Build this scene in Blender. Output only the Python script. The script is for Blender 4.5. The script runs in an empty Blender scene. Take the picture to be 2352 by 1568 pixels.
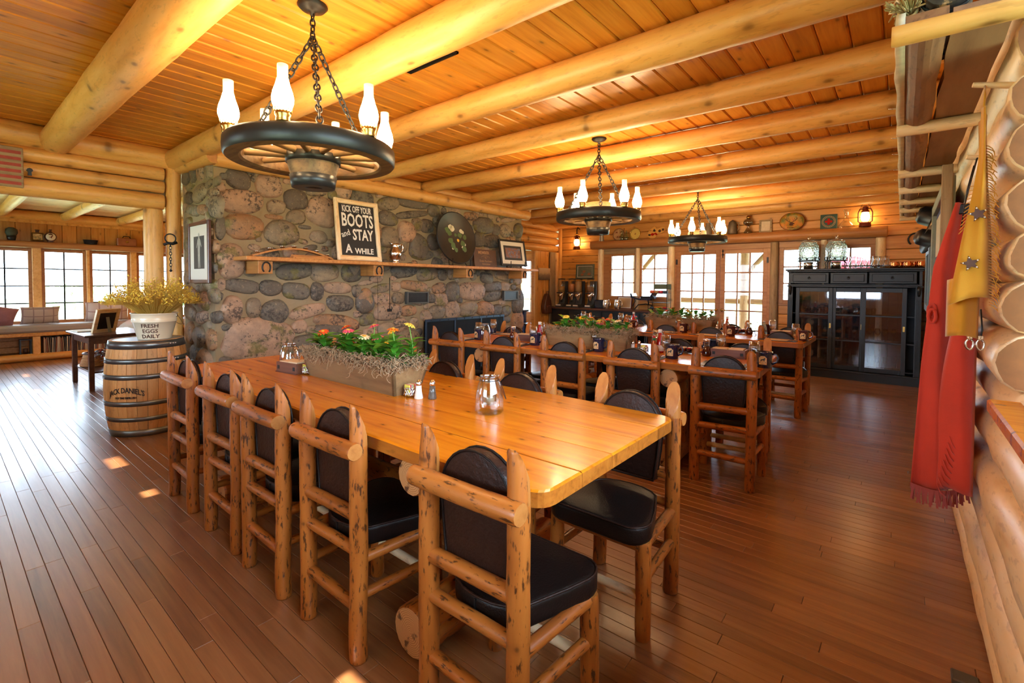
import bpy, bmesh, math, random
from mathutils import Vector, Matrix, Euler, noise as mnoise
S = bpy.context.scene
COL = S.collection
PI = math.pi
rnd = random.Random(11)

# ------------------------------------------------------------------ camera, world, sun, exposure
CAMZ = 1.30
cd = bpy.data.cameras.new('camera'); cam = bpy.data.objects.new('camera', cd); COL.objects.link(cam)
S.camera = cam
cd.sensor_width = 36.0; cd.lens = 36.0*1093.45/2352.0
cd.shift_y = -(784-682.6)/2352.0
cd.clip_start = 0.03; cd.clip_end = 200
_y, _p, _r = math.radians(39.315), math.radians(1.665), math.radians(0.364)
fw = Vector((-math.sin(_y), math.cos(_y), 0)); rt = Vector((math.cos(_y), math.sin(_y), 0)); up = Vector((0, 0, 1))
F2 = fw*math.cos(_p)-up*math.sin(_p); U2 = up*math.cos(_p)+fw*math.sin(_p)
R3 = rt*math.cos(_r)+U2*math.sin(_r); U3 = U2*math.cos(_r)-rt*math.sin(_r)
mw = Matrix((R3, U3, -F2)).transposed().to_4x4(); mw.translation = (0, 0, CAMZ)
cam.matrix_world = mw

W = bpy.data.worlds.new('daylight_sky'); S.world = W; W.use_nodes = True
wn = W.node_tree.nodes; wn['Background'].inputs[0].default_value = (0.64, 0.82, 1.0, 1); wn['Background'].inputs[1].default_value = 10.5
sd = bpy.data.lights.new('sun', 'SUN'); sun = bpy.data.objects.new('sun', sd); COL.objects.link(sun)
sd.energy = 22.0; sd.angle = 0.009; sd.color = (1.0, 0.93, 0.82)
sun.location = (-3, -8, 9)
sun.rotation_euler = Vector((0.0, 1.0, -1.03)).to_track_quat('-Z', 'Y').to_euler()
def portal(name, loc, sx, sy, rot):
    l = bpy.data.lights.new(name, 'AREA'); l.shape = 'RECTANGLE'; l.size = sx; l.size_y = sy
    l.cycles.is_portal = True
    o = bpy.data.objects.new(name, l); COL.objects.link(o); o.location = loc; o.rotation_euler = rot
portal('portal_sunroom', (-11.42, 1.2, 1.2), 1.3, 4.2, (0, -PI/2, 0))
portal('portal_front', (-2.9, 8.62, 1.0), 3.7, 2.0, (-PI/2, 0, 0))
portal('portal_east', (0.50, 0.95, 1.5), 1.1, 1.9, (0, PI/2, 0))
portal('portal_south', (-4.0, -1.05, 1.45), 9.0, 1.1, (PI/2, 0, 0))
S.view_settings.view_transform = 'Standard'; S.view_settings.look = 'None'
S.view_settings.exposure = 0.95; S.view_settings.gamma = 1.0; S.view_settings.use_curve_mapping = False
S.cycles.max_bounces = 10; S.cycles.diffuse_bounces = 5; S.cycles.glossy_bounces = 4
S.cycles.transmission_bounces = 10; S.cycles.transparent_max_bounces = 16; S.cycles.sample_clamp_indirect = 6.0
S.cycles.caustics_reflective = False; S.cycles.caustics_refractive = False

# ------------------------------------------------------------------ helpers
def vnoise(x, y=0.0, z=0.0): return mnoise.noise(Vector((x, y, z)))
class MB:
    def __init__(s): s.v = []; s.f = []; s.mi = []; s.sm = []
    def add(s, vs, fs, mi=0, smooth=True, xf=None):
        o = len(s.v)
        s.v += [tuple(xf @ Vector(p)) for p in vs] if xf is not None else [tuple(p) for p in vs]
        s.f += [tuple(i+o for i in f) for f in fs]
        s.mi += [mi]*len(fs); s.sm += [smooth]*len(fs)
        return s
    def box(s, x0, x1, y0, y1, z0, z1, b=0.0, mi=0, xf=None):
        if b <= 0:
            v = [(x, y, z) for x in (x0, x1) for y in (y0, y1) for z in (z0, z1)]
            f = [(0,1,3,2),(4,6,7,5),(0,4,5,1),(2,3,7,6),(0,2,6,4),(1,5,7,3)]
            return s.add(v, f, mi, False, xf)
        X = (x0, x1); Y = (y0, y1); Z = (z0, z1); v = []; idx = {}
        for i in (0,1):
            for j in (0,1):
                for k in (0,1):
                    sx = 1 if i == 0 else -1; sy = 1 if j == 0 else -1; sz = 1 if k == 0 else -1
                    idx[i,j,k] = len(v)
                    v += [(X[i], Y[j]+sy*b, Z[k]+sz*b), (X[i]+sx*b, Y[j], Z[k]+sz*b), (X[i]+sx*b, Y[j]+sy*b, Z[k])]
        f = []
        q = lambda t, a: idx[t]+a
        f += [(q((0,0,0),0),q((0,0,1),0),q((0,1,1),0),q((0,1,0),0)), (q((1,0,0),0),q((1,1,0),0),q((1,1,1),0),q((1,0,1),0)),
              (q((0,0,0),1),q((1,0,0),1),q((1,0,1),1),q((0,0,1),1)), (q((0,1,0),1),q((0,1,1),1),q((1,1,1),1),q((1,1,0),1)),
              (q((0,0,0),2),q((0,1,0),2),q((1,1,0),2),q((1,0,0),2)), (q((0,0,1),2),q((1,0,1),2),q((1,1,1),2),q((0,1,1),2))]
        for i in (0,1):
            for j in (0,1):
                f.append((q((i,j,0),0),q((i,j,0),1),q((i,j,1),1),q((i,j,1),0)))
                f.append((q((i,0,j),0),q((i,0,j),2),q((i,1,j),2),q((i,1,j),0)))
                f.append((q((0,i,j),1),q((0,i,j),2),q((1,i,j),2),q((1,i,j),1)))
        for t in idx: f.append((q(t,0),q(t,1),q(t,2)))
        return s.add(v, f, mi, False, xf)
    def lathe(s, prof, n=24, c=(0,0,0), mi=0, smooth=True, xf=None, sx=1.0, sy=1.0, a0=0.0):
        v = []; f = []; m = len(prof)
        for (r, z) in prof:
            for k in range(n):
                a = a0+2*PI*k/n
                v.append((c[0]+r*math.cos(a)*sx, c[1]+r*math.sin(a)*sy, c[2]+z))
        for i in range(m-1):
            for k in range(n):
                k2 = (k+1) % n
                f.append((i*n+k, i*n+k2, (i+1)*n+k2, (i+1)*n+k))
        if prof[0][0] > 1e-5: f.append(tuple(range(n-1, -1, -1)))
        if prof[-1][0] > 1e-5: f.append(tuple((m-1)*n+k for k in range(n)))
        return s.add(v, f, mi, smooth, xf)
    def tube(s, pts, r, n=8, closed=False, mi=0, smooth=True, xf=None, flat=1.0, caps=True):
        pts = [Vector(p) for p in pts]; m = len(pts); v = []; f = []
        rr = r if isinstance(r, (list, tuple)) else [r]*m
        t0 = (pts[1]-pts[0]).normalized()
        ref = Vector((0,0,1)) if abs(t0.z) < 0.9 else Vector((1,0,0))
        nv = t0.cross(ref).normalized()
        for i, p in enumerate(pts):
            if closed: t = (pts[(i+1) % m]-pts[i-1]).normalized()
            else: t = (pts[min(i+1, m-1)]-pts[max(i-1, 0)]).normalized()
            nv = (nv-t*nv.dot(t)); nv = nv.normalized() if nv.length > 1e-6 else t.orthogonal().normalized()
            b = t.cross(nv)
            for k in range(n):
                a = 2*PI*k/n
                v.append(p+nv*(math.cos(a)*rr[i])+b*(math.sin(a)*rr[i]*flat))
        e = m if closed else m-1
        for i in range(e):
            for k in range(n):
                k2 = (k+1) % n; j = (i+1) % m
                f.append((i*n+k, i*n+k2, j*n+k2, j*n+k))
        if not closed and caps: f.append(tuple(range(n-1,-1,-1))); f.append(tuple((m-1)*n+k for k in range(n)))
        return s.add(v, f, mi, smooth, xf)
    def prism(s, poly, z0, z1, mi=0, smooth=False, xf=None):
        n = len(poly)
        v = [(x, y, z0) for x, y in poly]+[(x, y, z1) for x, y in poly]
        f = [tuple(range(n-1,-1,-1)), tuple(range(n, 2*n))]+[(i, (i+1) % n, n+(i+1) % n, n+i) for i in range(n)]
        return s.add(v, f, mi, smooth, xf)
    def pillow(s, poly, z0, z1, e=0.02, mi=0, xf=None, puff=0.0):
        # a soft-edged slab over outline poly (xy), rounded rim of radius e
        n = len(poly); cx = sum(p[0] for p in poly)/n; cy = sum(p[1] for p in poly)/n
        rings = []
        R = max(math.hypot(p[0]-cx, p[1]-cy) for p in poly)
        for t in range(5):
            a = PI/2*t/4; rings.append((e*(1-math.sin(a)), z0+e*(1-math.cos(a))))
        top = []
        for t in range(5):
            a = PI/2*t/4; top.append((e*(1-math.cos(a)), z1-e*(1-math.sin(a))))
        rings += top
        if puff: rings += [(R*0.35, z1+puff*0.6), (R*0.7, z1+puff)]
        v = []; f = []
        for ins, z in rings:
            for (x, y) in poly:
                d = math.hypot(x-cx, y-cy); k = max(0.02, (d-ins*d/R*1.0-ins*0.3)/d) if d > 0 else 1
                v.append((cx+(x-cx)*k, cy+(y-cy)*k, z))
        m = len(rings)
        for i in range(m-1):
            for k in range(n):
                k2 = (k+1) % n; f.append((i*n+k, i*n+k2, (i+1)*n+k2, (i+1)*n+k))
        f.append(tuple(range(n-1,-1,-1))); f.append(tuple((m-1)*n+k for k in range(n)))
        return s.add(v, f, mi, True, xf)
    def build(s, name, mats, parent=None, loc=None, rot=None, tone=None):
        me = bpy.data.meshes.new(name); me.from_pydata(s.v, [], s.f)
        if not isinstance(mats, (list, tuple)): mats = [mats]
        for m in mats: me.materials.append(m)
        if len(mats) > 1: me.polygons.foreach_set('material_index', s.mi)
        me.polygons.foreach_set('use_smooth', s.sm)
        if tone:
            a = me.attributes.new('tone', 'FLOAT', 'POINT'); a.data.foreach_set('value', tone)
        me.update()
        o = bpy.data.objects.new(name, me); COL.objects.link(o)
        if parent is not None: o.parent = parent
        if loc is not None: o.location = loc
        if rot is not None: o.rotation_euler = rot
        return o
def tag(o, label=None, cat=None, group=None, kind=None):
    if label: o['label'] = label
    if cat: o['category'] = cat
    if group: o['group'] = group
    if kind: o['kind'] = kind
    return o
def thing(name, label, cat, loc=(0,0,0), rz=0.0, group=None, rot=None):
    o = bpy.data.objects.new(name, None); COL.objects.link(o); o.empty_display_size = 0.1
    o.location = loc; o.rotation_euler = rot if rot is not None else (0,0,rz)
    return tag(o, label, cat, group)
def struct(o): o['kind'] = 'structure'; return o
def copy_tree(o, parent=None):
    c = o.copy(); COL.objects.link(c); c.parent = parent
    for ch in o.children: copy_tree(ch, c)
    return c
def orient(o, p0, p1, roll=0.0):
    p0 = Vector(p0); d = Vector(p1)-p0
    x = d.normalized()
    y = Vector((0,1,0)) if abs(x.z) > 0.99 else Vector((0,0,1)).cross(x).normalized()
    y = (y-x*y.dot(x)).normalized(); z = x.cross(y)
    q = Matrix((x, y, z)).transposed().to_quaternion()
    o.location = p0; o.rotation_euler = (q @ Euler((roll,0,0)).to_quaternion()).to_euler()
_ls = [0]
def log(name, p0, p1, r0, r1=None, mat=None, parent=None, n=14, wob=0.05, seg=None, flat=None, bev=0.012, endmat=None, bend=0.0):
    """a peeled log from p0 to p1: wobbling girth, rounded-over ends, end grain"""
    if r1 is None: r1 = r0
    _ls[0] += 7.31; sd_ = _ls[0]
    L = (Vector(p1)-Vector(p0)).length
    k = seg or max(4, min(40, int(L/0.09)))
    xs = [0, bev*0.4]+[bev+(L-2*bev)*i/k for i in range(k+1)]+[L-bev*0.4, L]
    v = []; f = []
    for i, x in enumerate(xs):
        t = x/L; r = r0+(r1-r0)*t
        if i in (0, len(xs)-1): r *= 0.93
        elif i in (1, len(xs)-2): r *= 0.98
        cx = bend*math.sin(PI*t)+0.15*wob*r0*vnoise(x*3+sd_, 1.7)*3; cz = 0.15*wob*r0*vnoise(x*3+sd_, 9.1)*3
        for a in range(n):
            an = 2*PI*a/n
            w = 1+wob*vnoise(x*4+sd_, math.cos(an)*1.3, math.sin(an)*1.3)+wob*0.5*vnoise(x*12+sd_, math.cos(an)*2.5, math.sin(an)*2.5+5)
            y, z = r*w*math.cos(an)+cx, r*w*math.sin(an)+cz
            if flat: z = max(-flat[0], min(flat[1], z))
            v.append((x, y, z))
    m = len(xs)
    for i in range(m-1):
        for a in range(n):
            a2 = (a+1) % n; f.append((i*n+a, (i+1)*n+a, (i+1)*n+a2, i*n+a2))
    b = MB(); b.add(v, f, 0, True)
    b.add([v[a] for a in range(n)], [tuple(range(n))], 1, False); b.add([v[(m-1)*n+a] for a in range(n)], [tuple(range(n-1,-1,-1))], 1, False)
    o = b.build(name, [mat, endmat or mat], parent); orient(o, p0, p1)
    return o
def board(name, p0, p1, w, t, mat, parent=None, b=0.004, roll=0.0):
    """a board from p0 to p1: width w along local Y, thickness t along local Z (centred)"""
    L = (Vector(p1)-Vector(p0)).length
    o = MB().box(0, L, -w/2, w/2, -t/2, t/2, b).build(name, mat, parent); orient(o, p0, p1, roll)
    return o
def text_mb(body, size, depth=0.002, bold=0.0, align='CENTER', sp=1.0):
    c = bpy.data.curves.new('tmp', 'FONT'); c.body = body; c.size = size; c.extrude = depth/2; c.offset = bold; c.align_x = align; c.align_y = 'CENTER'
    c.space_character = sp; c.resolution_u = 2
    o = bpy.data.objects.new('tmp', c); COL.objects.link(o)
    bpy.context.view_layer.update()
    me = bpy.data.meshes.new_from_object(o.evaluated_get(bpy.context.evaluated_depsgraph_get()))
    b = MB(); b.add([tuple(v.co) for v in me.vertices], [tuple(p.vertices) for p in me.polygons], 0, False)
    bpy.data.objects.remove(o); bpy.data.curves.remove(c); bpy.data.meshes.remove(me)
    return b
def xform(b, fn): b.v = [tuple(fn(*p)) for p in b.v]; return b

# ------------------------------------------------------------------ materials
class NT:
    def __init__(s, name):
        s.m = bpy.data.materials.new(name); s.m.use_nodes = True; s.t = s.m.node_tree; s.b = s.t.nodes['Principled BSDF']
    def n(s, ty, **k):
        o = s.t.nodes.new(ty)
        for a, v in k.items(): setattr(o, a, v)
        return o
    def l(s, a, b): s.t.links.new(a, b)
    def math(s, op, a, b=None, clamp=False):
        o = s.n('ShaderNodeMath', operation=op); o.use_clamp = clamp
        for i, x in enumerate((a, b)):
            if x is None: continue
            if isinstance(x, (int, float)): o.inputs[i].default_value = x
            else: s.l(x, o.inputs[i])
        return o.outputs[0]
    def ramp(s, fac, stops, interp='LINEAR'):
        o = s.n('ShaderNodeValToRGB'); e = o.color_ramp.elements; o.color_ramp.interpolation = interp
        while len(e) < len(stops): e.new(0.5)
        for i, (p, c) in enumerate(stops): e[i].position = p; e[i].color = (*c, 1) if len(c) == 3 else c
        s.l(fac, o.inputs[0]); return o.outputs[0]
    def mix(s, fac, a, b, mode='MIX'):
        o = s.n('ShaderNodeMix', data_type='RGBA', blend_type=mode)
        if isinstance(fac, (int, float)): o.inputs[0].default_value = fac
        else: s.l(fac, o.inputs[0])
        for i, x in ((6, a), (7, b)):
            if isinstance(x, tuple): o.inputs[i].default_value = (*x, 1)
            else: s.l(x, o.inputs[i])
        return o.outputs[2]
    def coords(s, scale=(1,1,1), kind='Object', rand=True):
        tc = s.n('ShaderNodeTexCoord'); mp = s.n('ShaderNodeMapping'); mp.inputs['Scale'].default_value = scale
        s.l(tc.outputs[kind], mp.inputs[0])
        if rand:
            oi = s.n('ShaderNodeObjectInfo'); c = s.n('ShaderNodeCombineXYZ')
            r = s.math('MULTIPLY', oi.outputs['Random'], 37.0)
            s.l(r, c.inputs[0]); s.l(s.math('MULTIPLY', oi.outputs['Random'], 71.0), c.inputs[1])
            s.l(c.outputs[0], mp.inputs['Location'])
        return mp.outputs[0]
    def noise(s, vec, scale, detail=3, rough=0.55, dist=0.0):
        o = s.n('ShaderNodeTexNoise'); o.inputs['Scale'].default_value = scale; o.inputs['Detail'].default_value = detail
        o.inputs['Roughness'].default_value = rough; o.inputs['Distortion'].default_value = dist
        s.l(vec, o.inputs['Vector']); return o.outputs[0]
    def vor(s, vec, scale, feature='F1', out=0, dims='3D'):
        o = s.n('ShaderNodeTexVoronoi', feature=feature, voronoi_dimensions=dims); o.inputs['Scale'].default_value = scale; s.l(vec, o.inputs['Vector']); return o.outputs[out]
    def bump(s, h, strength=0.3, dist=0.01):
        o = s.n('ShaderNodeBump'); o.inputs['Strength'].default_value = strength; o.inputs['Distance'].default_value = dist
        s.l(h, o.inputs['Height']); s.l(o.outputs[0], s.b.inputs['Normal'])
    def set(s, **k):
        for a, v in k.items():
            i = s.b.inputs[a.replace('_', ' ')]
            if hasattr(v, 'is_linked') or hasattr(v, 'links'): s.l(v, i)
            else: i.default_value = (*v, 1) if isinstance(v, tuple) and len(v) == 3 else v
        return s
def plain(name, col, rough=0.5, metal=0.0, var=0.0, bump=0.0, bs=60, coat=0.0, **kw):
    t = NT(name); c = col
    if var > 0 or bump > 0:
        co = t.coords((1,1,1))
        nz = t.noise(co, bs, 4)
        if var > 0: c = t.mix(nz, tuple(x*(1-var) for x in col), tuple(min(1, x*(1+var)) for x in col))
        if bump > 0: t.bump(nz, bump, 0.004)
    t.set(Base_Color=c, Roughness=rough, Metallic=metal, Coat_Weight=coat)
    for k, v in kw.items(): t.set(**{k: v})
    return t.m
def wood(name, light, mid, dark, rough=0.45, grain=1.0, knot=1.0, kscale=3.0, speck=0.0, bump=0.25, coat=0.0, tonevar=0.25, specks=14.0, kthr=0.05):
    """grain runs along local X; tone shifts from piece to piece"""
    t = NT(name)
    g = t.coords((0.9, 14*grain, 14*grain)); k = t.coords((0.45, 1.6, 1.6))
    n1 = t.noise(g, 2.2, 5, 0.6, 0.35)
    n2 = t.noise(k, 2.0, 2)
    col = t.ramp(n1, [(0.28, dark), (0.45, mid), (0.68, light)])
    col = t.mix(t.math('MULTIPLY', n2, 0.55), col, mid)
    if knot > 0:
        kd = t.vor(t.coords((0.7, 1.5, 1.5)), kscale, dims='2D')
        km = t.ramp(kd, [(0.0, (1,1,1)), (kthr*0.5, (0.8,0.8,0.8)), (kthr, (0.25,0.25,0.25)), (kthr*2.2, (0,0,0))])
        col = t.mix(t.math('MULTIPLY', km, 0.85*knot), col, tuple(x*0.32 for x in dark))
    if speck > 0:
        sp = t.noise(t.coords((3.0, 11, 11)), specks*0.35, 3, 0.6)
        sm = t.ramp(sp, [(0.565, (0,0,0)), (0.64, (1,1,1))])
        col = t.mix(t.math('MULTIPLY', sm, speck), col, tuple(x*0.22 for x in dark))
    oi = t.n('ShaderNodeObjectInfo'); at = t.n('ShaderNodeAttribute', attribute_name='tone')
    tone = t.math('FRACT', t.math('ADD', oi.outputs['Random'], at.outputs['Fac']))
    v = t.math('ADD', t.math('MULTIPLY', tone, tonevar), 1-tonevar*0.5)
    hs = t.n('ShaderNodeHueSaturation'); t.l(col, hs.inputs['Color']); t.l(v, hs.inputs['Value'])
    t.set(Base_Color=hs.outputs[0], Roughness=rough, Coat_Weight=coat, Coat_Roughness=0.12)
    t.bump(n1, bump, 0.004)
    return t.m
def glass(name, col=(1,1,1), rough=0.0, ior=1.45):
    t = NT(name); t.set(Base_Color=col, Roughness=rough, IOR=ior, Transmission_Weight=1.0); return t.m
def pane(name):
    # thin window pane: mostly clear with a faint reflection
    t = NT(name); tr = t.n('ShaderNodeBsdfTransparent'); gl = t.n('ShaderNodeBsdfGlossy'); gl.inputs['Roughness'].default_value = 0.02
    lw = t.n('ShaderNodeFresnel'); lw.inputs[0].default_value = 1.35; mx = t.n('ShaderNodeMixShader')
    t.l(lw.outputs[0], mx.inputs[0]); t.l(tr.outputs[0], mx.inputs[1]); t.l(gl.outputs[0], mx.inputs[2])
    t.l(mx.outputs[0], t.t.nodes['Material Output'].inputs[0]); t.t.nodes.remove(t.b); return t.m
def emit(name, col, st):
    t = NT(name); t.set(Base_Color=col, Emission_Color=col, Emission_Strength=st, Roughness=0.4); return t.m

M = {}
M['log'] = wood('peeled_log', (0.84,0.49,0.17), (0.75,0.38,0.095), (0.54,0.21,0.04), 0.42, 0.5, 1.0, 3.4, 0.16, 0.25, tonevar=0.18, kthr=0.075)
M['loglight'] = wood('pale_peeled_log', (0.94,0.82,0.60), (0.87,0.66,0.38), (0.64,0.33,0.11), 0.40, 0.30, 1.0, 2.2, 0.22, 0.4, tonevar=0.14)
M['logend'] = plain('log_end_grain', (0.50,0.22,0.06), 0.6, var=0.25, bs=40)
M['ceil'] = wood('ceiling_pine', (0.76,0.36,0.055), (0.64,0.26,0.028), (0.43,0.145,0.014), 0.36, 1.0, 1.0, 3.6, 0, 0.08, tonevar=0.28, kthr=0.06)
M['wallwood'] = wood('wall_board_pine', (0.72,0.37,0.095), (0.60,0.265,0.05), (0.42,0.15,0.028), 0.45, 1.0, 0.9, 3.0, 0.05, 0.15, tonevar=0.3)
M['tabletop'] = wood('varnished_table_pine', (0.68,0.235,0.009), (0.56,0.165,0.005), (0.33,0.075,0.003), 0.27, 0.8, 1.0, 4.2, 0, 0.05, coat=0.12, tonevar=0.22, kthr=0.045)
M['tableedge'] = wood('table_edge_pine', (0.46,0.165,0.022), (0.36,0.11,0.013), (0.20,0.05,0.006), 0.28, 1.2, 0.6, 5, 0.3, 0.2, coat=0.2)
M['chairlog'] = wood('chair_log', (0.48,0.160,0.025), (0.35,0.098,0.012), (0.14,0.034,0.005), 0.42, 0.45, 0.9, 8.0, 0.9, 0.7, coat=0.08, tonevar=0.25, specks=20)
M['cutend'] = wood('cut_log_face', (0.46,0.19,0.045), (0.38,0.135,0.025), (0.27,0.085,0.014), 0.45, 1.0, 0.3, 6, 0, 0.1)
M['darkwood'] = wood('dark_stained_wood', (0.12,0.045,0.025), (0.075,0.026,0.016), (0.03,0.012,0.008), 0.3, 1, 0.2, 3, 0, 0.1, coat=0.3)
M['oldwood'] = wood('grey_weathered_wood', (0.46,0.33,0.18), (0.33,0.22,0.115), (0.17,0.105,0.055), 0.7, 0.9, 0.6, 4, 0.2, 0.35)
M['trimwood'] = wood('fir_window_trim', (0.52,0.25,0.085), (0.42,0.18,0.055), (0.30,0.11,0.03), 0.45, 1, 0.4, 3, 0, 0.1)
M['mantel'] = wood('sawn_mantel_wood', (0.60,0.30,0.09), (0.48,0.20,0.05), (0.30,0.11,0.028), 0.5, 1.2, 0.4, 3, 0.1, 0.3)
M['leather'] = plain('dark_brown_leather', (0.010,0.006,0.005), 0.36, var=0.5, bump=0.35, bs=150, Specular_IOR_Level=0.22)
M['leather_back'] = plain('brown_leather_back', (0.026,0.011,0.0075), 0.36, var=0.6, bump=0.6, bs=70, Specular_IOR_Level=0.25)
M['black'] = plain('black_paint', (0.007,0.008,0.010), 0.4, var=0.3, bs=20)
M['iron'] = plain('black_iron', (0.022,0.022,0.024), 0.45, 0.6, var=0.3, bs=50, bump=0.15)
M['steel'] = plain('polished_steel', (0.75,0.74,0.72), 0.16, 1.0)
M['silver'] = plain('hammered_silver', (0.80,0.79,0.77), 0.14, 1.0, bump=0.6, bs=35)
M['brass'] = plain('brass', (0.55,0.36,0.10), 0.25, 1.0)
M['glass'] = glass('clear_glass')
M['pane'] = pane('window_pane')
def floor_mat():
    t = NT('oak_floor')
    g = t.coords((1.0, 16, 16), rand=False); n1 = t.noise(g, 2.0, 5, 0.62, 0.4)
    geo = t.coords((0.6, 2.5, 1), rand=False); n2 = t.noise(geo, 1.3, 2)
    col = t.ramp(n1, [(0.25, (0.11,0.038,0.013)), (0.48, (0.25,0.098,0.033)), (0.72, (0.39,0.175,0.066))])
    oi = t.n('ShaderNodeObjectInfo'); at = t.n('ShaderNodeAttribute', attribute_name='tone')
    tone = t.math('FRACT', t.math('ADD', oi.outputs['Random'], at.outputs['Fac']))
    col = t.mix(0.55, col, t.ramp(tone, [(0.0, (0.11,0.037,0.012)), (0.3, (0.27,0.105,0.034)), (0.6, (0.38,0.170,0.060)), (0.8, (0.18,0.064,0.021)), (1.0, (0.31,0.122,0.041))]))
    rg = t.ramp(n2, [(0.3, (0.33,)*3), (0.7, (0.46,)*3)])
    t.set(Base_Color=col, Roughness=rg, Coat_Weight=1.0, Coat_Roughness=0.25, Coat_IOR=1.62, Specular_IOR_Level=0.6)
    t.bump(t.noise(t.coords((2, 9, 9), rand=False), 3.0, 3), 0.10, 0.004); return t.m
M['floor'] = floor_mat()
# ------------------------------------------------------------------ setting: floor
XL, XF, XR, YF, YB, ZC = -5.6, -4.78, 0.23, 8.45, -1.0, 2.60
floor = struct(MB().box(-11.5, 0.6, YB-0.1, YF+0.15, -0.12, -0.018).build('floor', plain('subfloor', (0.05,0.02,0.01), 0.9)))
def proj(p):
    q = Vector(p)-Vector((0,0,CAMZ)); z = q.dot(F2)
    if z < 0.15: return None
    return (1176+1093.45*q.dot(R3)/z, 682.6-1093.45*q.dot(U3)/z)
boards = []
bw = 0.064; yy = YB-0.1
frnd = random.Random(3)
while yy < YF+0.1:
    xx = -11.5-frnd.random()
    while xx < 0.55:
        L = 0.55+frnd.random()*1.15
        x0, x1 = max(xx, -11.5), min(xx+L, 0.58)
        if x1-x0 > 0.05: boards.append((x0, x1, yy, yy+bw))
        xx += L
    yy += bw
def bscore(b):
    c = [proj((x, y, 0)) for x in (b[0], b[1]) for y in (b[2], b[3])]
    if any(p is None for p in c): return 0
    mx = sum(p[0] for p in c)/4; my = sum(p[1] for p in c)/4
    if not (-150 < mx < 2500 and my < 1700): return 0
    if b[0] > XR or (b[2] > 1.7 and b[1] < XF): return 0
    if b[2] > 0.95 and b[3] < 1.95 and b[0] > -3.4 and b[1] < -0.8: return 1
    d1 = math.hypot(c[0][0]-c[2][0], c[0][1]-c[2][1]); d2 = math.hypot(c[0][0]-c[1][0], c[0][1]-c[1][1])
    return d1*d2
boards.sort(key=bscore, reverse=True)
def fbox(b, B): B.box(b[0]+0.0006, b[1]-0.0006, b[2]+0.0006, b[3]-0.0006, -0.018, 0.0, 0.0015)
for b in boards[:298]:
    B = MB(); fbox(b, B); B.build('floor_plank', M['floor'], floor)
B = MB(); tone = []
for b in boards[298:]:
    k = len(B.v); fbox(b, B); tone += [frnd.random()]*(len(B.v)-k)
o = B.build('floor_planks', M['floor'], floor, tone=tone); o['kind'] = 'stuff'

# ------------------------------------------------------------------ ceiling boards and log beams
ceil = struct(MB().box(-11.5, 0.7, YB-0.1, YF+0.15, ZC+0.02, ZC+0.1).build('ceiling', M['ceil']))
x = -5.72; cw = 0.137
while x < 0.6:
    board('ceiling_plank', (x+cw/2, YB-0.1, ZC+0.012), (x+cw/2, YF+0.1, ZC+0.012), cw-0.002, 0.024, M['ceil'], ceil, b=0.009); x += cw
x = -11.4; cw = 0.16
while x < -5.9:
    board('ceiling_plank', (x+cw/2, YB-0.1, 2.49), (x+cw/2, 5.0, 2.49), cw-0.002, 0.022, M['loglight'], ceil, b=0.008); x += cw  # paler wood here stands in for strong window light on the sunroom ceiling
beams = [(0.70,0.108,0.128),(1.555,0.098,0.104),(2.37,0.080,0.098),(3.22,0.074,0.092),(4.06,0.072,0.086),(4.98,0.075,0.088),(5.93,0.075,0.088),(6.69,0.074,0.086),(7.49,0.074,0.084),(8.27,0.075,0.082)]
for i, (y, r0, r1) in enumerate(beams):
    x0 = -5.68 if i < 2 else (-4.80 if y < 6.2 else -5.75)
    log('log_beam', (x0, y, ZC-r0-0.004), (0.40, y, ZC-r1-0.004), r0, r1, M['log'], ceil, n=18, wob=0.035, endmat=M['logend'])
for y in (0.75, 1.5, 2.25, 3.0, 3.9):
    log('log_beam', (-11.35, y, 2.40), (-5.75, y, 2.40), 0.07, 0.075, M['log'], ceil, n=12, endmat=M['logend'])
# ceiling air vent
cv = thing('ceiling_vent', 'dark slotted air vent set in the pine ceiling beside the second beam', 'vent', (-2.17,1.85,ZC))
B = MB(); B.box(-0.21,0.21,-0.055,-0.043,-0.012,0); B.box(-0.21,0.21,0.043,0.055,-0.012,0); B.box(-0.21,-0.198,-0.055,0.055,-0.012,0); B.box(0.198,0.21,-0.055,0.055,-0.012,0)
B.build('frame', M['iron'], cv); MB().box(-0.2,0.2,-0.045,0.045,-0.003,0).build('backing', M['black'], cv)
for k in range(7): MB().box(-0.198,0.198,-0.04+k*0.0125,-0.034+k*0.0125,-0.010,-0.003).build('slat', M['iron'], cv)

# ------------------------------------------------------------------ left wall with the wide opening to the sunroom
wl = struct(MB().box(XL-0.2, XL-0.1, YB, 1.5, 2.04, ZC+0.02).build('wall_left', M['oldwood']))
for (z0, z1) in ((2.0,2.157),(2.163,2.281),(2.287,2.412)):
    r = (z1-z0)/2
    o = log('wall_log', (XL-r, YB, (z0+z1)/2), (XL-r, 1.472, (z0+z1)/2), r*1.04, r*1.0, M['log'], wl, n=16, wob=0.03, endmat=M['logend'])
log('plate_log', (XL-0.05, YB, 2.505), (XL-0.05, 1.66, 2.505), 0.105, 0.10, M['log'], wl, n=16, wob=0.03, endmat=M['logend'])
log('post', (XL-0.07, 1.388, 0), (XL-0.07, 1.388, 2.0), 0.083, 0.080, M['log'], wl, n=14, flat=(0.075,0.075), endmat=M['logend'])
log('post', (XL-0.05, 1.55, 0), (XL-0.05, 1.55, 2.42), 0.070, 0.064, M['log'], wl, n=14, endmat=M['logend'])
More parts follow.
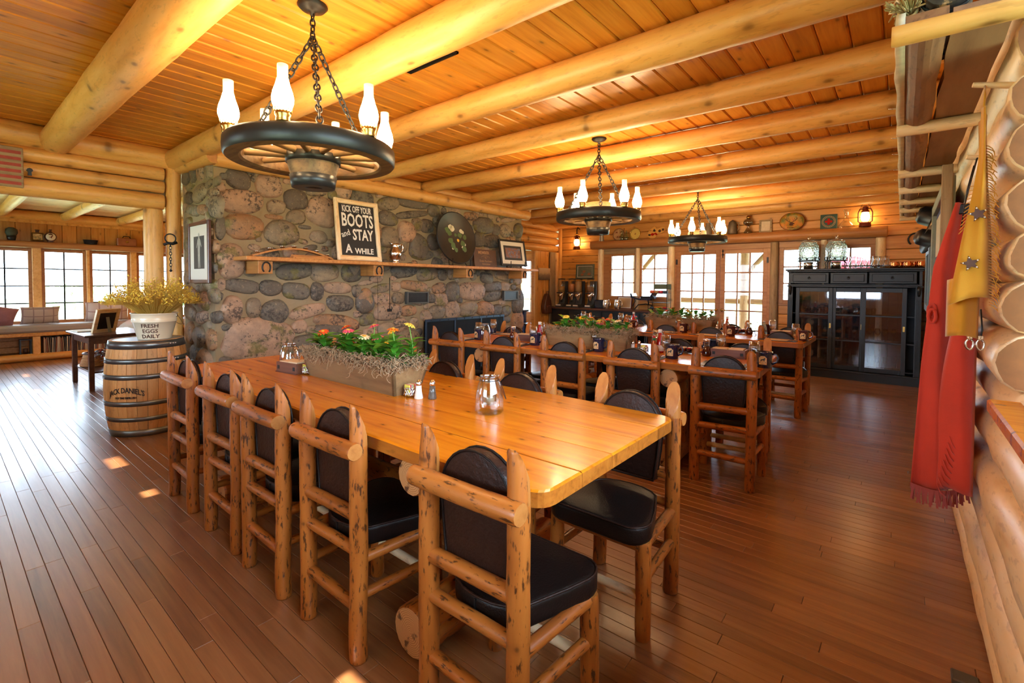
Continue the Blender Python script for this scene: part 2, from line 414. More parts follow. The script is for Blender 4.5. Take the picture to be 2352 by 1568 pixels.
# left wall past the fireplace: log header over an opening, boarded pier by the far corner
wl2 = struct(MB().box(XL-0.14, XL-0.04, 7.62, YF, 0, 2.0).build('wall_left_far', M['wallwood']))
for (z0, z1) in ((1.945,2.10),(2.105,2.245),(2.25,2.385),(2.39,2.53)):
    r = (z1-z0)/2
    log('wall_log', (XL-r, 6.0, (z0+z1)/2), (XL-r, YF-0.05, (z0+z1)/2), r*1.04, r*1.02, M['log'], wl2, n=14, wob=0.04, endmat=M['logend'])
y = 7.62
for k in range(3):
    board('wall_board', (XL-0.03, y+0.07, 0), (XL-0.03, y+0.07, 1.95), 0.138, 0.022, M['wallwood'], wl2); y += 0.142
board('door_casing', (XL-0.01, 7.60, 0), (XL-0.01, 7.60, 1.95), 0.09, 0.03, M['log'], wl2)
board('grey_plank', (XL+0.0, 8.155, 0), (XL+0.0, 8.155, 1.95), 0.19, 0.03, M['oldwood'], wl2)
log('post', (XL-0.03, 8.33, 0), (XL-0.03, 8.33, 1.95), 0.055, 0.052, M['log'], wl2, endmat=M['logend'])
board('corner_trim', (XL+0.03, YF-0.06, 0), (XL+0.03, YF-0.06, 2.45), 0.07, 0.05, M['log'], wl2)

# ------------------------------------------------------------------ windows and doors (each built along local X, facing local -Y)
_wn = [0]
def window(loc, rz, w, h, cols, rows, fr=0.05, dep=0.05, mu=0.014, mat=None, name=None, bot=None, munmat=None):
    _wn[0] += 1; bot = fr if bot is None else bot; mat = mat or M['trimwood']
    B = MB(); B.box(-fr, 0, -dep/2, dep/2, -bot, h+fr, 0.004); B.box(w, w+fr, -dep/2, dep/2, -bot, h+fr, 0.004)
    B.box(0, w, -dep/2, dep/2, h, h+fr, 0.004); B.box(0, w, -dep/2, dep/2, -bot, 0, 0.004)
    f = struct(B.build(name or 'window_%d' % _wn[0], mat, None, loc, (0,0,rz)))
    for i in range(1, cols): MB().box(w*i/cols-mu/2, w*i/cols+mu/2, -dep*0.3, dep*0.3, 0, h, 0.002).build('muntin', munmat or mat, f)
    for i in range(1, rows): MB().box(0, w, -dep*0.28, dep*0.28, h*i/rows-mu/2, h*i/rows+mu/2, 0.002).build('muntin', munmat or mat, f)
    for i in range(cols):
        for j in range(rows): MB().box(w*i/cols, w*(i+1)/cols, -0.002, 0.002, h*j/rows, h*(j+1)/rows).build('pane', M['pane'], f)
    return f
# far (front) wall -- windows, French doors, posts, log shelf, hewn boards
wf = struct(MB().box(-8.2, XL-0.2, YF, YF+0.12, 0, 0.62).build('wall_front', M['wallwood']))
MB().box(-8.2, XL-0.2, YF, YF+0.12, 1.85, ZC).build('upper_wall', M['wallwood'], wf); MB().box(-8.2, -7.0, YF, YF+0.12, 0.62, 1.85).build('wall_pier', M['wallwood'], wf); MB().box(-6.10, -5.6, YF, YF+0.12, 0.62, 1.85).build('wall_pier', M['wallwood'], wf)
def hewn(x0, x1, z0, z1, pitch=0.145, y=YF):
    z = z0
    while z < z1-0.02:
        h = min(pitch*(0.85+0.3*rnd.random()), z1-z)
        if z1-z-h < 0.05: h = z1-z
        c = (z+z+h)/2
        board('hewn_board', (x0, y+0.06, c), (x1, y+0.06, c), h-0.006, 0.12, M['wallwood'], wf, b=0.008, roll=PI/2); z += h
    MB().box(x0, x1, y+0.045, y+0.10, z0, z1).build('chinking', M['oldwood'], wf)
hewn(XL-0.05, -4.70, 0, 2.0); hewn(XL-0.05, 0.40, 2.0, ZC); hewn(-0.20, 0.40, 0, 2.0)
hewn(-4.70, -3.27, 0, 1.0); hewn(-1.50, -0.20, 0, 1.0)
for (x0, x1) in ((-4.416,-3.933),(-3.784,-3.309),(-1.44,-1.00),(-0.82,-0.36)):
    window((x0, YF+0.04, 1.07), 0, x1-x0, 0.775, 2, 3, fr=0.055, dep=0.06, mu=0.021)
for (x0, x1) in ((-4.60,-4.47),(-3.25,-3.15),(-4.6,-3.15),(-3.15,-1.6),(-1.5,-0.2)):
    pass
MB().box(-4.62,-3.2, YF+0.0,YF+0.10, 1.885,2.02, 0.004).build('head_board', M['oldwood'], wf)
MB().box(-3.2,-0.2, YF+0.0,YF+0.10, 1.885,2.02, 0.004).build('head_board', M['trimwood'], wf)
MB().box(-4.58,-3.27, YF-0.02,YF+0.12, 0.985,1.016, 0.004).build('sill', M['trimwood'], wf)
MB().box(-1.50,-0.25, YF-0.02,YF+0.12, 0.985,1.016, 0.004).build('sill', M['trimwood'], wf)
for (x, r) in ((-4.635,0.062),(-3.858,0.045),(-3.215,0.062),(-1.565,0.062),(-0.91,0.045),(-0.245,0.062)):
    log('window_post', (x, YF-0.01, 0), (x, YF-0.01, 1.98), r, r*0.95, M['loglight'] if x != -1.565 else M['oldwood'], wf, endmat=M['logend'])
for (xa, xb) in ((-4.70,-4.462),(-3.26,-3.125),(-1.668,-1.488),(-0.952,-0.868),(-0.312,-0.20)): MB().box(xa,xb, YF+0.01,YF+0.09, 0.0 if xa < -1.6 else 1.0,1.93, 0.004).build('jamb', M['trimwood'], wf)
for k, (x0, x1) in enumerate(((-3.057,-2.464),(-2.31,-1.736))):
    f = window((x0, YF+0.04, 0.235), 0, x1-x0, 1.585, 3, 5, fr=0.075, dep=0.05, mu=0.022, name='door_%d' % (k+1), bot=0.225)
    B = MB(); B.lathe([(0.0,0),(0.022,0.004),(0.024,0.014),(0.012,0.03),(0.010,0.045)], 14, xf=Matrix.Translation((x1-x0+0.03 if k == 0 else -0.03, -0.07, 0.64)) @ Matrix.Rotation(-PI/2,4,'X'))
    B.build('door_knob', M['brass'], f)
    hx = -0.085 if k == 0 else x1-x0+0.055
    for hz in (0.2, 1.42): MB().box(hx, hx+0.03, -0.034, -0.024, hz, hz+0.09).build('hinge', M['iron'], f)
    if k == 1:
        B = MB(); B.tube([(-0.035,-0.04,1.52),(-0.035,-0.04,1.66)], 0.006); B.lathe([(0.0,0),(0.012,0.003),(0,0.006)], 10, (-0.035,-0.04,1.52)); B.box(-0.05,-0.02,-0.04,-0.025,1.56,1.58); B.box(-0.05,-0.02,-0.04,-0.025,1.62,1.64)
        B.build('door_bolt', M['iron'], f)
sl = log('shelf_log', (-4.80, YF-0.09, 2.065), (-0.17, YF-0.09, 2.055), 0.092, 0.085, M['trimwood'], None, n=16, wob=0.06, flat=(0.08,0.072), endmat=M['logend'])
tag(sl, 'long brown split log shelf running over the far windows and doors', 'shelf')

M['wallend'] = plain('wall_log_end_grain', (0.22,0.08,0.018), 0.7, var=0.3, bs=25)
# right wall of pale logs; opening with a deep sill close to the camera
wr = struct(MB().box(XR+0.19, XR+0.27, 2.14, YF, 0, ZC).build('wall_right', M['oldwood']))
z = 0.085; k = 0
while z < ZC+0.05:
    r = 0.083+0.006*math.sin(k*2.3)
    y0 = YB if z < 0.93 else 2.12
    log('wall_log', (XR+0.10+0.008*math.sin(k*1.7), y0, z), (XR+0.10-0.006*math.sin(k*2.1), YF, z), r*1.06, r*1.0, M['loglight'], wr, n=18, wob=0.10, seg=46, endmat=M['wallend'], bend=0.01*math.sin(k))
    z += r*2*0.985; k += 1
log('wall_log', (XR+0.10, YB, 2.36), (XR+0.10, 2.2, 2.36), 0.085, 0.085, M['loglight'], wr, n=16, wob=0.05)
log('wall_log', (XR+0.10, YB, 2.52), (XR+0.10, 2.2, 2.52), 0.085, 0.085, M['loglight'], wr, n=16, wob=0.05)
MB().box(XR+0.115, XR+0.155, 1.995, 2.03, 0.98, 2.28, 0.004).build('casing', M['loglight'], wr)
MB().box(XR-0.02, XR+0.24, YB, 2.06, 0.915, 0.955, 0.006).build('sill', M['tabletop'], wr)
MB().box(XR+0.0, XR+0.24, YB, 2.06, 2.24, 2.28, 0.006).build('head_board', M['loglight'], wr)
window((XR+0.17, 1.96, 1.0), -PI/2, 1.95, 1.2, 4, 3, fr=0.05, dep=0.04)
MB().box(XR+0.02, XR+0.2, YB, -0.1, 0.9, 2.3).build('wall_end', M['loglight'], wr)

# back wall (behind the camera) with a row of windows under an added sun-blocking roof
wb = struct(MB().box(-11.5, 0.5, YB-0.12, YB, 0, 0.88).build('wall_back', M['wallwood']))
MB().box(-11.5, 0.5, YB-0.12, YB, 2.05, ZC).build('upper_wall', M['wallwood'], wb)
xs = [-11.5,-10.2,-9.6,-6.7,-5.1,-3.3,-1.9,-0.3]
for i, x in enumerate(xs):
    MB().box(x-0.12 if i else -11.5, x+0.12 if i < 7 else 0.5, YB-0.12, YB, 0.88, 2.05).build('pier', M['wallwood'], wb)
for i in range(7):
    if i % 2 == 1: MB().box(xs[i]+0.12, xs[i+1]-0.12, YB-0.12, YB, 0.88, 2.05).build('light_block_panel', M['wallwood'], wb); continue  # alternate unseen bays shut with added panels to cut light from behind
    window((xs[i]+0.17, YB-0.06, 0.93), 0, xs[i+1]-xs[i]-0.34, 1.07, 3, 2)
patches = [(-4.47,-4.20,0.76,0.92),(-3.60,-3.49,0.78,0.90),(-1.40,-1.24,0.80,0.93),(-9.4,-9.1,0.76,0.85),(-7.98,-7.7,0.73,0.81),(-7.5,-7.2,0.74,0.82)]
pr = struct(MB().box(-12, 1, -3.9, -3.6, 2.42, 2.47).build('sun_mask_roof', M['oldwood']))  # unseen roof added to block the sun, gaps shaped for the floor patches
ev = sorted(patches); xcur = -12.0; T = 1/1.03
for (x0, x1, y0, y1) in ev:
    MB().box(xcur, x0, -3.6, -1.1, 2.42, 2.45).build('sun_mask_panel', M['oldwood'], pr)
    ya = y0-2.435*T; yb_ = y1-2.435*T
    MB().box(x0, x1, -3.6, ya, 2.42, 2.45).build('sun_mask_panel', M['oldwood'], pr); MB().box(x0, x1, yb_, -1.1, 2.42, 2.45).build('sun_mask_panel', M['oldwood'], pr)
    xcur = x1
MB().box(xcur, 1.0, -3.6, -1.1, 2.42, 2.45).build('sun_mask_panel', M['oldwood'], pr)

# sunroom: window wall, bench side, end walls
ws = struct(MB().box(-11.48, -11.36, YB, 5.0, 0, 0.56).build('wall_sunroom', M['wallwood']))
log('plate_log', (-11.30, YB, 2.385), (-11.30, 5.0, 2.385), 0.08, 0.08, M['log'], ws)
y = -1.0
while y < 4.9:
    board('wall_board', (-11.37, y+0.095, 1.93), (-11.37, y+0.095, 2.50), 0.186, 0.03, M['wallwood'], ws, b=0.006); y += 0.19
MB().box(-11.34,-11.30, YB, 5.0, 2.26, 2.31, 0.003).build('moulding', M['log'], ws)
MB().box(-11.46,-11.39, YB, 5.0, 1.82, 2.6).build('upper_wall', M['wallwood'], ws)
log('shelf_log', (-11.26, YB, 1.90), (-11.26, 5.0, 1.90), 0.062, 0.062, M['trimwood'], ws, flat=(0.055,0.052))
wy = [(-0.35,0.14),(0.34,0.44+0.60),(1.245,1.731),(1.867,2.361),(2.547,3.04),(3.2,3.7),(3.86,4.36)]
wy = [(-0.42,0.07),(0.50,1.041),(1.245,1.731),(1.867,2.361),(2.547,3.04),(3.2,3.7),(3.86,4.36)]
for (a, b) in wy: window((-11.38, a, 0.62), PI/2, b-a, 1.17, 2, 4, fr=0.045, dep=0.05, mu=0.021, munmat=M['iron'])
pp = [(-0.2-0.8,-0.465)]+[(wy[i][1]+0.045, wy[i+1][0]-0.045) for i in range(6)]+[(4.405,5.0)]
for (a, b) in pp: MB().box(-11.43,-11.31, a, b, 0.56, 1.88, 0.006).build('window_post', M['log'], ws)
MB().box(-11.46,-11.28, YB, 5.0, 0.555, 0.577, 0.004).build('sill', M['trimwood'], ws)
struct(MB().box(-11.5, -5.63, 5.0, 5.1, 0, 2.6).build('wall_sunroom_end', M['wallwood']))
struct(MB().box(-5.75, -5.63, 1.66, 5.2, 0, 2.6).build('wall_behind_chimney', M['wallwood']))
# nook past the far opening: side walls and a bright window
nk = struct(MB().box(-8.1, -5.76, 5.1, 5.2, 0, 2.6).build('wall_nook', M['wallwood']))
MB().box(-8.12,-8.0, 5.2, YF, 0, 0.55).build('wall_low', M['wallwood'], nk); MB().box(-8.12,-8.0, 5.2, YF, 2.0, 2.6).build('wall_high', M['wallwood'], nk)
window((-6.95, YF+0.05, 0.67), 0, 0.80, 1.13, 3, 4); window((-8.05, 5.4, 0.6), PI/2, 1.3, 1.35, 3, 4); window((-8.05, 6.9, 0.6), PI/2, 1.4, 1.35, 3, 4)
MB().box(-8.12,-8.0,5.2,5.36,0.55,2.0).build('wall_pier', M['wallwood'], nk)
MB().box(-8.12,-8.0,6.75,6.85,0.55,2.0).build('wall_pier', M['wallwood'], nk)

# ------------------------------------------------------------------ outdoors
gm = plain('grass_ground', (0.26,0.33,0.18), 0.95, var=0.4, bs=2.0)
tag(MB().box(-60, 40, -40, 60, -0.5, -0.3).build('ground', gm), 'sunlit green lawn outside the lodge windows', 'lawn', kind='stuff')
porch = struct(MB().box(-7.5, 3, YF+0.2, 11.2, -0.2, -0.05).build('porch_deck', M['oldwood']))
MB().box(-7.5, 3, YF+0.15, 11.6, 2.45, 2.52).build('porch_roof', M['oldwood'], porch)
log('porch_beam', (-7.5, 11.0, 2.22), (3, 11.0, 2.22), 0.13, 0.13, M['oldwood'], porch)
for k in range(8): log('porch_rafter', (-6.8+k*1.3, YF+0.15, 2.38), (-6.8+k*1.3, 11.6, 2.34), 0.06, 0.06, M['oldwood'], porch)
for x in (-5.05,-2.6,-0.3,2.0):
    log('porch_post', (x, 11.0, -0.1), (x, 11.0, 2.15), 0.10, 0.09, M['oldwood'], porch)
    log('porch_brace', (x+0.05, 11.0, 1.55), (x+0.55, 11.0, 2.12), 0.05, 0.05, M['oldwood'], porch)
log('porch_rail', (-7.5, 11.0, 0.95), (3, 11.0, 0.95), 0.06, 0.06, M['oldwood'], porch)
log('porch_rail', (-7.5, 11.0, 0.25), (3, 11.0, 0.25), 0.06, 0.06, M['oldwood'], porch)
# ------------------------------------------------------------------ log chairs
def make_chair():
    t = thing('log_chair', 'x', 'chair')
    cl, ce = M['chairlog'], M['cutend']
    r = 0.031
    for sx in (-1, 1):
        # back post, cut to a slanting point that faces the sitter
        b = MB(); zs = [0,0.006]+[0.02+0.05*i for i in range(15)]+[0.745,0.76,0.775,0.79,0.805,0.82,0.835,0.85,0.862,0.872]
        n = 16; v = []; f = []
        for i, z in enumerate(zs):
            for a in range(n):
                an = 2*PI*a/n
                w = 1+0.07*vnoise(z*7+sx*5, math.cos(an)*1.4, math.sin(an)*1.4)+0.04*vnoise(z*22+sx*3, math.cos(an)*3, math.sin(an)*3)
                rr = r*w*(0.94 if i == 0 else 1)*(1-0.10*max(0, z-0.7)/0.17)
                x, y = rr*math.cos(an), rr*math.sin(an)
                # swing of the cut: above z=.735 the front half is sliced away
                if z > 0.74:
                    k = (z-0.74)/0.132; lim = r*(1.0-1.72*k**1.35)
                    if y > lim: y = lim
                    x *= math.sqrt(max(0.10, 1-(max(0, k-0.72)/0.31)**2))
                v.append((x+0.006*vnoise(z*4, sx*8), y+0.005*vnoise(z*4+3, sx*8), z if z <= 0.74 else 0.74+(z-0.74)*1.12))
        for i in range(len(zs)-1):
            for a in range(n):
                a2 = (a+1) % n
                front = zs[i] > 0.735 and math.sin(2*PI*(a+0.5)/n) > 0.1
                b.f.append((i*n+a, i*n+a2, (i+1)*n+a2, (i+1)*n+a)); b.mi.append(1 if front else 0); b.sm.append(not front)
        b.v = [(z, -y, x) for (x, y, z) in v]   # grain along local X
        b.f.append(tuple(range(n-1,-1,-1))); b.mi.append(1); b.sm.append(False)
        b.f.append(tuple((len(zs)-1)*n+a for a in range(n))); b.mi.append(1); b.sm.append(False)
        o = b.build('back_post', [cl, ce], t)
        # local X -> up, local Y -> -front, local Z -> +x
        o.matrix_basis = Matrix(((0,0,1,sx*0.17),(0,-1,0,-0.165),(1,0,0,0),(0,0,0,1)))
        log('front_leg', (sx*0.192, 0.165, 0), (sx*0.188, 0.160, 0.36), 0.029, 0.028, cl, t, n=12, wob=0.09, seg=8, endmat=ce)
        log('side_rail', (sx*0.172, -0.165, 0.352), (sx*0.19, 0.165, 0.345), 0.020, 0.021, cl, t, n=10, wob=0.09, seg=7)
        log('side_stretcher', (sx*0.172, -0.165, 0.225), (sx*0.19, 0.165, 0.215), 0.017, 0.018, cl, t, n=10, wob=0.09, seg=7)
    log('top_rail', (-0.205, -0.197, 0.734), (0.203, -0.197, 0.738), 0.029, 0.030, cl, t, n=14, wob=0.08, seg=10, endmat=ce, bend=-0.004)
    log('back_rail', (-0.172, -0.165, 0.497), (0.172, -0.165, 0.503), 0.024, 0.024, cl, t, n=12, wob=0.09, seg=8)
    log('seat_rail', (-0.172, -0.165, 0.375), (0.172, -0.165, 0.380), 0.021, 0.021, cl, t, n=10, wob=0.09, seg=8)
    log('back_stretcher', (-0.172, -0.165, 0.19), (0.172, -0.165, 0.185), 0.021, 0.020, cl, t, n=10, wob=0.09, seg=8)
    log('front_rail', (-0.19, 0.165, 0.338), (0.19, 0.165, 0.338), 0.020, 0.020, cl, t, n=10, wob=0.09, seg=8)
    log('front_stretcher', (-0.19, 0.165, 0.15), (0.19, 0.165, 0.15), 0.017, 0.017, M['loglight'], t, n=10, wob=0.09, seg=8)
    # backrest: padded tombstone, leather
    out = [(-0.112,0.475),(0.112,0.475),(0.128,0.60),(0.137,0.70)]
    for i in range(1, 14):
        a = PI*i/14; out.append((0.137*math.cos(a), 0.70+0.135*math.sin(a)))
    out += [(-0.137,0.70),(-0.128,0.60)]
    b = MB(); b.pillow(out, -0.020, 0.020, 0.012)
    br = b.build('backrest', [M['leather_back']], t); br.matrix_basis = Matrix(((1,0,0,0),(0,0,-1,-0.128),(0,1,0,0),(0,0,0,1))) 
    p = MB(); p.tube([(x*0.985, y, -0.020) for x, y in out], 0.0042, 6, closed=True); p.tube([(x*0.985, y, 0.020) for x, y in out], 0.0042, 6, closed=True)
    p.build('piping', M['leather'], br)
    # seat cushion, wider in front, domed
    so = []
    for i in range(9): a = PI+PI*i/8; so.append((0.145*math.cos(a), -0.06+0.085*math.sin(a)))
    so += [(0.185,0.05)]
    for i in range(7): a = -0.25+(PI/2+0.25)*i/6; so.append((0.145+0.065*math.cos(a), 0.15+0.075*math.sin(a)))
    for i in range(7): a = PI/2+(PI/2+0.25)*i/6; so.append((-0.145+0.065*math.cos(a), 0.15+0.075*math.sin(a)))
    so += [(-0.185,0.05)]
    s = MB().pillow(so, 0.352, 0.428, 0.018, puff=0.012).build('seat', M['leather'], t)
    MB().tube([(x*0.985, y*0.985+0.001, 0.423) for x, y in so], 0.0038, 6, closed=True).build('piping', M['leather_back'], s)
    MB().box(-0.003,0.003,-0.1475,-0.143,0.362,0.418).build('seam', M['black'], s)
    return t
ch0 = make_chair(); _c = [0]
def chair(x, y, rz, label, group):
    c = ch0 if _c[0] == 0 else copy_tree(ch0); _c[0] += 1
    c.location = (x, y, 0); c.rotation_euler = (0, 0, rz); c['label'] = label; c['group'] = group
ordn = ['rightmost','second from the right','middle','second from the left','leftmost']
tabs = ['front','middle','rear']
near = [[(-0.905,1.095),(-1.59,1.077),(-2.12,1.07),(-2.612,1.078),(-3.235,1.085)],
        [(-0.893,3.395),(-1.495,3.355),(-2.08,3.33),(-2.69,3.30),(-3.33,3.265)],
        [(-0.935,5.52),(-1.60,5.515),(-2.10,5.51),(-2.72,5.51),(-3.30,5.51)]]
far = [[(-0.90,1.80),(-1.52,1.80),(-2.09,1.80),(-2.60,1.80),(-3.22,1.80)],
       [(-0.955,3.95),(-1.46,3.93),(-2.05,3.90),(-2.62,3.87),(-3.22,3.84)],
       [(-0.95,5.80),(-1.555,5.80),(-2.15,5.80),(-2.75,5.80),(-3.32,5.80)]]
far[2] = [(x, 5.86) for x, y in far[2]]
for k in range(3):
    a = 0.054 if k == 1 else 0.0
    for i in range(5):
        chair(near[k][i][0], near[k][i][1], a+0.02*math.sin(i*3+k), 'log and leather chair, %s in the near-side row at the %s table' % (ordn[i], tabs[k]), 'chairs on the near side of the tables')
    for i in range(5):
        chair(far[k][i][0], far[k][i][1], PI+a+0.03*math.sin(i*2+k*1.7), 'log and leather chair, %s in the far-side row at the %s table' % (ordn[i], tabs[k]), 'chairs on the far side of the tables')

# ------------------------------------------------------------------ plank tables on log trestles
def make_table(loc, rz, label, L=2.86, Wd=0.94):
    t = thing('plank_table', label, 'table', loc, rz, 'long plank tables')
    th = 0.047; zt = 0.76; ws_ = [0.20,0.185,0.19,0.175,0.19]; y = -Wd/2
    for i, w in enumerate(ws_):
        y0, y1 = y, y+w; y = y1
        xs_ = [0,0.004,0.012,0.024,0.04,0.06]+[0.12+(L-0.24)*q/24 for q in range(25)]+[L-0.06,L-0.04,L-0.024,L-0.012,L-0.004,L]
        n = len(xs_)-1; lo = []; hi = []
        for k in range(n+1):
            x = -L/2+xs_[k]
            ya = y0+(0.0007 if i else 0.010*vnoise(x*2.2+loc[1]*3, 3.1)+0.006*vnoise(x*6, loc[1])); yb = y1-(0.0007 if i < 4 else 0.010*vnoise(x*2.2+loc[1], 8.1)+0.006*vnoise(x*6, 4.4))
            if i == 0:
                d = min(x+L/2, L/2-x)
                if d < 0.06: ya += 0.06-math.sqrt(max(0, 0.06**2-(0.06-d)**2))
            if i == 4:
                d = min(x+L/2, L/2-x)
                if d < 0.06: yb -= 0.06-math.sqrt(max(0, 0.06**2-(0.06-d)**2))
            lo.append((x, ya)); hi.append((x, yb))
        poly = lo+hi[::-1]
        b = MB(); e = 0.006; m = len(poly)
        def inset(q, j):
            x, yv = q
            cx = max(-L/2+e, min(L/2-e, x))
            return (cx, yv+(e if j < n+1 else -e))
        o_e = 0.002 if 0 < i < 4 else e
        ring = [[(p[0], p[1], zt-th) for p in poly], [(p[0], p[1], zt-e) for p in poly], [(*inset(p, j), zt) for j, p in enumerate(poly)]]
        if 0 < i < 4: ring[2] = [(max(-L/2+e, min(L/2-e, p[0])), p[1]+(0.0012 if j < n+1 else -0.0012), zt) for j, p in enumerate(poly)]; ring[1] = [(p[0], p[1], zt-0.0015 if abs(abs(p[0])-L/2) > 1e-4 else zt-e) for p in poly]
        v = sum(ring, []); f = [tuple(range(m-1,-1,-1))]
        for q in range(2):
            for j in range(m): j2 = (j+1) % m; f.append((q*m+j, q*m+j2, (q+1)*m+j2, (q+1)*m+j))
        for k in range(n):
            f.append((2*m+k, 2*m+k+1, 2*m+(m-2-k), 2*m+(m-1-k)))
        b.add(v, f, 0, False); b.mi = [1]*(1+m)+[1 if (i in (0, 4) and q_ < 2) else 0 for q_ in range(0)]+[0]*(len(b.f)-1-m); b.build('plank', [M['tabletop'], M['tableedge']], t)
    for sx in (-0.86, 0.86):
        log('cross_log', (sx, -0.435, 0.645), (sx, 0.435, 0.645), 0.067, 0.065, M['chairlog'], t, n=18, wob=0.04, endmat=M['ringend'])
        log('foot_log', (sx-0.02, -0.42, 0.090), (sx-0.02, 0.42, 0.090), 0.089, 0.085, M['chairlog'], t, n=18, wob=0.04, endmat=M['ringend'])
        for sy in (-0.17, 0.17):
            log('trestle_post', (sx, sy, 0.14), (sx, sy, 0.62), 0.066, 0.064, M['chairlog'], t, n=14, wob=0.05)
    log('long_stretcher', (-0.86, 0, 0.33), (0.86, 0, 0.33), 0.055, 0.052, M['chairlog'], t, n=12)
    return t
def ring_mat():
    t = NT('log_ring_end'); co = t.coords((1,1,1), rand=False)
    sp = t.n('ShaderNodeSeparateXYZ'); t.l(co, sp.inputs[0])
    d = t.math('SQRT', t.math('ADD', t.math('POWER', sp.outputs[1], 2.0), t.math('POWER', sp.outputs[2], 2.0)))
    d = t.math('ADD', d, t.math('MULTIPLY', t.noise(co, 25, 2), 0.012))
    w = t.math('SINE', t.math('MULTIPLY', d, 900.0))
    c = t.ramp(t.math('ADD', t.math('MULTIPLY', w, 0.5), 0.5), [(0.0, (0.45,0.19,0.06)), (1.0, (0.66,0.36,0.14))])
    nz = t.noise(co, 14, 3); c = t.mix(t.ramp(nz, [(0.60,(0,0,0)),(0.66,(1,1,1))]), c, (0.12,0.05,0.02))
    t.set(Base_Color=c, Roughness=0.45); return t.m
M['ringend'] = ring_mat()
tbl1 = make_table((-2.13,1.45,0), 0, 'long varnished pine plank table nearest the camera with one flower trough')
tbl2 = make_table((-2.13,3.64,0), 0.054, 'long pine plank table in the middle row, set with place mats and mugs')
tbl3 = make_table((-2.13,5.59,0), 0.0, 'long pine plank table in the rear row nearest the French doors')
# ------------------------------------------------------------------ stone fireplace
FRONT_ST = [(1.83,2.25,0.107,0.089),(1.68,2.16,0.047,0.043),(1.72,2.26,0.04,0.033),(1.85,2.05,0.205,0.108),(2.11,2.23,0.13,0.11),(2.18,2.04,0.092,0.071),(2.38,2.14,0.121,0.105),(2.6,2.27,0.119,0.068),(2.67,2.05,0.179,0.151),(1.89,1.82,0.171,0.124),(1.68,1.79,0.048,0.107),(2.24,1.79,0.167,0.124),(2.38,1.96,0.106,0.077),(2.62,1.78,0.099,0.069),(1.76,1.49,0.118,0.16),(2.36,1.41,0.193,0.085),(2.69,1.4,0.159,0.093),(3.01,1.4,0.132,0.095),(1.86,1.26,0.154,0.067),(2.12,1.24,0.104,0.08),(2.37,1.21,0.143,0.088),(2.6,1.2,0.079,0.098),(2.84,1.24,0.166,0.065),(1.96,1.05,0.07,0.099),(1.77,1.04,0.093,0.129),(2.15,1.0,0.134,0.123),(2.5,1.0,0.198,0.073),(2.87,1.07,0.16,0.091),(3.18,1.08,0.119,0.136),(3.07,1.2,0.058,0.074),(2.83,0.86,0.27,0.083),(3.21,0.87,0.104,0.071),(3.2,1.3,0.111,0.032),(2.45,1.72,0.056,0.029),(2.01,1.71,0.029,0.027),(1.97,1.63,0.059,0.032),(2.53,1.66,0.081,0.033),(2.69,1.66,0.044,0.029),(1.99,2.28,0.053,0.035),(2.29,2.31,0.048,0.027),(2.78,2.25,0.056,0.057),(2.16,1.94,0.093,0.025),(1.8,1.91,0.054,0.029),(2.84,1.86,0.063,0.08),(2.47,1.87,0.068,0.022),(1.66,1.59,0.039,0.057),(1.93,1.39,0.058,0.04),(1.68,1.27,0.039,0.058),(3.52,2.25,0.159,0.081),(3.89,2.31,0.237,0.071),(3.5,2.07,0.14,0.09),(3.86,2.16,0.256,0.046),(3.52,1.85,0.14,0.125),(3.78,1.93,0.139,0.14),(3.97,1.76,0.147,0.159),(3.94,2.04,0.084,0.087),(4.11,2.04,0.109,0.088),(4.23,1.84,0.112,0.106),(4.22,2.25,0.103,0.08),(4.08,1.66,0.129,0.063),(3.7,1.75,0.085,0.09),(4.37,2.12,0.157,0.097),(4.93,2.26,0.142,0.062),(5.2,2.15,0.223,0.118),(5.37,1.93,0.203,0.101),(5.46,2.11,0.085,0.088),(5.68,2.12,0.126,0.109),(6.01,2.15,0.115,0.117),(5.12,2.32,0.085,0.035),(5.77,2.3,0.183,0.042),(5.1,1.94,0.11,0.11),(3.74,1.45,0.197,0.088),(4.11,1.42,0.173,0.096),(4.38,1.41,0.081,0.079),(4.56,1.43,0.074,0.087),(4.76,1.45,0.127,0.082),(5.26,1.38,0.142,0.087),(5.63,1.41,0.185,0.068),(3.91,1.26,0.219,0.065),(3.61,1.25,0.077,0.059),(3.4,1.23,0.151,0.052),(4.32,1.23,0.124,0.075),(4.56,1.18,0.131,0.138),(4.96,1.18,0.266,0.134),(5.41,1.25,0.206,0.078),(5.69,1.25,0.108,0.076),(3.42,1.1,0.127,0.082),(3.65,1.11,0.094,0.075),(4.18,1.1,0.09,0.064),(4.36,1.08,0.125,0.086),(5.41,1.11,0.206,0.085),(3.19,1.09,0.109,0.144),(3.5,0.95,0.203,0.106),(3.81,0.95,0.129,0.07),(4.29,0.91,0.146,0.098),(4.56,0.92,0.131,0.131),(4.88,0.93,0.182,0.108),(5.24,0.92,0.198,0.113),(5.49,0.89,0.121,0.086),(5.71,0.87,0.126,0.088),(6.01,1.01,0.148,0.221),(3.89,0.79,0.083,0.072),(3.69,0.78,0.106,0.091),(4.1,0.87,0.104,0.074),(3.79,0.59,0.18,0.126),(3.98,0.67,0.053,0.048),(3.47,0.71,0.129,0.12),(6.0,0.69,0.148,0.162),(5.72,0.73,0.109,0.058),(3.04,1.42,0.095,0.083),(5.54,0.74,0.087,0.047),(4.6,2.29,0.118,0.058),(4.79,2.4,0.111,0.043),(2.02,0.74,0.319,0.202),(2.22,0.37,0.272,0.131),(2.45,0.61,0.192,0.135),(3.8,0.2,0.212,0.221),(2.79,0.72,0.241,0.133)]
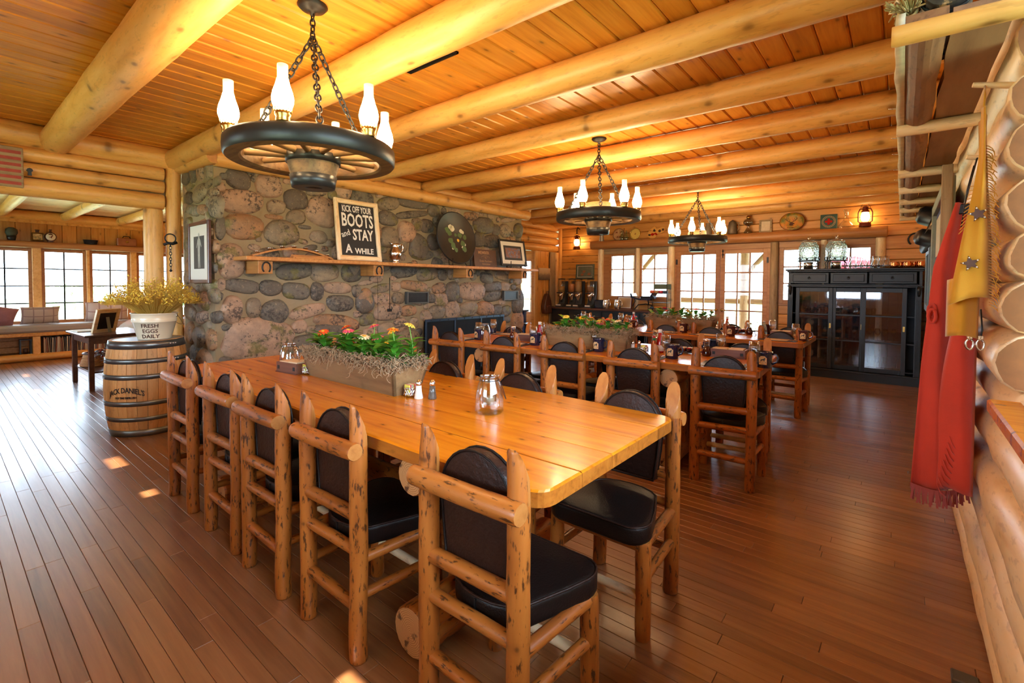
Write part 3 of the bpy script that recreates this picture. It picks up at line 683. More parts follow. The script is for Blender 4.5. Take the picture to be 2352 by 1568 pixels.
SIDE_ST = [(-5.14,2.13,0.176,0.08),(-5.43,2.12,0.107,0.063),(-4.82,2.1,0.129,0.04),(-4.73,2.19,0.083,0.039),(-4.91,2.19,0.093,0.034),(-5.34,1.99,0.178,0.053),(-5.07,1.97,0.124,0.051),(-4.74,1.97,0.15,0.103),(-5.39,2.23,0.117,0.035),(-5.46,1.86,0.105,0.073),(-5.06,1.79,0.159,0.088),(-5.44,1.65,0.119,0.082),(-4.88,1.62,0.177,0.067),(-5.36,1.47,0.174,0.082),(-4.94,1.43,0.179,0.058),(-5.08,1.12,0.162,0.089),(-5.43,1.19,0.178,0.062),(-4.94,1.27,0.18,0.058),(-5.22,1.32,0.14,0.04),(-4.82,1.17,0.126,0.067),(-5.43,0.99,0.164,0.073),(-5.12,0.96,0.163,0.06),(-4.77,0.98,0.124,0.057)]
def stone_mat():
    t = NT('field_stone'); co = t.coords((1,1,1))
    oi = t.n('ShaderNodeObjectInfo')
    base = t.ramp(oi.outputs['Random'], [(0.0,(0.13,0.105,0.075)),(0.15,(0.40,0.27,0.17)),(0.32,(0.24,0.185,0.115)),(0.48,(0.46,0.30,0.19)),(0.62,(0.15,0.13,0.095)),(0.76,(0.33,0.25,0.155)),(0.9,(0.38,0.20,0.09))], 'CONSTANT')
    n1 = t.noise(co, 9, 5, 0.65); n2 = t.noise(co, 30, 4, 0.7); n3 = t.noise(co, 5, 4, 0.6)
    c = t.mix(t.ramp(n1, [(0.35,(0,0,0)),(0.62,(1,1,1))]), t.mix(0.5, base, (0.10,0.085,0.07)), base)
    c = t.mix(t.math('MULTIPLY', t.ramp(t.math('ADD', t.math('MULTIPLY', n2, 0.55), t.math('MULTIPLY', n3, 0.45)), [(0.53,(0,0,0)),(0.58,(1,1,1))]), 0.85), c, (0.04,0.034,0.028))
    c = t.mix(t.ramp(n2, [(0.32,(0.5,)*3),(0.40,(0,0,0))]), c, (0.50,0.38,0.24))
    li = t.math('MULTIPLY', t.ramp(n3, [(0.54,(0,0,0)),(0.62,(1,1,1))]), t.math('LESS_THAN', t.math('FRACT', t.math('MULTIPLY', oi.outputs['Random'], 7.3)), 0.3))
    c = t.mix(t.math('MULTIPLY', li, 0.7), c, (0.20,0.17,0.045))
    t.set(Base_Color=c, Roughness=0.55); t.bump(t.math('ADD', n1, t.math('MULTIPLY', n2, 0.4)), 0.7, 0.02); return t.m
M['stone'] = stone_mat()
def mortar_mat():
    t = NT('mortar'); co = t.coords((1,1,1), rand=False); n1 = t.noise(co, 12, 5, 0.6); n2 = t.noise(co, 2.5, 3)
    c = t.mix(n2, (0.25,0.19,0.095), (0.40,0.32,0.20)); c = t.mix(t.math('MULTIPLY', n1, 0.45), c, (0.20,0.155,0.085))
    t.set(Base_Color=c, Roughness=0.85); t.bump(n1, 0.6, 0.02); return t.m
M['mortar'] = mortar_mat(); M['soot'] = plain('soot_black', (0.012,0.011,0.010), 0.9, var=0.4, bs=9)
fp = thing('stone_fireplace', 'massive field stone fireplace with wide chimney breast along the left wall', 'fireplace', (0,0,0))
XM = XF-0.028
B = MB(); B.box(XL-0.01, XM, 1.628, 4.06, 0, 2.36); B.box(XL-0.01, XM, 5.60, 6.10, 0, 2.36); B.box(XL-0.01, XM, 4.06, 5.60, 0.80, 2.36)
B.build('mortar_body', M['mortar'], fp)
B = MB(); B.box(XL+0.02, XL+0.06, 4.06, 5.60, 0, 0.80); B.box(XL, XM+0.01, 4.06, 5.60, 0.0, 0.012); B.box(XL, XM-0.05, 4.06, 4.09, 0, 0.8); B.box(XL, XM-0.05, 5.57, 5.60, 0, 0.8); B.box(XL, XM-0.05, 4.06, 5.60, 0.77, 0.80)
B.build('firebox', M['soot'], fp)
srnd = random.Random(5)
def pack(st, u0, u1, v0, v1, hole, rmin, tries):
    out = list(st)
    for k in range(tries):
        u = srnd.uniform(u0, u1); v = srnd.uniform(v0, v1)
        if hole and hole[0]-0.03 < u < hole[1]+0.03 and v < hole[3]+0.03: continue
        best = 0.15
        for (a, b, ra, rb) in out:
            du, dv = u-a, v-b; d = math.hypot(du, dv)
            if d < 0.5:
                an = math.atan2(dv/rb, du/ra); ed = math.hypot(ra*math.cos(an), rb*math.sin(an)); best = min(best, d-ed-0.008)
                if best < rmin: break
        if best < rmin: continue
        best = min(best, u1-u+0.01, u-u0+0.01, v1-v+0.01, v-v0+0.01)
        if hole and v < hole[3]+0.2:
            dx = max(hole[0]-u, 0, u-hole[1]); dz = max(0, v-hole[3]); best = min(best, math.hypot(dx, dz))
        if best < rmin: continue
        out.append((u, v, best*srnd.uniform(0.95,1.3), best*srnd.uniform(0.85,1.1)))
    return out
FS = pack(FRONT_ST, 1.62, 6.10, 0.0, 2.40, (4.06,5.60,0,0.80), 0.075, 5000); FS = pack(FS, 1.62, 6.10, 0.0, 2.40, (4.06,5.60,0,0.80), 0.036, 4000)
SS = pack(SIDE_ST, -5.58, -4.80, 0.0, 2.40, None, 0.07, 1500); SS = pack(SS, -5.58, -4.80, 0, 2.40, None, 0.035, 1200)
FS = [s_ for s_ in FS if not (4.10 < s_[0] < 5.56 and s_[1]-s_[3] < 0.74)]
def stone(u, v, ru, rv, face):
    n = 18; sd_ = srnd.random()*100; h = min(0.055, 0.30*min(ru, rv)+0.012); rot = srnd.uniform(-0.2,0.2); p = srnd.uniform(2.2,3.2)
    prof = [(1.04,-0.02),(1.0,0.30),(0.93,0.66),(0.78,0.90),(0.48,1.03),(0.2,1.07)]
    vs = []; fs = []
    for (k, hh) in prof:
        for a in range(n):
            an = 2*PI*a/n; c, s_ = math.cos(an), math.sin(an)
            q = 1/((abs(c)**p+abs(s_)**p)**(1/p)); q *= 1+0.13*vnoise(c*1.1+sd_, s_*1.1, sd_)
            x, y = ru*1.02*q*k*c, rv*1.02*q*k*s_
            x, y = x*math.cos(rot)-y*math.sin(rot), x*math.sin(rot)+y*math.cos(rot)
            z = h*hh*(1+0.35*vnoise(x*9+sd_, y*9, 1.0))
            vs.append((x, y, z))
    for i in range(len(prof)-1):
        for a in range(n): a2 = (a+1) % n; fs.append((i*n+a, i*n+a2, (i+1)*n+a2, (i+1)*n+a))
    vs.append((0,0,h*1.08)); 
    for a in range(n): fs.append(((len(prof)-1)*n+a, (len(prof)-1)*n+(a+1) % n, len(vs)-1))
    o = MB().add(vs, fs).build('stone', M['stone'], fp)
    if face == 'f': o.matrix_basis = Matrix(((0,0,1,XM-0.006),(1,0,0,u),(0,1,0,v),(0,0,0,1)))
    else: o.matrix_basis = Matrix(((1,0,0,u),(0,0,-1,1.628+0.006),(0,1,0,v),(0,0,0,1)))
allst = [(s_, 'f') for s_ in FS]+[(s_, 's') for s_ in SS]
for s_, fc in allst[:296]: stone(*s_, fc)
print('stones', len(allst))
# logs crowning the chimney breast
lg = [((-4.76,1.62,2.405),(-4.76,6.2,2.405),0.078),((-4.86,1.62,2.53),(-4.86,6.35,2.53),0.07),((-5.62,1.60,2.43),(-4.70,1.60,2.405),0.066),((-5.62,1.66,2.54),(-4.70,1.66,2.54),0.055)]
wc_ = struct(MB().box(XL, -4.86, 1.66, 6.1, 2.362, ZC).build('wall_chimney_top', M['oldwood']))
for a, b, r in lg: log('wall_log', a, b, r, r, M['log'], wc_, n=16, wob=0.04, endmat=M['logend'])

# mantel shelf with horseshoe brackets
mn = thing('mantel_shelf', 'long sawn wood mantel shelf across the stone chimney breast', 'shelf', (0,0,0))
MB().box(XF-0.04, -4.48, 1.77, 6.13, 1.494, 1.53, 0.004).build('shelf_board', M['mantel'], mn)
bb = MB()
def horseshoe(w, h):
    pts = []
    for i in range(15):
        a = -0.28*PI+ (1.56*PI)*i/14
        pts.append((0, w*math.cos(a)*(1.0), h*math.sin(a)))
    return pts
for y in (1.95,3.17,4.62,5.82):
    br = MB().box(XF-0.04,-4.52, y-0.065, y+0.065, 1.375, 1.494, 0.004).build('bracket', M['mantel'], mn)
    B = MB(); B.tube([(-4.514, y+0.005+p[1], 1.432-p[2]*-1) for p in horseshoe(0.036,0.05)], 0.011, 6, flat=0.6); B.build('horseshoe', M['iron'], br)
# vents
for k, (y, z, lb) in enumerate(((3.92,1.114,'black metal vent grille in the stone wall left of the firebox'),(5.78,1.113,'black metal vent grille in the stone wall right of the firebox'))):
    t = thing('wall_vent', lb, 'vent', (XF+0.015, y, z), 0, 'stone wall vents')
    B = MB(); B.box(-0.03,0.022,-0.175,-0.155,-0.075,0.075,0.002); B.box(-0.03,0.022,0.155,0.175,-0.075,0.075,0.002); B.box(-0.03,0.022,-0.155,0.155,0.058,0.075,0.002); B.box(-0.03,0.022,-0.155,0.155,-0.075,-0.058,0.002)
    B.build('frame', plain('grey_metal', (0.10,0.10,0.09), 0.5, 0.4), t); MB().box(-0.03,0.008,-0.156,0.156,-0.06,0.06).build('backing', M['black'], t)
    for q in range(9): MB().box(0.006,0.013,-0.154,0.154,-0.053+q*0.0125,-0.048+q*0.0125).build('louvre', M['black'], t)
# hanging damper rod and cord
dr = thing('damper_rod', 'thin black rod with a square end hanging below the mantel bracket', 'rod', (XF+0.09, 3.44, 0.97))
MB().tube([(0,0,0.39),(0,0,0.02)], 0.004).build('rod', M['iron'], dr); MB().box(-0.012,0.012,-0.028,0.028,-0.012,0.02,0.003).build('grip', M['iron'], dr)
co_ = tag(MB().tube([(XF+0.08,3.28,1.36),(XF+0.08,3.285,0.9),(XF+0.08,3.28,0.62)], 0.0022, 5).build('cord', M['iron']), 'thin dark cord hanging down the stones beside the damper rod', 'cord')
# fire screen
fs = thing('fire_screen', 'blue-black iron fire screen with dark mesh in front of the firebox', 'fire screen', (-4.66, -0.10, 0))
M['blueiron'] = plain('blued_iron', (0.035,0.06,0.10), 0.35, 0.5, var=0.2, bs=30)
B = MB(); B.box(-0.012,0.012,4.06,5.60,0.80,0.835,0.003); B.box(-0.012,0.012,4.06,5.60,0.03,0.06,0.003); B.build('rail', M['blueiron'], fs)
for y in (4.06,4.565,5.08,5.575): MB().box(-0.010,0.010,y,y+0.025,0,0.80,0.002).build('upright', M['blueiron'], fs)
for k in range(10): MB().lathe([(0,0),(0.008,0),(0.006,0.005),(0,0.006)], 8, xf=Matrix.Translation((0.012,4.15+k*0.15,0.818)) @ Matrix.Rotation(PI/2,4,'Y')).build('rivet', M['iron'], fs)
def mesh_mat():
    t = NT('fire_mesh'); tr = t.n('ShaderNodeBsdfTransparent'); mx = t.n('ShaderNodeMixShader'); mx.inputs[0].default_value = 0.86
    t.set(Base_Color=(0.004,0.005,0.008), Roughness=0.55, Specular_IOR_Level=0.2); t.l(tr.outputs[0], mx.inputs[1]); t.l(t.b.outputs[0], mx.inputs[2]); t.l(mx.outputs[0], t.t.nodes['Material Output'].inputs[0]); return t.m
MB().box(-0.002,0.002,4.08,5.59,0.05,0.81).build('mesh', mesh_mat(), fs)
fl = thing('fire_logs', 'charred logs with a small orange flame behind the fire screen', 'firewood', (0,0,0))
for k in range(4): log('firewood', (-5.15+0.07*k, 4.35+0.12*(k % 2), 0.09+0.09*(k//2)), (-5.10+0.07*k, 5.2-0.1*(k % 2), 0.09+0.09*(k//2)), 0.055, 0.05, M['soot'], fl, n=10)
fm = emit('flame', (1.0,0.25,0.04), 6.0)
for k in range(3):
    h = 0.07+0.05*srnd.random(); MB().lathe([(0.0,0),(0.022,0.02),(0.026,0.045),(0.016,h*0.6),(0.0,h)], 8, (-4.98+0.03*srnd.random(), 4.32+0.07*k, 0.16), sx=0.6).build('flame', fm, fl)

# ------------------------------------------------------------------ things on the mantel
MZ = 1.53; MX = -4.62
ar = thing('tealight_arch', 'curved wooden arch with a row of small silver candle cups on the mantel', 'candle holder', (MX, 2.265, MZ))
N = 20; arc = [(-0.40+0.80*i/N, 0.012+0.085*math.sin(PI*i/N)) for i in range(N+1)]
B = MB(); n = len(arc); v = []
for (y, z) in arc: v += [(-0.03,y,z-0.010),(0.03,y,z-0.010),(0.03,y,z+0.006),(-0.03,y,z+0.006)]
f = [(0,1,2,3)]+[(4*(n-1)+3,4*(n-1)+2,4*(n-1)+1,4*(n-1))]
for i in range(n-1):
    for k in range(4): f.append((4*i+k, 4*i+(k+1) % 4, 4*(i+1)+(k+1) % 4, 4*(i+1)+k))
B.add(v, f, 0, False); B.build('arch', M['mantel'], ar)
for i in range(7):
    y = -0.345+0.115*i; z = 0.02+0.085*math.sin(PI*(y+0.4)/0.8)
    MB().lathe([(0.0,0),(0.016,0),(0.024,0.012),(0.029,0.018),(0.026,0.018),(0.018,0.006),(0,0.006)], 14, (0,y,z)).build('candle_cup', M['steel'], ar)
bs = thing('kindling_bundle', 'bundle of split kindling sticks lying under the tealight arch', 'kindling', (MX+0.06, 2.39, MZ))
for k in range(9): board('stick', (0.012*(k % 3)-0.01, -0.19+0.02*(k % 4), 0.008+0.011*(k//3)), (0.012*(k % 3), 0.20-0.03*(k % 3), 0.008+0.011*(k//3)), 0.011, 0.010, M['mantel'], bs, b=0.001)
# chalkboard sign
def tilt(y0, lean): return Matrix(((0,-math.sin(lean)*0+0,0,0),(0,0,0,0),(0,0,0,0),(0,0,0,1)))
def facing_x(loc, lean=0.0, rz=0.0):
    # local x -> world +y (reading direction when seen from +x), local y -> up, local z -> toward the room (+x), leaning back by `lean`
    m = Matrix(((0,0,1,0),(1,0,0,0),(0,1,0,0),(0,0,0,1)))
    return Matrix.Translation(loc) @ Matrix.Rotation(rz,4,'Z') @ Matrix.Rotation(-lean,4,'Y') @ m
def setm(o, m): o.matrix_basis = m; return o
M['chalk'] = plain('chalk_white', (0.80,0.78,0.72), 0.9); M['slate'] = plain('chalkboard_black', (0.016,0.017,0.018), 0.7, var=0.3, bs=8)
M['cream'] = plain('cream_card', (0.78,0.75,0.66), 0.8)
sg = thing('chalkboard_sign', 'black chalkboard sign in a rough light wood frame on the mantel', 'sign'); setm(sg, facing_x((-4.56,2.965,MZ+0.004), 0.13))
MB().box(-0.235,0.235,0.03,0.635,-0.012,0.0).build('chalkboard', M['slate'], sg)
log('frame_side', (-0.245,0.0,0.0), (-0.245,0.665,0.0), 0.028, 0.026, M['loglight'], sg, n=10, wob=0.12, flat=(0.018,0.018)); log('frame_side', (0.245,0.0,0.0), (0.245,0.665,0.0), 0.027, 0.028, M['loglight'], sg, n=10, wob=0.12, flat=(0.018,0.018))
log('frame_rail', (-0.245,0.028,0.002), (0.245,0.028,0.002), 0.028, 0.027, M['loglight'], sg, n=10, wob=0.12, flat=(0.018,0.02)); log('frame_rail', (-0.245,0.64,0.002), (0.245,0.64,0.002), 0.027, 0.027, M['loglight'], sg, n=10, wob=0.12, flat=(0.018,0.02))
def sgtext(s_, size, x, y, sx=1.0, bold=0.003, rot=0.0, name='lettering', mat=None, par=None, z=0.0025):
    b = text_mb(s_, size, 0.002, bold)
    xform(b, lambda a, c, d: (x+(a*sx*math.cos(rot)-c*math.sin(rot)), y+(a*sx*math.sin(rot)+c*math.cos(rot)), z+d))
    return b.build(name, mat or M['chalk'], par or sg)
sgtext('KICK OFF YOUR', 0.098, 0.0, 0.560, 0.50, 0.002); sgtext('BOOTS', 0.20, 0.0, 0.435, 0.60, 0.004); sgtext('and', 0.09, -0.155, 0.29, 0.85, 0.001, 0.35)
sgtext('STAY', 0.165, 0.055, 0.28, 0.66, 0.004); sgtext('A', 0.13, -0.13, 0.125, 0.85, 0.003); sgtext('WHILE', 0.085, 0.06, 0.105, 0.9, 0.002)
# silver pitcher
pt = thing('silver_pitcher', 'ornate embossed silver water pitcher on the mantel beside the chalkboard sign', 'pitcher', (-4.60,3.45,MZ), 0)
B = MB(); B.lathe([(0.0,0),(0.05,0),(0.052,0.01),(0.036,0.022),(0.062,0.055),(0.078,0.10),(0.074,0.135),(0.048,0.175),(0.045,0.20),(0.056,0.225),(0.050,0.225),(0.040,0.20),(0.0,0.19)], 22); B.build('body', M['silver'], pt)
MB().tube([(0,0.05,0.205),(0,0.095,0.225),(0,0.115,0.19),(0,0.098,0.14),(0,0.066,0.115)], [0.010,0.009,0.009,0.008,0.008], 8).build('handle', M['silver'], pt)
MB().add([(-0.03,-0.035,0.195),(0.03,-0.035,0.195),(0.02,-0.05,0.232),(-0.02,-0.05,0.232),(0,-0.095,0.242),(0,-0.05,0.20)], [(0,1,5),(1,2,4,5),(3,0,5,4),(2,3,4)]).build('spout', M['silver'], pt)
# painted barrel head on easel
dk = thing('barrel_head', 'round dark barrel head painted with pale flowers, propped on the mantel', 'plaque'); setm(dk, facing_x((-4.53,4.43,MZ+0.03), 0.16, 0.0))
R_ = 0.345
B = MB(); B.lathe([(0,-0.012),(R_,-0.012),(R_+0.006,-0.004),(R_+0.006,0.008),(R_-0.008,0.010),(R_-0.014,0.004),(0,0.004)], 48, (0,R_,0)); B.build('disc', plain('dark_painted_wood', (0.035,0.026,0.016), 0.4, var=0.5, bs=9), dk)
MB().tube([(R_*math.cos(a*PI/24), R_+R_*math.sin(a*PI/24), 0.006) for a in range(48)], 0.007, 6, closed=True).build('rim', M['iron'], dk)
fr_ = random.Random(9)
pc = [plain('paint_white', (0.75,0.70,0.50), 0.7), plain('paint_yellow', (0.75,0.45,0.04), 0.7), plain('paint_leaf', (0.10,0.16,0.05), 0.7)]
for (x, y, r, m_) in [(-0.07,0.46,0.06,0),(-0.10,0.48,0.045,0),(0.09,0.44,0.04,0),(0.12,0.43,0.03,0),(0.02,0.31,0.026,1),(-0.02,0.38,0.03,2),(-0.16,0.44,0.05,2),(-0.12,0.40,0.05,2),(0.06,0.38,0.05,2),(0.15,0.36,0.04,2),(0.10,0.27,0.05,2),(-0.08,0.24,0.055,2),(-0.03,0.18,0.04,2),(0.12,0.2,0.05,2),(-0.12,0.3,0.05,2),(0.14,0.26,0.022,0),(0.09,0.22,0.02,0),(-0.09,0.2,0.025,0)]:
    k = 9; pl = [(x+r*(0.6+0.4*fr_.random())*math.cos(2*PI*i/k), y+r*(0.6+0.4*fr_.random())*math.sin(2*PI*i/k)) for i in range(k)]
    MB().prism(pl, 0.0041, 0.0049+0.0003*m_).build('painted_motif', pc[m_], dk)
es = thing('plate_easel', 'small black wire easel holding the painted barrel head', 'easel', (-4.53,4.43,MZ))
for s_ in (-0.16,0.16): MB().tube([(0.045,s_,0.09),(0.045,s_,0.0),(0.05,s_,0.003),(-0.02,s_,0.004),(-0.12,s_*0.6,0.20)], 0.005, 6).build('easel_leg', M['iron'], es)
# plaque
pq = thing('member_plaque', 'brown wooden plaque with pale engraved lettering leaning on the mantel', 'plaque'); setm(pq, facing_x((-4.60,5.04,MZ+0.002), 0.16))
MB().box(-0.235,0.235,0.0,0.255,-0.022,0,0.003).build('board', plain('brown_plaque', (0.085,0.034,0.015), 0.4, var=0.3, bs=14), pq)
M['engrave'] = plain('engraved_tan', (0.42,0.24,0.12), 0.7)
sgtext('MEMBER', 0.062, -0.03, 0.205, 1.0, 0.001, mat=M['engrave'], par=pq, z=0.001)
sgtext('The', 0.026, 0.0, 0.128, 1.0, 0.0, mat=M['engrave'], par=pq, z=0.001); sgtext('Dude Ranchers', 0.044, 0.0, 0.085, 0.95, 0.0, mat=M['engrave'], par=pq, z=0.001); sgtext('Association', 0.038, 0.0, 0.042, 0.95, 0.0, mat=M['engrave'], par=pq, z=0.001)
MB().tube([(0.085*math.cos(PI*i/10), 0.135+0.030*math.sin(PI*i/10), 0.001) for i in range(11)], 0.0015, 5).build('engraved_arc', M['engrave'], pq)
for a in (-0.05,-0.015,0.02): MB().tube([(a,0.138,0.001),(a+0.014,0.150,0.001),(a+0.03,0.140,0.001)], 0.0013, 5).build('engraved_bird', M['engrave'], pq)
# framed photograph on easel
def framed(name, label, cat, m, w, h, fw_, fmat, mat_w, art, d=0.022):
    t = thing(name, label, cat); setm(t, m)
    B = MB(); B.box(-w/2,-w/2+fw_,0,h,-d,0.004,0.003); B.box(w/2-fw_,w/2,0,h,-d,0.004,0.003); B.box(-w/2+fw_,w/2-fw_,0,fw_,-d,0.004,0.003); B.box(-w/2+fw_,w/2-fw_,h-fw_,h,-d,0.004,0.003)
    B.build('frame', fmat, t); MB().box(-w/2+fw_,w/2-fw_,fw_,h-fw_,-d,-0.008).build('mat_board', M['cream'], t)
    if art: MB().box(-w/2+fw_+mat_w,w/2-fw_-mat_w,fw_+mat_w,h-fw_-mat_w,-0.009,-0.0065).build('print', art, t)
    return t
def blotch(name, stops, sc=6, kind='Object'):
    t = NT(name); n1 = t.noise(t.coords((1,1,1), rand=False), sc, 4, 0.6); t.set(Base_Color=t.ramp(n1, stops), Roughness=0.5); return t.m
ph = framed('framed_photograph', 'black framed colour photograph on a small easel at the right end of the mantel', 'picture', facing_x((-4.53,5.60,MZ+0.035), 0.18, -0.05), 0.58, 0.40, 0.03, M['black'], 0.06, plain('photo_black_border', (0.02,0.02,0.02), 0.4))
MB().box(-0.165,0.165,0.125,0.275,-0.006,-0.005).build('photo', blotch('photo_print', [(0.3,(0.05,0.03,0.04)),(0.45,(0.3,0.12,0.05)),(0.55,(0.10,0.12,0.2)),(0.7,(0.55,0.35,0.18))], 18), ph)
es = thing('photo_easel', 'small black wire easel holding the framed photograph', 'easel', (-4.52,5.60,MZ))
for s_ in (-0.17,0.17): MB().tube([(0.05,s_,0.10),(0.05,s_,0.0),(-0.02,s_,0.004),(-0.12,s_*0.6,0.20)], 0.006, 6).build('easel_leg', M['iron'], es)
def oil_lamp(name, label, loc, sc=1.0, lit=False):
    t = thing(name, label, 'oil lamp', loc)
    g = M['smokeglass']
    MB().lathe([(0,0),(0.055*sc,0),(0.058*sc,0.01*sc),(0.03*sc,0.06*sc),(0.013*sc,0.09*sc),(0.03*sc,0.105*sc),(0.062*sc,0.13*sc),(0.066*sc,0.16*sc),(0.045*sc,0.19*sc),(0.022*sc,0.20*sc),(0,0.20*sc)], 18).build('font', g, t)
    MB().lathe([(0,0.20*sc),(0.024*sc,0.20*sc),(0.028*sc,0.225*sc),(0.018*sc,0.245*sc),(0,0.245*sc)], 14).build('burner', M['brass'], t)
    return t
def thin_glass(name, col, a=0.18):
    t = NT(name); tr = t.n('ShaderNodeBsdfTransparent'); tr.inputs[0].default_value = (*col,1); gl = t.n('ShaderNodeBsdfGlossy'); gl.inputs['Roughness'].default_value = 0.03
    lw = t.n('ShaderNodeLayerWeight'); lw.inputs[0].default_value = 0.35; mx = t.n('ShaderNodeMixShader')
    t.l(t.math('ADD', t.math('MULTIPLY', lw.outputs['Facing'], 0.6), a*0.45), mx.inputs[0]); t.l(tr.outputs[0], mx.inputs[1]); t.l(gl.outputs[0], mx.inputs[2])
    t.l(mx.outputs[0], t.t.nodes['Material Output'].inputs[0]); t.t.nodes.remove(t.b); return t.m
M['tglass'] = thin_glass('thin_clear_glass', (0.97,0.98,0.97)); M['smokeglass'] = thin_glass('smoked_glass', (0.62,0.60,0.52), 0.3); M['greenglass'] = thin_glass('green_tinted_glass', (0.72,0.86,0.80), 0.3)
ol = oil_lamp('oil_lamp', 'clear glass oil lamp behind the framed photograph on the mantel end', (-4.70,5.99,MZ), 1.0)
MB().lathe([(0.022,0.245),(0.036,0.29),(0.036,0.32),(0.022,0.38),(0.026,0.47)], 16).build('chimney', M['tglass'], ol)
for o_ in ol.children:
    if o_.name.startswith('font'): o_.data.materials[0] = M['tglass']
# picture on the side of the chimney
def facing_ny(loc, rz=0.0, lean=0.0):
    # local x -> +x, local y -> up, local z -> -y (toward the camera)
    m = Matrix(((1,0,0,0),(0,0,-1,0),(0,1,0,0),(0,0,0,1)))
    return Matrix.Translation(loc) @ Matrix.Rotation(rz,4,'Z') @ Matrix.Rotation(-lean,4,'X') @ m
pw = framed('portrait_photograph', 'tall dark framed black and white photograph hung on the stone side wall', 'picture', facing_ny((-5.035,1.57,1.285), 0.0), 0.53, 0.565, 0.032, M['darkwood'], 0.10, plain('sepia_print', (0.035,0.032,0.026), 0.5, var=0.3, bs=6))
fig = [(-0.02,0.14),(-0.005,0.14),(0.0,0.26),(0.012,0.14),(0.03,0.14),(0.026,0.28),(0.03,0.36),(0.06,0.33),(0.068,0.34),(0.035,0.40),(0.016,0.415),(0.018,0.45),(0.0,0.465),(-0.014,0.45),(-0.012,0.415),(-0.03,0.40),(-0.06,0.33),(-0.05,0.325),(-0.026,0.37),(-0.024,0.28)]
MB().prism(fig, -0.0064, -0.0058).build('printed_figure', plain('print_grey', (0.42,0.40,0.34), 0.6, var=0.4, bs=40), pw)
# wrought iron scroll stand by the chimney foot
sc_ = thing('scroll_stand', 'black wrought iron scrollwork stand beside the barrel at the stone corner', 'stand', (-4.78,1.44,0))
def spiral(cx, cz, r0, turns, d=1, a0=0): return [(cx+d*r0*(1-0.8*i/28)*math.cos(a0+turns*2*PI*i/28), 0, cz+r0*(1-0.8*i/28)*math.sin(a0+turns*2*PI*i/28)) for i in range(29)]
for (cx, cz, r, d, a) in ((-0.10,0.40,0.075,1,-1.5),(0.10,0.40,0.075,-1,-1.5),(-0.09,0.56,0.055,1,1.5),(0.09,0.56,0.055,-1,1.5)):
    MB().tube(spiral(cx, cz, r, 1.4, d, a), 0.008, 7).build('scroll', M['iron'], sc_)
for x in (-0.16,0.0,0.16): MB().tube([(x,0,0),(x,0,0.52 if x == 0 else 0.42)], 0.009, 7).build('bar', M['iron'], sc_)
MB().tube([(-0.18,0,0.30),(0.18,0,0.30)], 0.008, 7).build('bar', M['iron'], sc_)
for x in (-0.16,0.16): MB().tube([(x,-0.06,0.0),(x,0.0,0.12),(x,0.06,0.0)], 0.008, 7).build('foot', M['iron'], sc_)
# ------------------------------------------------------------------ wagon wheel chandeliers
M['wheelwood'] = wood('old_wheel_wood', (0.26,0.155,0.055), (0.16,0.085,0.03), (0.06,0.03,0.012), 0.7, 0.8, 0.2, 4, 0.3, 0.5)
M['wheelband'] = plain('wheel_iron_band', (0.022,0.023,0.022), 0.38, 0.35, var=0.35, bs=7)
M['glow'] = emit('lit_lamp_glass', (1.0,0.70,0.37), 64.0)
def frost():
    t = NT('frosted_chimney_glass'); tr = t.n('ShaderNodeBsdfTransparent'); mx = t.n('ShaderNodeMixShader'); mx.inputs[0].default_value = 0.35
    t.set(Base_Color=(0.95,0.9,0.8), Roughness=0.2); t.l(tr.outputs[0], mx.inputs[1]); t.l(t.b.outputs[0], mx.inputs[2]); t.l(mx.outputs[0], t.t.nodes['Material Output'].inputs[0]); return t.m
M['frost'] = frost()
def chain(pts0, pts1, n, r=0.0045):
    b = MB(); a = Vector(pts0); d = (Vector(pts1)-a)
    q0 = d.to_track_quat('Z', 'Y'); step = d.length/n; L = step*0.68; w = L*0.52
    for k in range(n):
        loop = []
        for i in range(14):
            an = 2*PI*i/14; loop.append((w*math.cos(an), 0, L*math.sin(an)*(1.0)))
        m = Matrix.Translation(a+d*((k+0.5)/n)) @ q0.to_matrix().to_4x4() @ Matrix.Rotation((PI/2 if k % 2 else 0)+0.3*math.sin(k*2.1), 4, 'Z')
        b.tube(loop, r, 6, closed=True, xf=m)
    return b
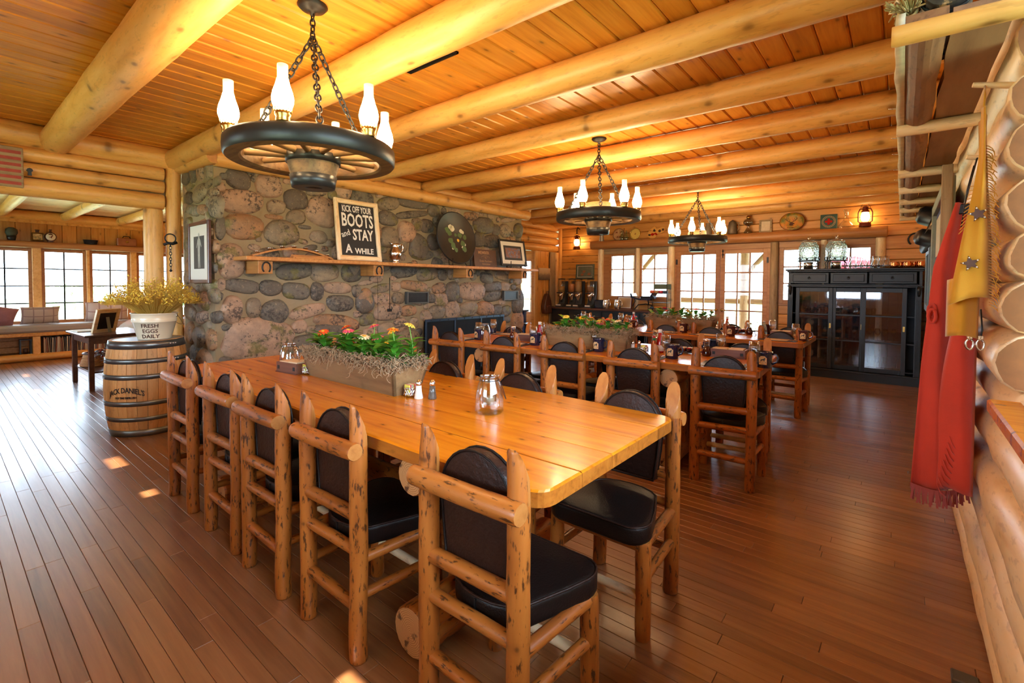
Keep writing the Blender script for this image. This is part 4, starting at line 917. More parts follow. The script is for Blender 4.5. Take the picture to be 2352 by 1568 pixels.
def chandelier(x, y, a0, label):
    t = thing('wagon_wheel_chandelier', label, 'chandelier', (x, y, ZC), 0, 'wagon wheel chandeliers')
    d = Vector((x, y, 0)).normalized(); l = Vector((d.y, -d.x, 0))
    pos = lambda r, a, z: (l*(r*math.sin(a))-d*(r*math.cos(a)))+Vector((0,0,z-ZC))
    zr0, zr1 = 1.858, 1.945
    B = MB(); B.lathe([(0.366,zr0+0.004-ZC),(0.374,zr0-ZC+0.014),(0.376,(zr0+zr1)/2-ZC),(0.374,zr1-ZC-0.014),(0.366,zr1-ZC-0.004)], 64); B.f = [f for f in B.f if len(f) == 4]; B.mi = B.mi[:len(B.f)]; B.sm = B.sm[:len(B.f)]
    B.build('rim_band', M['wheelband'], t)
    B = MB(); prof = [(0.300,zr0+0.012),(0.310,zr0+0.004),(0.366,zr0+0.004),(0.366,zr1-0.004),(0.310,zr1-0.004),(0.300,zr1-0.012)]
    n = 64; v = []; f = []
    for (r, z) in prof:
        for k in range(n): v.append((r*math.cos(2*PI*k/n), r*math.sin(2*PI*k/n), z-ZC))
    for i in range(6):
        j = (i+1) % 6
        for k in range(n): k2 = (k+1) % n; f.append((i*n+k, i*n+k2, j*n+k2, j*n+k))
    B.add(v, f, 0, False); B.build('felloe', M['wheelwood'], t)
    for k in range(12):
        a = 2*PI*k/12+a0+0.13; p0 = pos(0.09, a, 1.898); p1 = pos(0.310, a, 1.90)
        log('spoke', p0, p1, 0.017, 0.014, M['wheelwood'], t, n=8, wob=0.05, seg=4)
    hub = MB().lathe([(r, z-ZC) for r, z in ((0,1.752),(0.045,1.752),(0.045,1.748),(0.092,1.748),(0.100,1.80),(0.110,1.835),(0.118,1.865),(0.122,1.915),(0.122,1.95),(0.116,1.99),(0.110,2.025),(0.07,2.025),(0.07,2.0),(0,2.0))], 26).build('hub', M['wheelwood'], t)
    for (za, zb, ra, rb) in ((1.745,1.800,0.096,0.106),(1.858,1.898,0.121,0.126),(1.94,1.965,0.125,0.124)):
        MB().lathe([(ra-0.012,za-ZC),(ra,za-ZC),(rb,zb-ZC),(rb-0.012,zb-ZC)], 26).build('hub_band', M['wheelband'], hub)
    MB().lathe([(0,1.744-ZC),(0.040,1.744-ZC),(0.040,1.756-ZC)], 14).build('hub_bore', M['black'], hub)
    MB().lathe([(0,0),(0.065,0),(0.068,-0.006),(0.055,-0.020),(0.030,-0.028),(0.012,-0.034),(0.010,-0.05),(0,-0.05)], 26).build('canopy', M['iron'], t)
    chain((0,0,-0.04), (0,0,-0.155), 4, 0.004).build('chain', M['iron'], t)
    for a in (-112,10,132):
        p = pos(0.335, math.radians(a)+a0*0.3, zr1+0.01); chain((0,0,-0.15), p, 17, 0.0042).build('chain', M['iron'], t)
    for k in range(6):
        a = a0+k*PI/3; p = pos(0.345, a, zr1-0.004)
        la = MB().lathe([(0,0),(0.026,0),(0.028,0.006),(0.026,0.018),(0.031,0.026),(0.031,0.040),(0.026,0.044),(0,0.044)], 18).build('oil_lamp', M['brass'], t, p)
        g = MB()
        for i in range(16):
            an = 2*PI*i/16; an2 = 2*PI*(i+0.5)/16
            g.tube([(0.031*math.cos(an),0.031*math.sin(an),0.038),(0.035*math.cos(an2),0.035*math.sin(an2),0.052),(0.036*math.cos(an2),0.036*math.sin(an2),0.061)], 0.0016, 4)
            g.tube([(0.031*math.cos(an),0.031*math.sin(an),0.038),(0.035*math.cos(2*an-an2),0.035*math.sin(2*an-an2),0.052)], 0.0016, 4)
        g.build('gallery', M['brass'], la)
        B = MB(); pr_ = [(0.026,0.042),(0.034,0.055),(0.041,0.080),(0.042,0.094),(0.037,0.120),(0.0275,0.148),(0.0215,0.172)]
        B.lathe(pr_, 20); B.f = [q for q in B.f if len(q) == 4]; B.mi = B.mi[:len(B.f)]; B.sm = B.sm[:len(B.f)]
        B.build('lamp_glass', M['glow'], la)
        B = MB(); B.lathe([(0.0215,0.172),(0.0205,0.188),(0.021,0.228),(0.019,0.228),(0.0185,0.188),(0.0195,0.172)], 18); B.f = [q for q in B.f if len(q) == 4]; B.mi = B.mi[:len(B.f)]; B.sm = B.sm[:len(B.f)]
        B.build('lamp_glass_top', M['frost'], la)
    return t
chandelier(-2.173, 1.161, math.radians(-19), 'large wagon wheel chandelier over the front table, nearest the camera')
chandelier(-2.127, 3.812, math.radians(-22), 'wagon wheel chandelier over the middle table')
chandelier(-2.154, 6.563, math.radians(-11), 'smallest-looking wagon wheel chandelier, farthest away near the French doors')
# ------------------------------------------------------------------ things on the tables
TZ = 0.76
_u = ['','first','second','third','fourth','fifth','sixth','seventh','eighth','ninth']
ORD = _u[1:]+['tenth','eleventh','twelfth','thirteenth','fourteenth','fifteenth','sixteenth','seventeenth','eighteenth','nineteenth']
for _t, _tt in (('twenty','twentieth'),('thirty','thirtieth'),('forty','fortieth')): ORD += [_tt]+[_t+'-'+x for x in _u[1:]]
M['soilwood'] = wood('planter_wood', (0.30,0.18,0.075), (0.22,0.125,0.05), (0.12,0.062,0.026), 0.6, 0.6, 0.3, 4, 0.15, 0.25)
M['moss'] = plain('dry_moss', (0.40,0.27,0.15), 0.9, var=0.5, bs=30); M['leaf'] = plain('zinnia_leaf', (0.075,0.27,0.02), 0.4, var=0.4, bs=12, Subsurface_Weight=0.05)
M['stem'] = plain('green_stem', (0.16,0.30,0.05), 0.6); M['disc'] = plain('flower_centre', (0.55,0.28,0.02), 0.8, var=0.4, bs=200)
FC = {'orange':(0.85,0.22,0.015),'red-orange':(0.80,0.09,0.015),'pink':(0.80,0.09,0.16),'cream':(0.85,0.72,0.42),'yellow':(0.88,0.48,0.02),'lemon':(0.80,0.70,0.10)}
FM = {k: plain('petal_'+k.replace('-','_'), v, 0.55) for k, v in FC.items()}
prn = random.Random(21)
leafme = None
def leaf_mesh(L, W):
    vs = []; fs = []; n = 6
    for i in range(n+1):
        t = i/n; w = W*math.sin(PI*min(1, t*0.92+0.08))**0.8; x = L*t; z = 0.30*L*t-0.42*L*t*t
        vs += [(x,-w,z+0.18*w),(x,0,z),(x,w,z+0.18*w)]
    for i in range(n): 
        for k in range(2): fs.append((3*i+k, 3*i+k+1, 3*i+3+k+1, 3*i+3+k))
    m = bpy.data.meshes.new('leaf'); m.from_pydata(vs, [], fs); m.materials.append(M['leaf']); m.polygons.foreach_set('use_smooth', [True]*len(fs)); return m
LM = [leaf_mesh(0.095,0.024), leaf_mesh(0.080,0.021), leaf_mesh(0.065,0.017)]
_hd = {}
def head_mesh(col):
    if col in _hd: return _hd[col]
    B = MB()
    for ring, (np_, L, W, tz) in enumerate(((11,0.026,0.0055,0.004),(9,0.020,0.005,0.008))):
        for i in range(np_):
            a = 2*PI*i/np_+ring*0.3; c, s_ = math.cos(a), math.sin(a); v = []
            for (x, w, z) in ((0.004,0.003,tz),(L*0.6,W,tz+0.003),(L,W*0.55,tz-0.001)): v += [(x*c-w*s_, x*s_+w*c, z),(x*c+w*s_, x*s_-w*c, z)]
            B.add(v, [(0,1,3,2),(2,3,5,4)], 0)
    B.lathe([(0.0085,0.004),(0.008,0.012),(0.0,0.015)], 10, mi=1)
    me = bpy.data.meshes.new('blossom'); me.from_pydata(B.v, [], B.f); me.materials.append(FM[col]); me.materials.append(M['disc']); me.polygons.foreach_set('material_index', B.mi); me.polygons.foreach_set('use_smooth', B.sm)
    _hd[col] = me; return me
def zinnia(base, top, col, label, group, nleaf=7, hs=1.0):
    t = thing('zinnia', label, 'flower', base, 0, group); d = Vector(top)-Vector(base)
    mid = d*0.5+Vector((prn.uniform(-0.012,0.012), prn.uniform(-0.012,0.012), 0.01))
    MB().tube([(0,0,0), mid, d], 0.0026, 6).build('stem', M['stem'], t)
    o = bpy.data.objects.new('blossom', head_mesh(col)); COL.objects.link(o); o.parent = t; o.location = d; o.scale = (hs,)*3
    o.rotation_euler = (prn.uniform(-0.25,0.55), prn.uniform(-0.3,0.3), prn.uniform(0,6))
    for k in range(nleaf):
        l = bpy.data.objects.new('leaf', LM[k % 3]); COL.objects.link(l); l.parent = t; h = 0.015+min(0.12, d.z*0.8)*k/nleaf
        l.location = (0,0,0) if d.z < 0.01 else (d.x*h/d.z, d.y*h/d.z, h); l.rotation_euler = (0, -prn.uniform(0.15,0.75), k*2.4+prn.random()); s_ = prn.uniform(0.8,1.25); l.scale = (s_, s_, s_)
def moss_mesh(L, Wt, z, n, seed, drop=0.05):
    r = random.Random(seed); B = MB()
    for k in range(n):
        side = r.random()
        if side < 0.62: x = r.uniform(-L/2,L/2); y = -Wt/2+r.uniform(-0.014,0.045)
        elif side < 0.82: x = L/2+r.uniform(-0.05,0.012); y = r.uniform(-Wt/2,Wt/2)
        else: x = r.uniform(-L/2,L/2); y = Wt/2+r.uniform(-0.04,0.01)
        p = Vector((x, y, z+r.uniform(-0.008,0.034))); pts = [p.copy()]; a = r.uniform(0,6.28); 
        for i in range(6):
            a += r.uniform(-2.4,2.4); p = p+Vector((math.cos(a)*0.011, math.sin(a)*0.008, r.uniform(-0.0115,0.0105))); 
            if y < -Wt/2+0.01 and r.random() < 0.045: p.z -= drop*0.5; p.y = min(p.y, -Wt/2-0.004)
            pts.append(p.copy())
        B.tube(pts, 0.0017, 3, caps=False)
    return B
def planter(loc, rz, label, L, seed, nmoss=900):
    t = thing('flower_trough', label, 'planter', loc, rz, 'wooden flower troughs')
    h = 0.135; wb, wt_ = 0.155, 0.215
    def slab(p): # p: 8 corner points
        return MB().add(p, [(0,1,2,3),(4,7,6,5),(0,4,5,1),(1,5,6,2),(2,6,7,3),(3,7,4,0)], 0, False)
    th = 0.014; e = 0.03
    for sy in (-1,1):
        y0, y1 = sy*wb/2, sy*wt_/2
        slab([(-L/2,y0,0),(L/2,y0,0),(L/2+e,y1,h),(-L/2-e,y1,h),(-L/2,y0-sy*th,0),(L/2,y0-sy*th,0),(L/2+e,y1-sy*th,h),(-L/2-e,y1-sy*th,h)]).build('side_board', M['soilwood'], t)
    for sx in (-1,1):
        x0, x1 = sx*L/2, sx*(L/2+e)
        slab([(x0,-wb/2,0),(x0,wb/2,0),(x1,wt_/2,h),(x1,-wt_/2,h),(x0-sx*th,-wb/2,0),(x0-sx*th,wb/2,0),(x1-sx*th,wt_/2,h),(x1-sx*th,-wt_/2,h)]).build('end_board', M['soilwood'], t)
    MB().box(-L/2,L/2,-wb/2,wb/2,0.002,0.014).build('bottom_board', M['soilwood'], t)
    MB().box(-L/2-0.02,L/2+0.02,-wt_/2+0.02,wt_/2-0.02,0.10,0.118).build('soil', plain('soil', (0.03,0.02,0.012), 0.95), t)
    mo = moss_mesh(L+0.05, wt_, h+0.004, nmoss, seed).build('moss', M['moss'], t); mo['kind'] = 'stuff'
    return t
pl1 = planter((-2.252,1.462,TZ), 0.0, 'long wooden flower trough of zinnias on the front table', 0.80, 1, 1500)
F1 = [(-2.648,0.976,'orange'),(-2.739,0.948,'orange'),(-2.518,1.016,'red-orange'),(-2.50,0.99,'cream'),(-2.382,1.045,'red-orange'),(-2.322,1.032,'pink'),(-2.31,0.995,'red-orange'),(-2.25,0.975,'red-orange'),(-2.414,0.977,'orange'),(-2.163,1.063,'pink'),(-2.124,1.016,'cream'),(-2.049,1.042,'yellow'),(-2.056,1.014,'pink'),(-1.965,0.995,'yellow'),(-1.899,1.082,'lemon'),(-1.885,1.068,'orange')]
w_ = ['far left end','left end','left part','left part, lower','left of the middle','middle','middle, lower','middle, front','left of the middle, lower','tall stem right of the middle','right of the middle','right part','right part, lower','right part, near the rim','tallest, right end','right end']
for i, (x, z, c) in enumerate(F1):
    y = 1.462+0.06*math.sin(i*2.4); zinnia((min(max(x+0.02*math.sin(i), -2.64), -1.84), y, TZ+0.118), (x, y+prn.uniform(-0.01,0.01), z), c, '%s zinnia in the front trough, %s' % (c, w_[i]), 'zinnias in the front trough', 17, 1.25)
pl2 = planter((-2.05,3.55,TZ), 0.054, 'long wooden flower trough on the middle table', 0.72, 2, 800)
pl3 = planter((-2.06,5.72,TZ), 0.0, 'long wooden flower trough on the rear table before the French doors', 0.76, 3, 600)
for T_, (x0, x1, yc, nm) in enumerate(((-2.38,-1.72,3.55,'middle'),(-2.41,-1.71,5.72,'rear'))):
    for i in range(13):
        x = x0+(x1-x0)*i/12; c = ['orange','cream','yellow','red-orange','pink','lemon'][(i*5+T_) % 6]; y = yc+0.05*math.sin(i*2.1)
        zinnia((x, y, TZ+0.118), (x+0.01, y, 0.935+0.07*abs(math.sin(i*1.9))), c, '%s zinnia on the %s table, %s stem from the left' % (c, nm, ORD[i]), 'zinnias in the %s trough' % nm, 11, 1.2)

def lantern_jar(loc, label, sc=1.0, g='glass jar lanterns'):
    t = thing('jar_lantern', label, 'lantern', loc, prn.uniform(0,6), g)
    pr_ = [(0.0,0.004),(0.052,0.0),(0.060,0.008),(0.060,0.05),(0.056,0.09),(0.046,0.125),(0.038,0.140),(0.038,0.150),(0.041,0.155)]
    MB().lathe([(r*sc, z*sc) for r, z in pr_]+[((r-0.003)*sc, z*sc) for r, z in pr_[:0:-1]], 28).build('jar', M['tglass'], t)
    MB().lathe([(0,0.034*sc),(0.026*sc,0.034*sc),(0.026*sc,0.085*sc),(0.024*sc,0.085*sc),(0.024*sc,0.038*sc)], 18).build('votive_glass', M['tglass'], t)
    MB().lathe([(0,0.038*sc),(0.0225*sc,0.038*sc),(0.0225*sc,0.066*sc),(0.004*sc,0.063*sc),(0,0.063*sc)], 18).build('candle', plain('candle_wax', (0.85,0.74,0.55), 0.5, Subsurface_Weight=0.2), t)
    B = MB(); B.tube([(0.042*sc*math.cos(a*PI/12), 0.042*sc*math.sin(a*PI/12), 0.138*sc) for a in range(24)], 0.0014, 5, closed=True)
    B.tube([(0.0,0.0275*sc,0.036*sc),(0,0.0275*sc,0.145*sc)], 0.0012, 5); B.tube([(0.0,-0.0275*sc,0.036*sc),(0,-0.0275*sc,0.145*sc)], 0.0012, 5)
    B.tube([(0.043*sc*math.cos(a*PI/10), (0.043+0.035*math.sin(a*PI/10))*sc*0.9, (0.138-0.085*math.sin(a*PI/10))*sc) for a in range(11)], 0.0014, 5)
    B.build('wire_handle', M['iron'], t); return t
lantern_jar((-1.327,1.475,TZ), 'glass jar lantern with candle and wire handle near the front table\'s right end')
lantern_jar((-2.985,1.43,TZ), 'glass jar lantern at the left end of the front table')
lantern_jar((-3.09,3.36,TZ), 'glass jar lantern at the left end of the middle table'); lantern_jar((-1.538,3.78,TZ), 'glass jar lantern right of the trough on the middle table'); lantern_jar((-1.16,5.62,TZ), 'glass jar lantern at the right end of the rear table')
def menu_box(loc, rz, label, L=0.20, Wd=0.12, h=0.062):
    t = thing('napkin_box', label, 'box', loc, rz, 'wooden napkin boxes'); m_ = M['boxwood']
    for (a, b, c, d) in ((-L/2,L/2,-Wd/2,-Wd/2+0.010),(-L/2,L/2,Wd/2-0.010,Wd/2),(-L/2,-L/2+0.010,-Wd/2+0.01,Wd/2-0.01),(L/2-0.010,L/2,-Wd/2+0.01,Wd/2-0.01)): MB().box(a,b,c,d,0.004,h,0.002).build('side', m_, t)
    MB().box(-L/2-0.004,L/2+0.004,-Wd/2-0.004,Wd/2+0.004,0,0.006,0.001).build('base', m_, t)
    for q in range(2): MB().box(-L/2+0.012+q*(L/2-0.01),-0.004+q*(L/2-0.01),-Wd/2+0.013,Wd/2-0.013,0.006,h+0.004+0.003*q,0.002).build('napkins', M['napkin'], t)
    for sx in (-1,1): MB().box(sx*(L/2-0.024)-0.010,sx*(L/2-0.024)+0.010,-Wd/2-0.0015,-Wd/2,0.02,0.042).build('corner_plate', M['iron'], t)
M['boxwood'] = wood('box_wood', (0.20,0.075,0.035), (0.14,0.048,0.024), (0.08,0.025,0.014), 0.4, 1, 0, 3, 0, 0.1); M['napkin'] = plain('kraft_napkin', (0.62,0.46,0.28), 0.9)
menu_box((-2.82,1.385,TZ), 0.12, 'dark wooden napkin box at the left end of the front table trough'); menu_box((-2.72,3.56,TZ), 0.1, 'wooden napkin box left of the trough on the middle table', 0.21); menu_box((-0.99,3.78,TZ), 0.06, 'wooden napkin box at the right end of the middle table', 0.24); menu_box((-0.96,5.62,TZ), 0.05, 'wooden napkin box at the right end of the rear table', 0.2)
def shaker(loc, label, fill):
    t = thing('shaker', label, 'shaker', loc, 0, 'salt and pepper shakers')
    MB().lathe([(0,0),(0.020,0),(0.021,0.004),(0.015,0.035),(0.0125,0.062),(0,0.062)], 14).build('bottle', fill, t); MB().lathe([(0.013,0.062),(0.014,0.070),(0.012,0.080),(0.006,0.088),(0,0.089)], 14).build('cap', M['steel'], t)
M['salt'] = plain('salt_glass', (0.80,0.72,0.62), 0.25, coat=0.4); M['pepper'] = plain('pepper_glass', (0.085,0.07,0.055), 0.25, var=0.6, bs=300, coat=0.4)
shaker((-1.735,1.435,TZ), 'salt shaker with steel cap beside the front trough', M['salt']); shaker((-1.685,1.475,TZ), 'pepper shaker with steel cap beside the front trough', M['pepper'])
shaker((-1.66,3.56,TZ), 'salt shaker beside the trough on the middle table', M['salt']); shaker((-1.62,3.59,TZ), 'pepper shaker beside the trough on the middle table', M['pepper'])
shaker((-1.62,5.66,TZ), 'salt shaker beside the trough on the rear table', M['salt'])
def sugar(loc, label):
    t = thing('sugar_caddy', label, 'caddy', loc, 0, 'wire sugar caddies'); B = MB(); r = random.Random(4)
    for k in range(26):
        a = r.uniform(0,6.28); pts = []
        for i in range(8): pts.append((0.030*math.cos(a)*(1+0.06*math.sin(i)), 0.030*math.sin(a)*(1+0.06*math.sin(i)), 0.004+0.042*abs(math.sin(i*0.4+k)))); a += r.uniform(0.1,0.35)
        B.tube(pts, 0.0026, 5)
    B.build('wire_basket', M['steel'], t)
    for k in range(7): MB().box(-0.018,0.018,-0.003,0.003,0.006,0.058,0.001,xf=Matrix.Translation((0.0,-0.02+0.0066*k,0)) @ Matrix.Rotation(0.1*math.sin(k*3),4,'Z')).build('sugar_packet', [FM['lemon'],FM['pink'],M['napkin'],M['chalk']][k % 4], t)
sugar((-1.80,1.44,TZ), 'twisted wire sugar packet caddy at the right end of the front trough'); sugar((-2.70,1.40,TZ), 'twisted wire sugar packet caddy at the left end of the front trough'); sugar((-1.575,3.585,TZ), 'wire sugar packet caddy among the bottles on the middle table')
# bottles, goblets, mugs and settings (built once, then copied)
_proto = {}
def place(key, maker, loc, rz, label, group, cat):
    if key not in _proto: t = maker(); _proto[key] = t
    else: t = copy_tree(_proto[key])
    t.location = loc; t.rotation_euler = (0,0,rz); t['label'] = label; t['category'] = cat; t['group'] = group
    return t
def mk_goblet():
    t = thing('goblet', 'x', 'goblet'); pr_ = [(0,0.002),(0.030,0.0),(0.031,0.003),(0.006,0.008),(0.005,0.05),(0.018,0.058),(0.033,0.078),(0.036,0.10),(0.031,0.155)]
    MB().lathe(pr_+[(0.029,0.155),(0.034,0.10),(0.031,0.08),(0.016,0.062),(0,0.060)], 20).build('glass', M['tglass'], t)
    MB().lathe([(0,0.063),(0.016,0.064),(0.030,0.080),(0.0335,0.10),(0.033,0.118),(0,0.118)], 18).build('water', M['tglass'], t); return t
def mk_mug(col):
    def f():
        t = thing('mug', 'x', 'mug'); m_ = M[col]
        MB().lathe([(0,0),(0.042,0),(0.045,0.004),(0.046,0.06),(0.049,0.098),(0.052,0.104),(0.049,0.105),(0.044,0.098),(0.041,0.010),(0,0.010)], 22).build('body', m_, t)
        MB().tube([(0.044,0,0.088),(0.068,0,0.092),(0.080,0,0.070),(0.074,0,0.042),(0.045,0,0.026)], 0.006, 8).build('handle', m_, t)
        B = MB(); n = 8; v = []; f_ = []
        for i in range(n+1):
            a = -PI/2-0.5+1.0*i/n; tp = 0.080-0.012*abs(i-n/2)/(n/2)**1.0*(abs(i-n/2) > n/2-2)
            v += [(0.0475*math.cos(a), 0.0475*math.sin(a), 0.024), (0.0487*math.cos(a), 0.0487*math.sin(a), tp)]
        for i in range(n): f_.append((2*i,2*i+2,2*i+3,2*i+1))
        lg_ = B.add(v, f_).build('badge', M['badge'], t)
        sh = [(-0.014,0.046),(-0.010,0.058),(0.002,0.060),(0.010,0.068),(0.016,0.066),(0.012,0.056),(0.010,0.046),(0.007,0.046),(0.006,0.053),(-0.006,0.053),(-0.008,0.046)]
        B = MB(); B.prism(sh, 0, 0.0006); xform(B, lambda x, y, z: (0.0492*math.sin(x/0.049), -0.0492*math.cos(x/0.049)-z, y)); B.build('moose_mark', M['black'], lg_); 
        B = MB(); B.prism([(-0.02,0.036),(0.02,0.036),(0.018,0.041),(-0.018,0.041)], 0, 0.0006); xform(B, lambda x, y, z: (0.0488*math.sin(x/0.049), -0.0488*math.cos(x/0.049)-z, y)); B.build('ground_mark', M['black'], lg_)
        return t
    return f
M['navy'] = plain('navy_glaze', (0.010,0.014,0.040), 0.2, coat=0.5); M['maroon'] = plain('maroon_glaze', (0.055,0.010,0.012), 0.22, coat=0.5); M['badge'] = plain('tan_badge', (0.62,0.42,0.20), 0.6)
M['ketchup'] = plain('ketchup_red', (0.42,0.010,0.008), 0.15, coat=0.6); M['hotsauce'] = plain('hot_sauce', (0.30,0.045,0.010), 0.15, coat=0.6); M['syrup'] = plain('dark_syrup', (0.045,0.004,0.004), 0.08, coat=0.8)
def mk_ketchup():
    t = thing('ketchup_bottle', 'x', 'bottle')
    MB().lathe([(0,0),(0.027,0),(0.029,0.006),(0.029,0.07),(0.024,0.10),(0.014,0.135),(0.012,0.16),(0,0.16)], 18).build('bottle', M['ketchup'], t); MB().lathe([(0.0145,0.158),(0.0150,0.180),(0.012,0.184),(0,0.184)], 16).build('cap', M['chalk'], t)
    MB().lathe([(0.0296,0.014),(0.0296,0.062)], 18).build('label', M['cream'], t); return t
def mk_hot():
    t = thing('hot_sauce_bottle', 'x', 'bottle')
    MB().lathe([(0,0),(0.021,0),(0.023,0.005),(0.023,0.065),(0.019,0.082),(0.010,0.10),(0.0095,0.12),(0,0.12)], 16).build('bottle', M['hotsauce'], t); MB().lathe([(0.0105,0.10),(0.011,0.118)], 14).build('neck_band', plain('green_foil', (0.01,0.16,0.04), 0.3), t)
    MB().lathe([(0.011,0.118),(0.012,0.121),(0.012,0.136),(0,0.138)], 14).build('cap', M['ketchup'], t)
    B = MB(); B.prism([(0,0.012),(0.019,0.037),(0,0.062),(-0.019,0.037)], 0, 0.0008); xform(B, lambda x, y, z: (0.0236*math.sin(x/0.0236), -0.0236*math.cos(x/0.0236)-z, y)); B.build('diamond_label', M['cream'], t); return t
def mk_syrup():
    t = thing('syrup_jar', 'x', 'jar')
    MB().lathe([(0,0),(0.030,0),(0.036,0.012),(0.036,0.03),(0.026,0.06),(0.020,0.078),(0,0.078)], 20).build('syrup', M['syrup'], t); MB().lathe([(0.020,0.078),(0.022,0.10),(0.023,0.118),(0.021,0.118),(0.018,0.08)], 18).build('neck', M['tglass'], t); MB().lathe([(0.0,0.112),(0.024,0.112),(0.024,0.126),(0.0,0.130)], 18).build('lid', M['steel'], t)
    MB().tube([(-0.022,0,0.112),(-0.050,0,0.10),(-0.052,0,0.05),(-0.034,0,0.03)], 0.004, 7).build('handle', M['tglass'], t); return t
def mk_mat():
    t = thing('place_setting', 'x', 'place mat'); MB().box(-0.17,0.17,-0.115,0.115,0,0.003,0.001).build('mat', M['black'], t); MB().box(-0.11,0.09,-0.085,0.085,0.003,0.005).build('menu_sheet', M['napkin'], t)
    for k, x in enumerate((0.115,0.14)):
        B = MB(); B.tube([(x,-0.085,0.0055),(x,0.03,0.0065),(x,0.045,0.007)], 0.003, 6, flat=0.5)
        if k: B.lathe([(0,0),(0.011,0.002),(0.014,0.004),(0,0.005)], 12, (x,0.062,0.005), sy=1.5)
        else: B.box(x-0.008,x+0.008,0.045,0.05,0.005,0.0075); [B.box(x-0.008+0.006*q,x-0.0055+0.006*q,0.05,0.085,0.005,0.0075) for q in range(3)]
        B.build('spoon' if k else 'fork', M['steel'], t)
    return t
def mk_tray():
    t = thing('jam_tray', 'x', 'tray'); MB().box(-0.11,0.11,-0.045,0.045,0.010,0.018,0.002).build('tray', M['iron'], t)
    for sx in (-1,1): MB().tube([(sx*0.10,0,0.012),(sx*0.125,0,0.02),(sx*0.155,0,0.032)], 0.006, 7).build('tray_handle', M['iron'], t); MB().box(sx*0.09-0.008,sx*0.09+0.008,-0.04,0.04,0,0.010).build('foot', M['iron'], t)
    for k in range(10):
        j = MB().lathe([(0,0),(0.0165,0),(0.0165,0.022),(0,0.022)], 12, (-0.084+0.042*(k % 5), -0.021+0.042*(k//5), 0.018)).build('jam_pot', M['syrup' if k % 2 else 'hotsauce'], t); MB().lathe([(0.0,0.022),(0.018,0.022),(0.018,0.029),(0,0.030)], 12, (-0.084+0.042*(k % 5), -0.021+0.042*(k//5), 0.018)).build('lid', [M['chalk'],M['ketchup']][k % 3 == 0], j)
    return t
def mk_bowl():
    t = thing('bowl', 'x', 'bowl'); MB().lathe([(0,0),(0.030,0),(0.034,0.006),(0.055,0.035),(0.062,0.060),(0.058,0.060),(0.050,0.036),(0.030,0.010),(0,0.010)], 20).build('body', M['navy'], t); return t
seat_n = ['rightmost','second','third','fourth','leftmost']
for T_ in (1, 2):
    tn = tabs[T_]; ey = 3.24 if T_ == 1 else 5.13
    for i in range(5):
        x = near[T_][i][0]; yb_ = (3.16+0.054*(x+2.13)) if T_ == 1 else 5.13
        place('mat', mk_mat, (x, yb_+0.16, TZ), 0.054 if T_ == 1 else 0, 'black place mat with tan menu at the %s near seat of the %s table' % (seat_n[i], tn), 'place settings', 'place mat')
        gx = (x+0.13, yb_+0.30, TZ+0.003); place('gob', mk_goblet, gx, 0.3*i, 'water goblet at the %s near seat of the %s table' % (seat_n[i], tn), 'water goblets', 'goblet')
        col = 'navy' if T_ == 1 else 'maroon'
        place(col, mk_mug(col), (x+0.205, yb_+0.23, TZ), 0.15*math.sin(i*3), '%s stoneware mug with tan badge at the %s near seat, %s table' % (col, seat_n[i], tn), 'stoneware mugs', 'mug')
        x = far[T_][i][0]; yt = (4.10+0.054*(x+2.13)) if T_ == 1 else 6.06
        place('mat', mk_mat, (x, yt-0.15, TZ), PI+(0.054 if T_ == 1 else 0), 'black place mat with tan menu at the %s far seat of the %s table' % (seat_n[i], tn), 'place settings', 'place mat')
        place('gob', mk_goblet, (x-0.13, yt-0.26, TZ+0.003), 0.3*i, 'water goblet at the %s far seat of the %s table' % (seat_n[i], tn), 'water goblets', 'goblet')
        if i % 2 == 0: place(col, mk_mug(col), (x-0.20, yt-0.20, TZ), PI, '%s stoneware mug at the %s far seat of the %s table' % (col, seat_n[i], tn), 'stoneware mugs', 'mug')
place('ket', mk_ketchup, (-2.61,3.60,TZ), 0, 'red ketchup bottle left of the trough on the middle table', 'ketchup bottles', 'bottle'); place('ket', mk_ketchup, (-1.475,3.66,TZ), 0, 'red ketchup bottle right of the trough on the middle table', 'ketchup bottles', 'bottle'); place('ket', mk_ketchup, (-1.52,5.70,TZ), 0, 'red ketchup bottle right of the trough on the rear table', 'ketchup bottles', 'bottle'); place('ket', mk_ketchup, (-2.66,5.72,TZ), 0, 'red ketchup bottle left of the trough on the rear table', 'ketchup bottles', 'bottle')
place('hot', mk_hot, (-2.555,3.64,TZ), 0.6, 'hot sauce bottle left of the trough on the middle table', 'hot sauce bottles', 'bottle'); place('hot', mk_hot, (-1.50,3.60,TZ), 0.45, 'hot sauce bottle with diamond label right of the middle table trough', 'hot sauce bottles', 'bottle'); place('hot', mk_hot, (-2.61,5.68,TZ), 0.4, 'hot sauce bottle left of the trough on the rear table', 'hot sauce bottles', 'bottle')
place('syr', mk_syrup, (-2.90,3.56,TZ), 0.5, 'syrup jar with steel lid at the left of the middle table', 'syrup jars', 'jar'); place('syr', mk_syrup, (-1.135,3.72,TZ), 0.3, 'syrup jar with steel lid at the right of the middle table', 'syrup jars', 'jar'); place('syr', mk_syrup, (-1.28,5.66,TZ), 0.3, 'syrup jar with steel lid at the right of the rear table', 'syrup jars', 'jar')
place('tray', mk_tray, (-1.32,3.76,TZ), 0.05, 'black iron tray of small jam pots on the middle table', 'jam trays', 'tray'); place('tray', mk_tray, (-1.40,5.76,TZ), 0.0, 'black iron tray of small jam pots on the rear table', 'jam trays', 'tray')
tag(place('bowl', mk_bowl, (-1.17,3.90,TZ), 0, 'navy bowl behind the syrup jar on the middle table', 'bowls', 'bowl'))
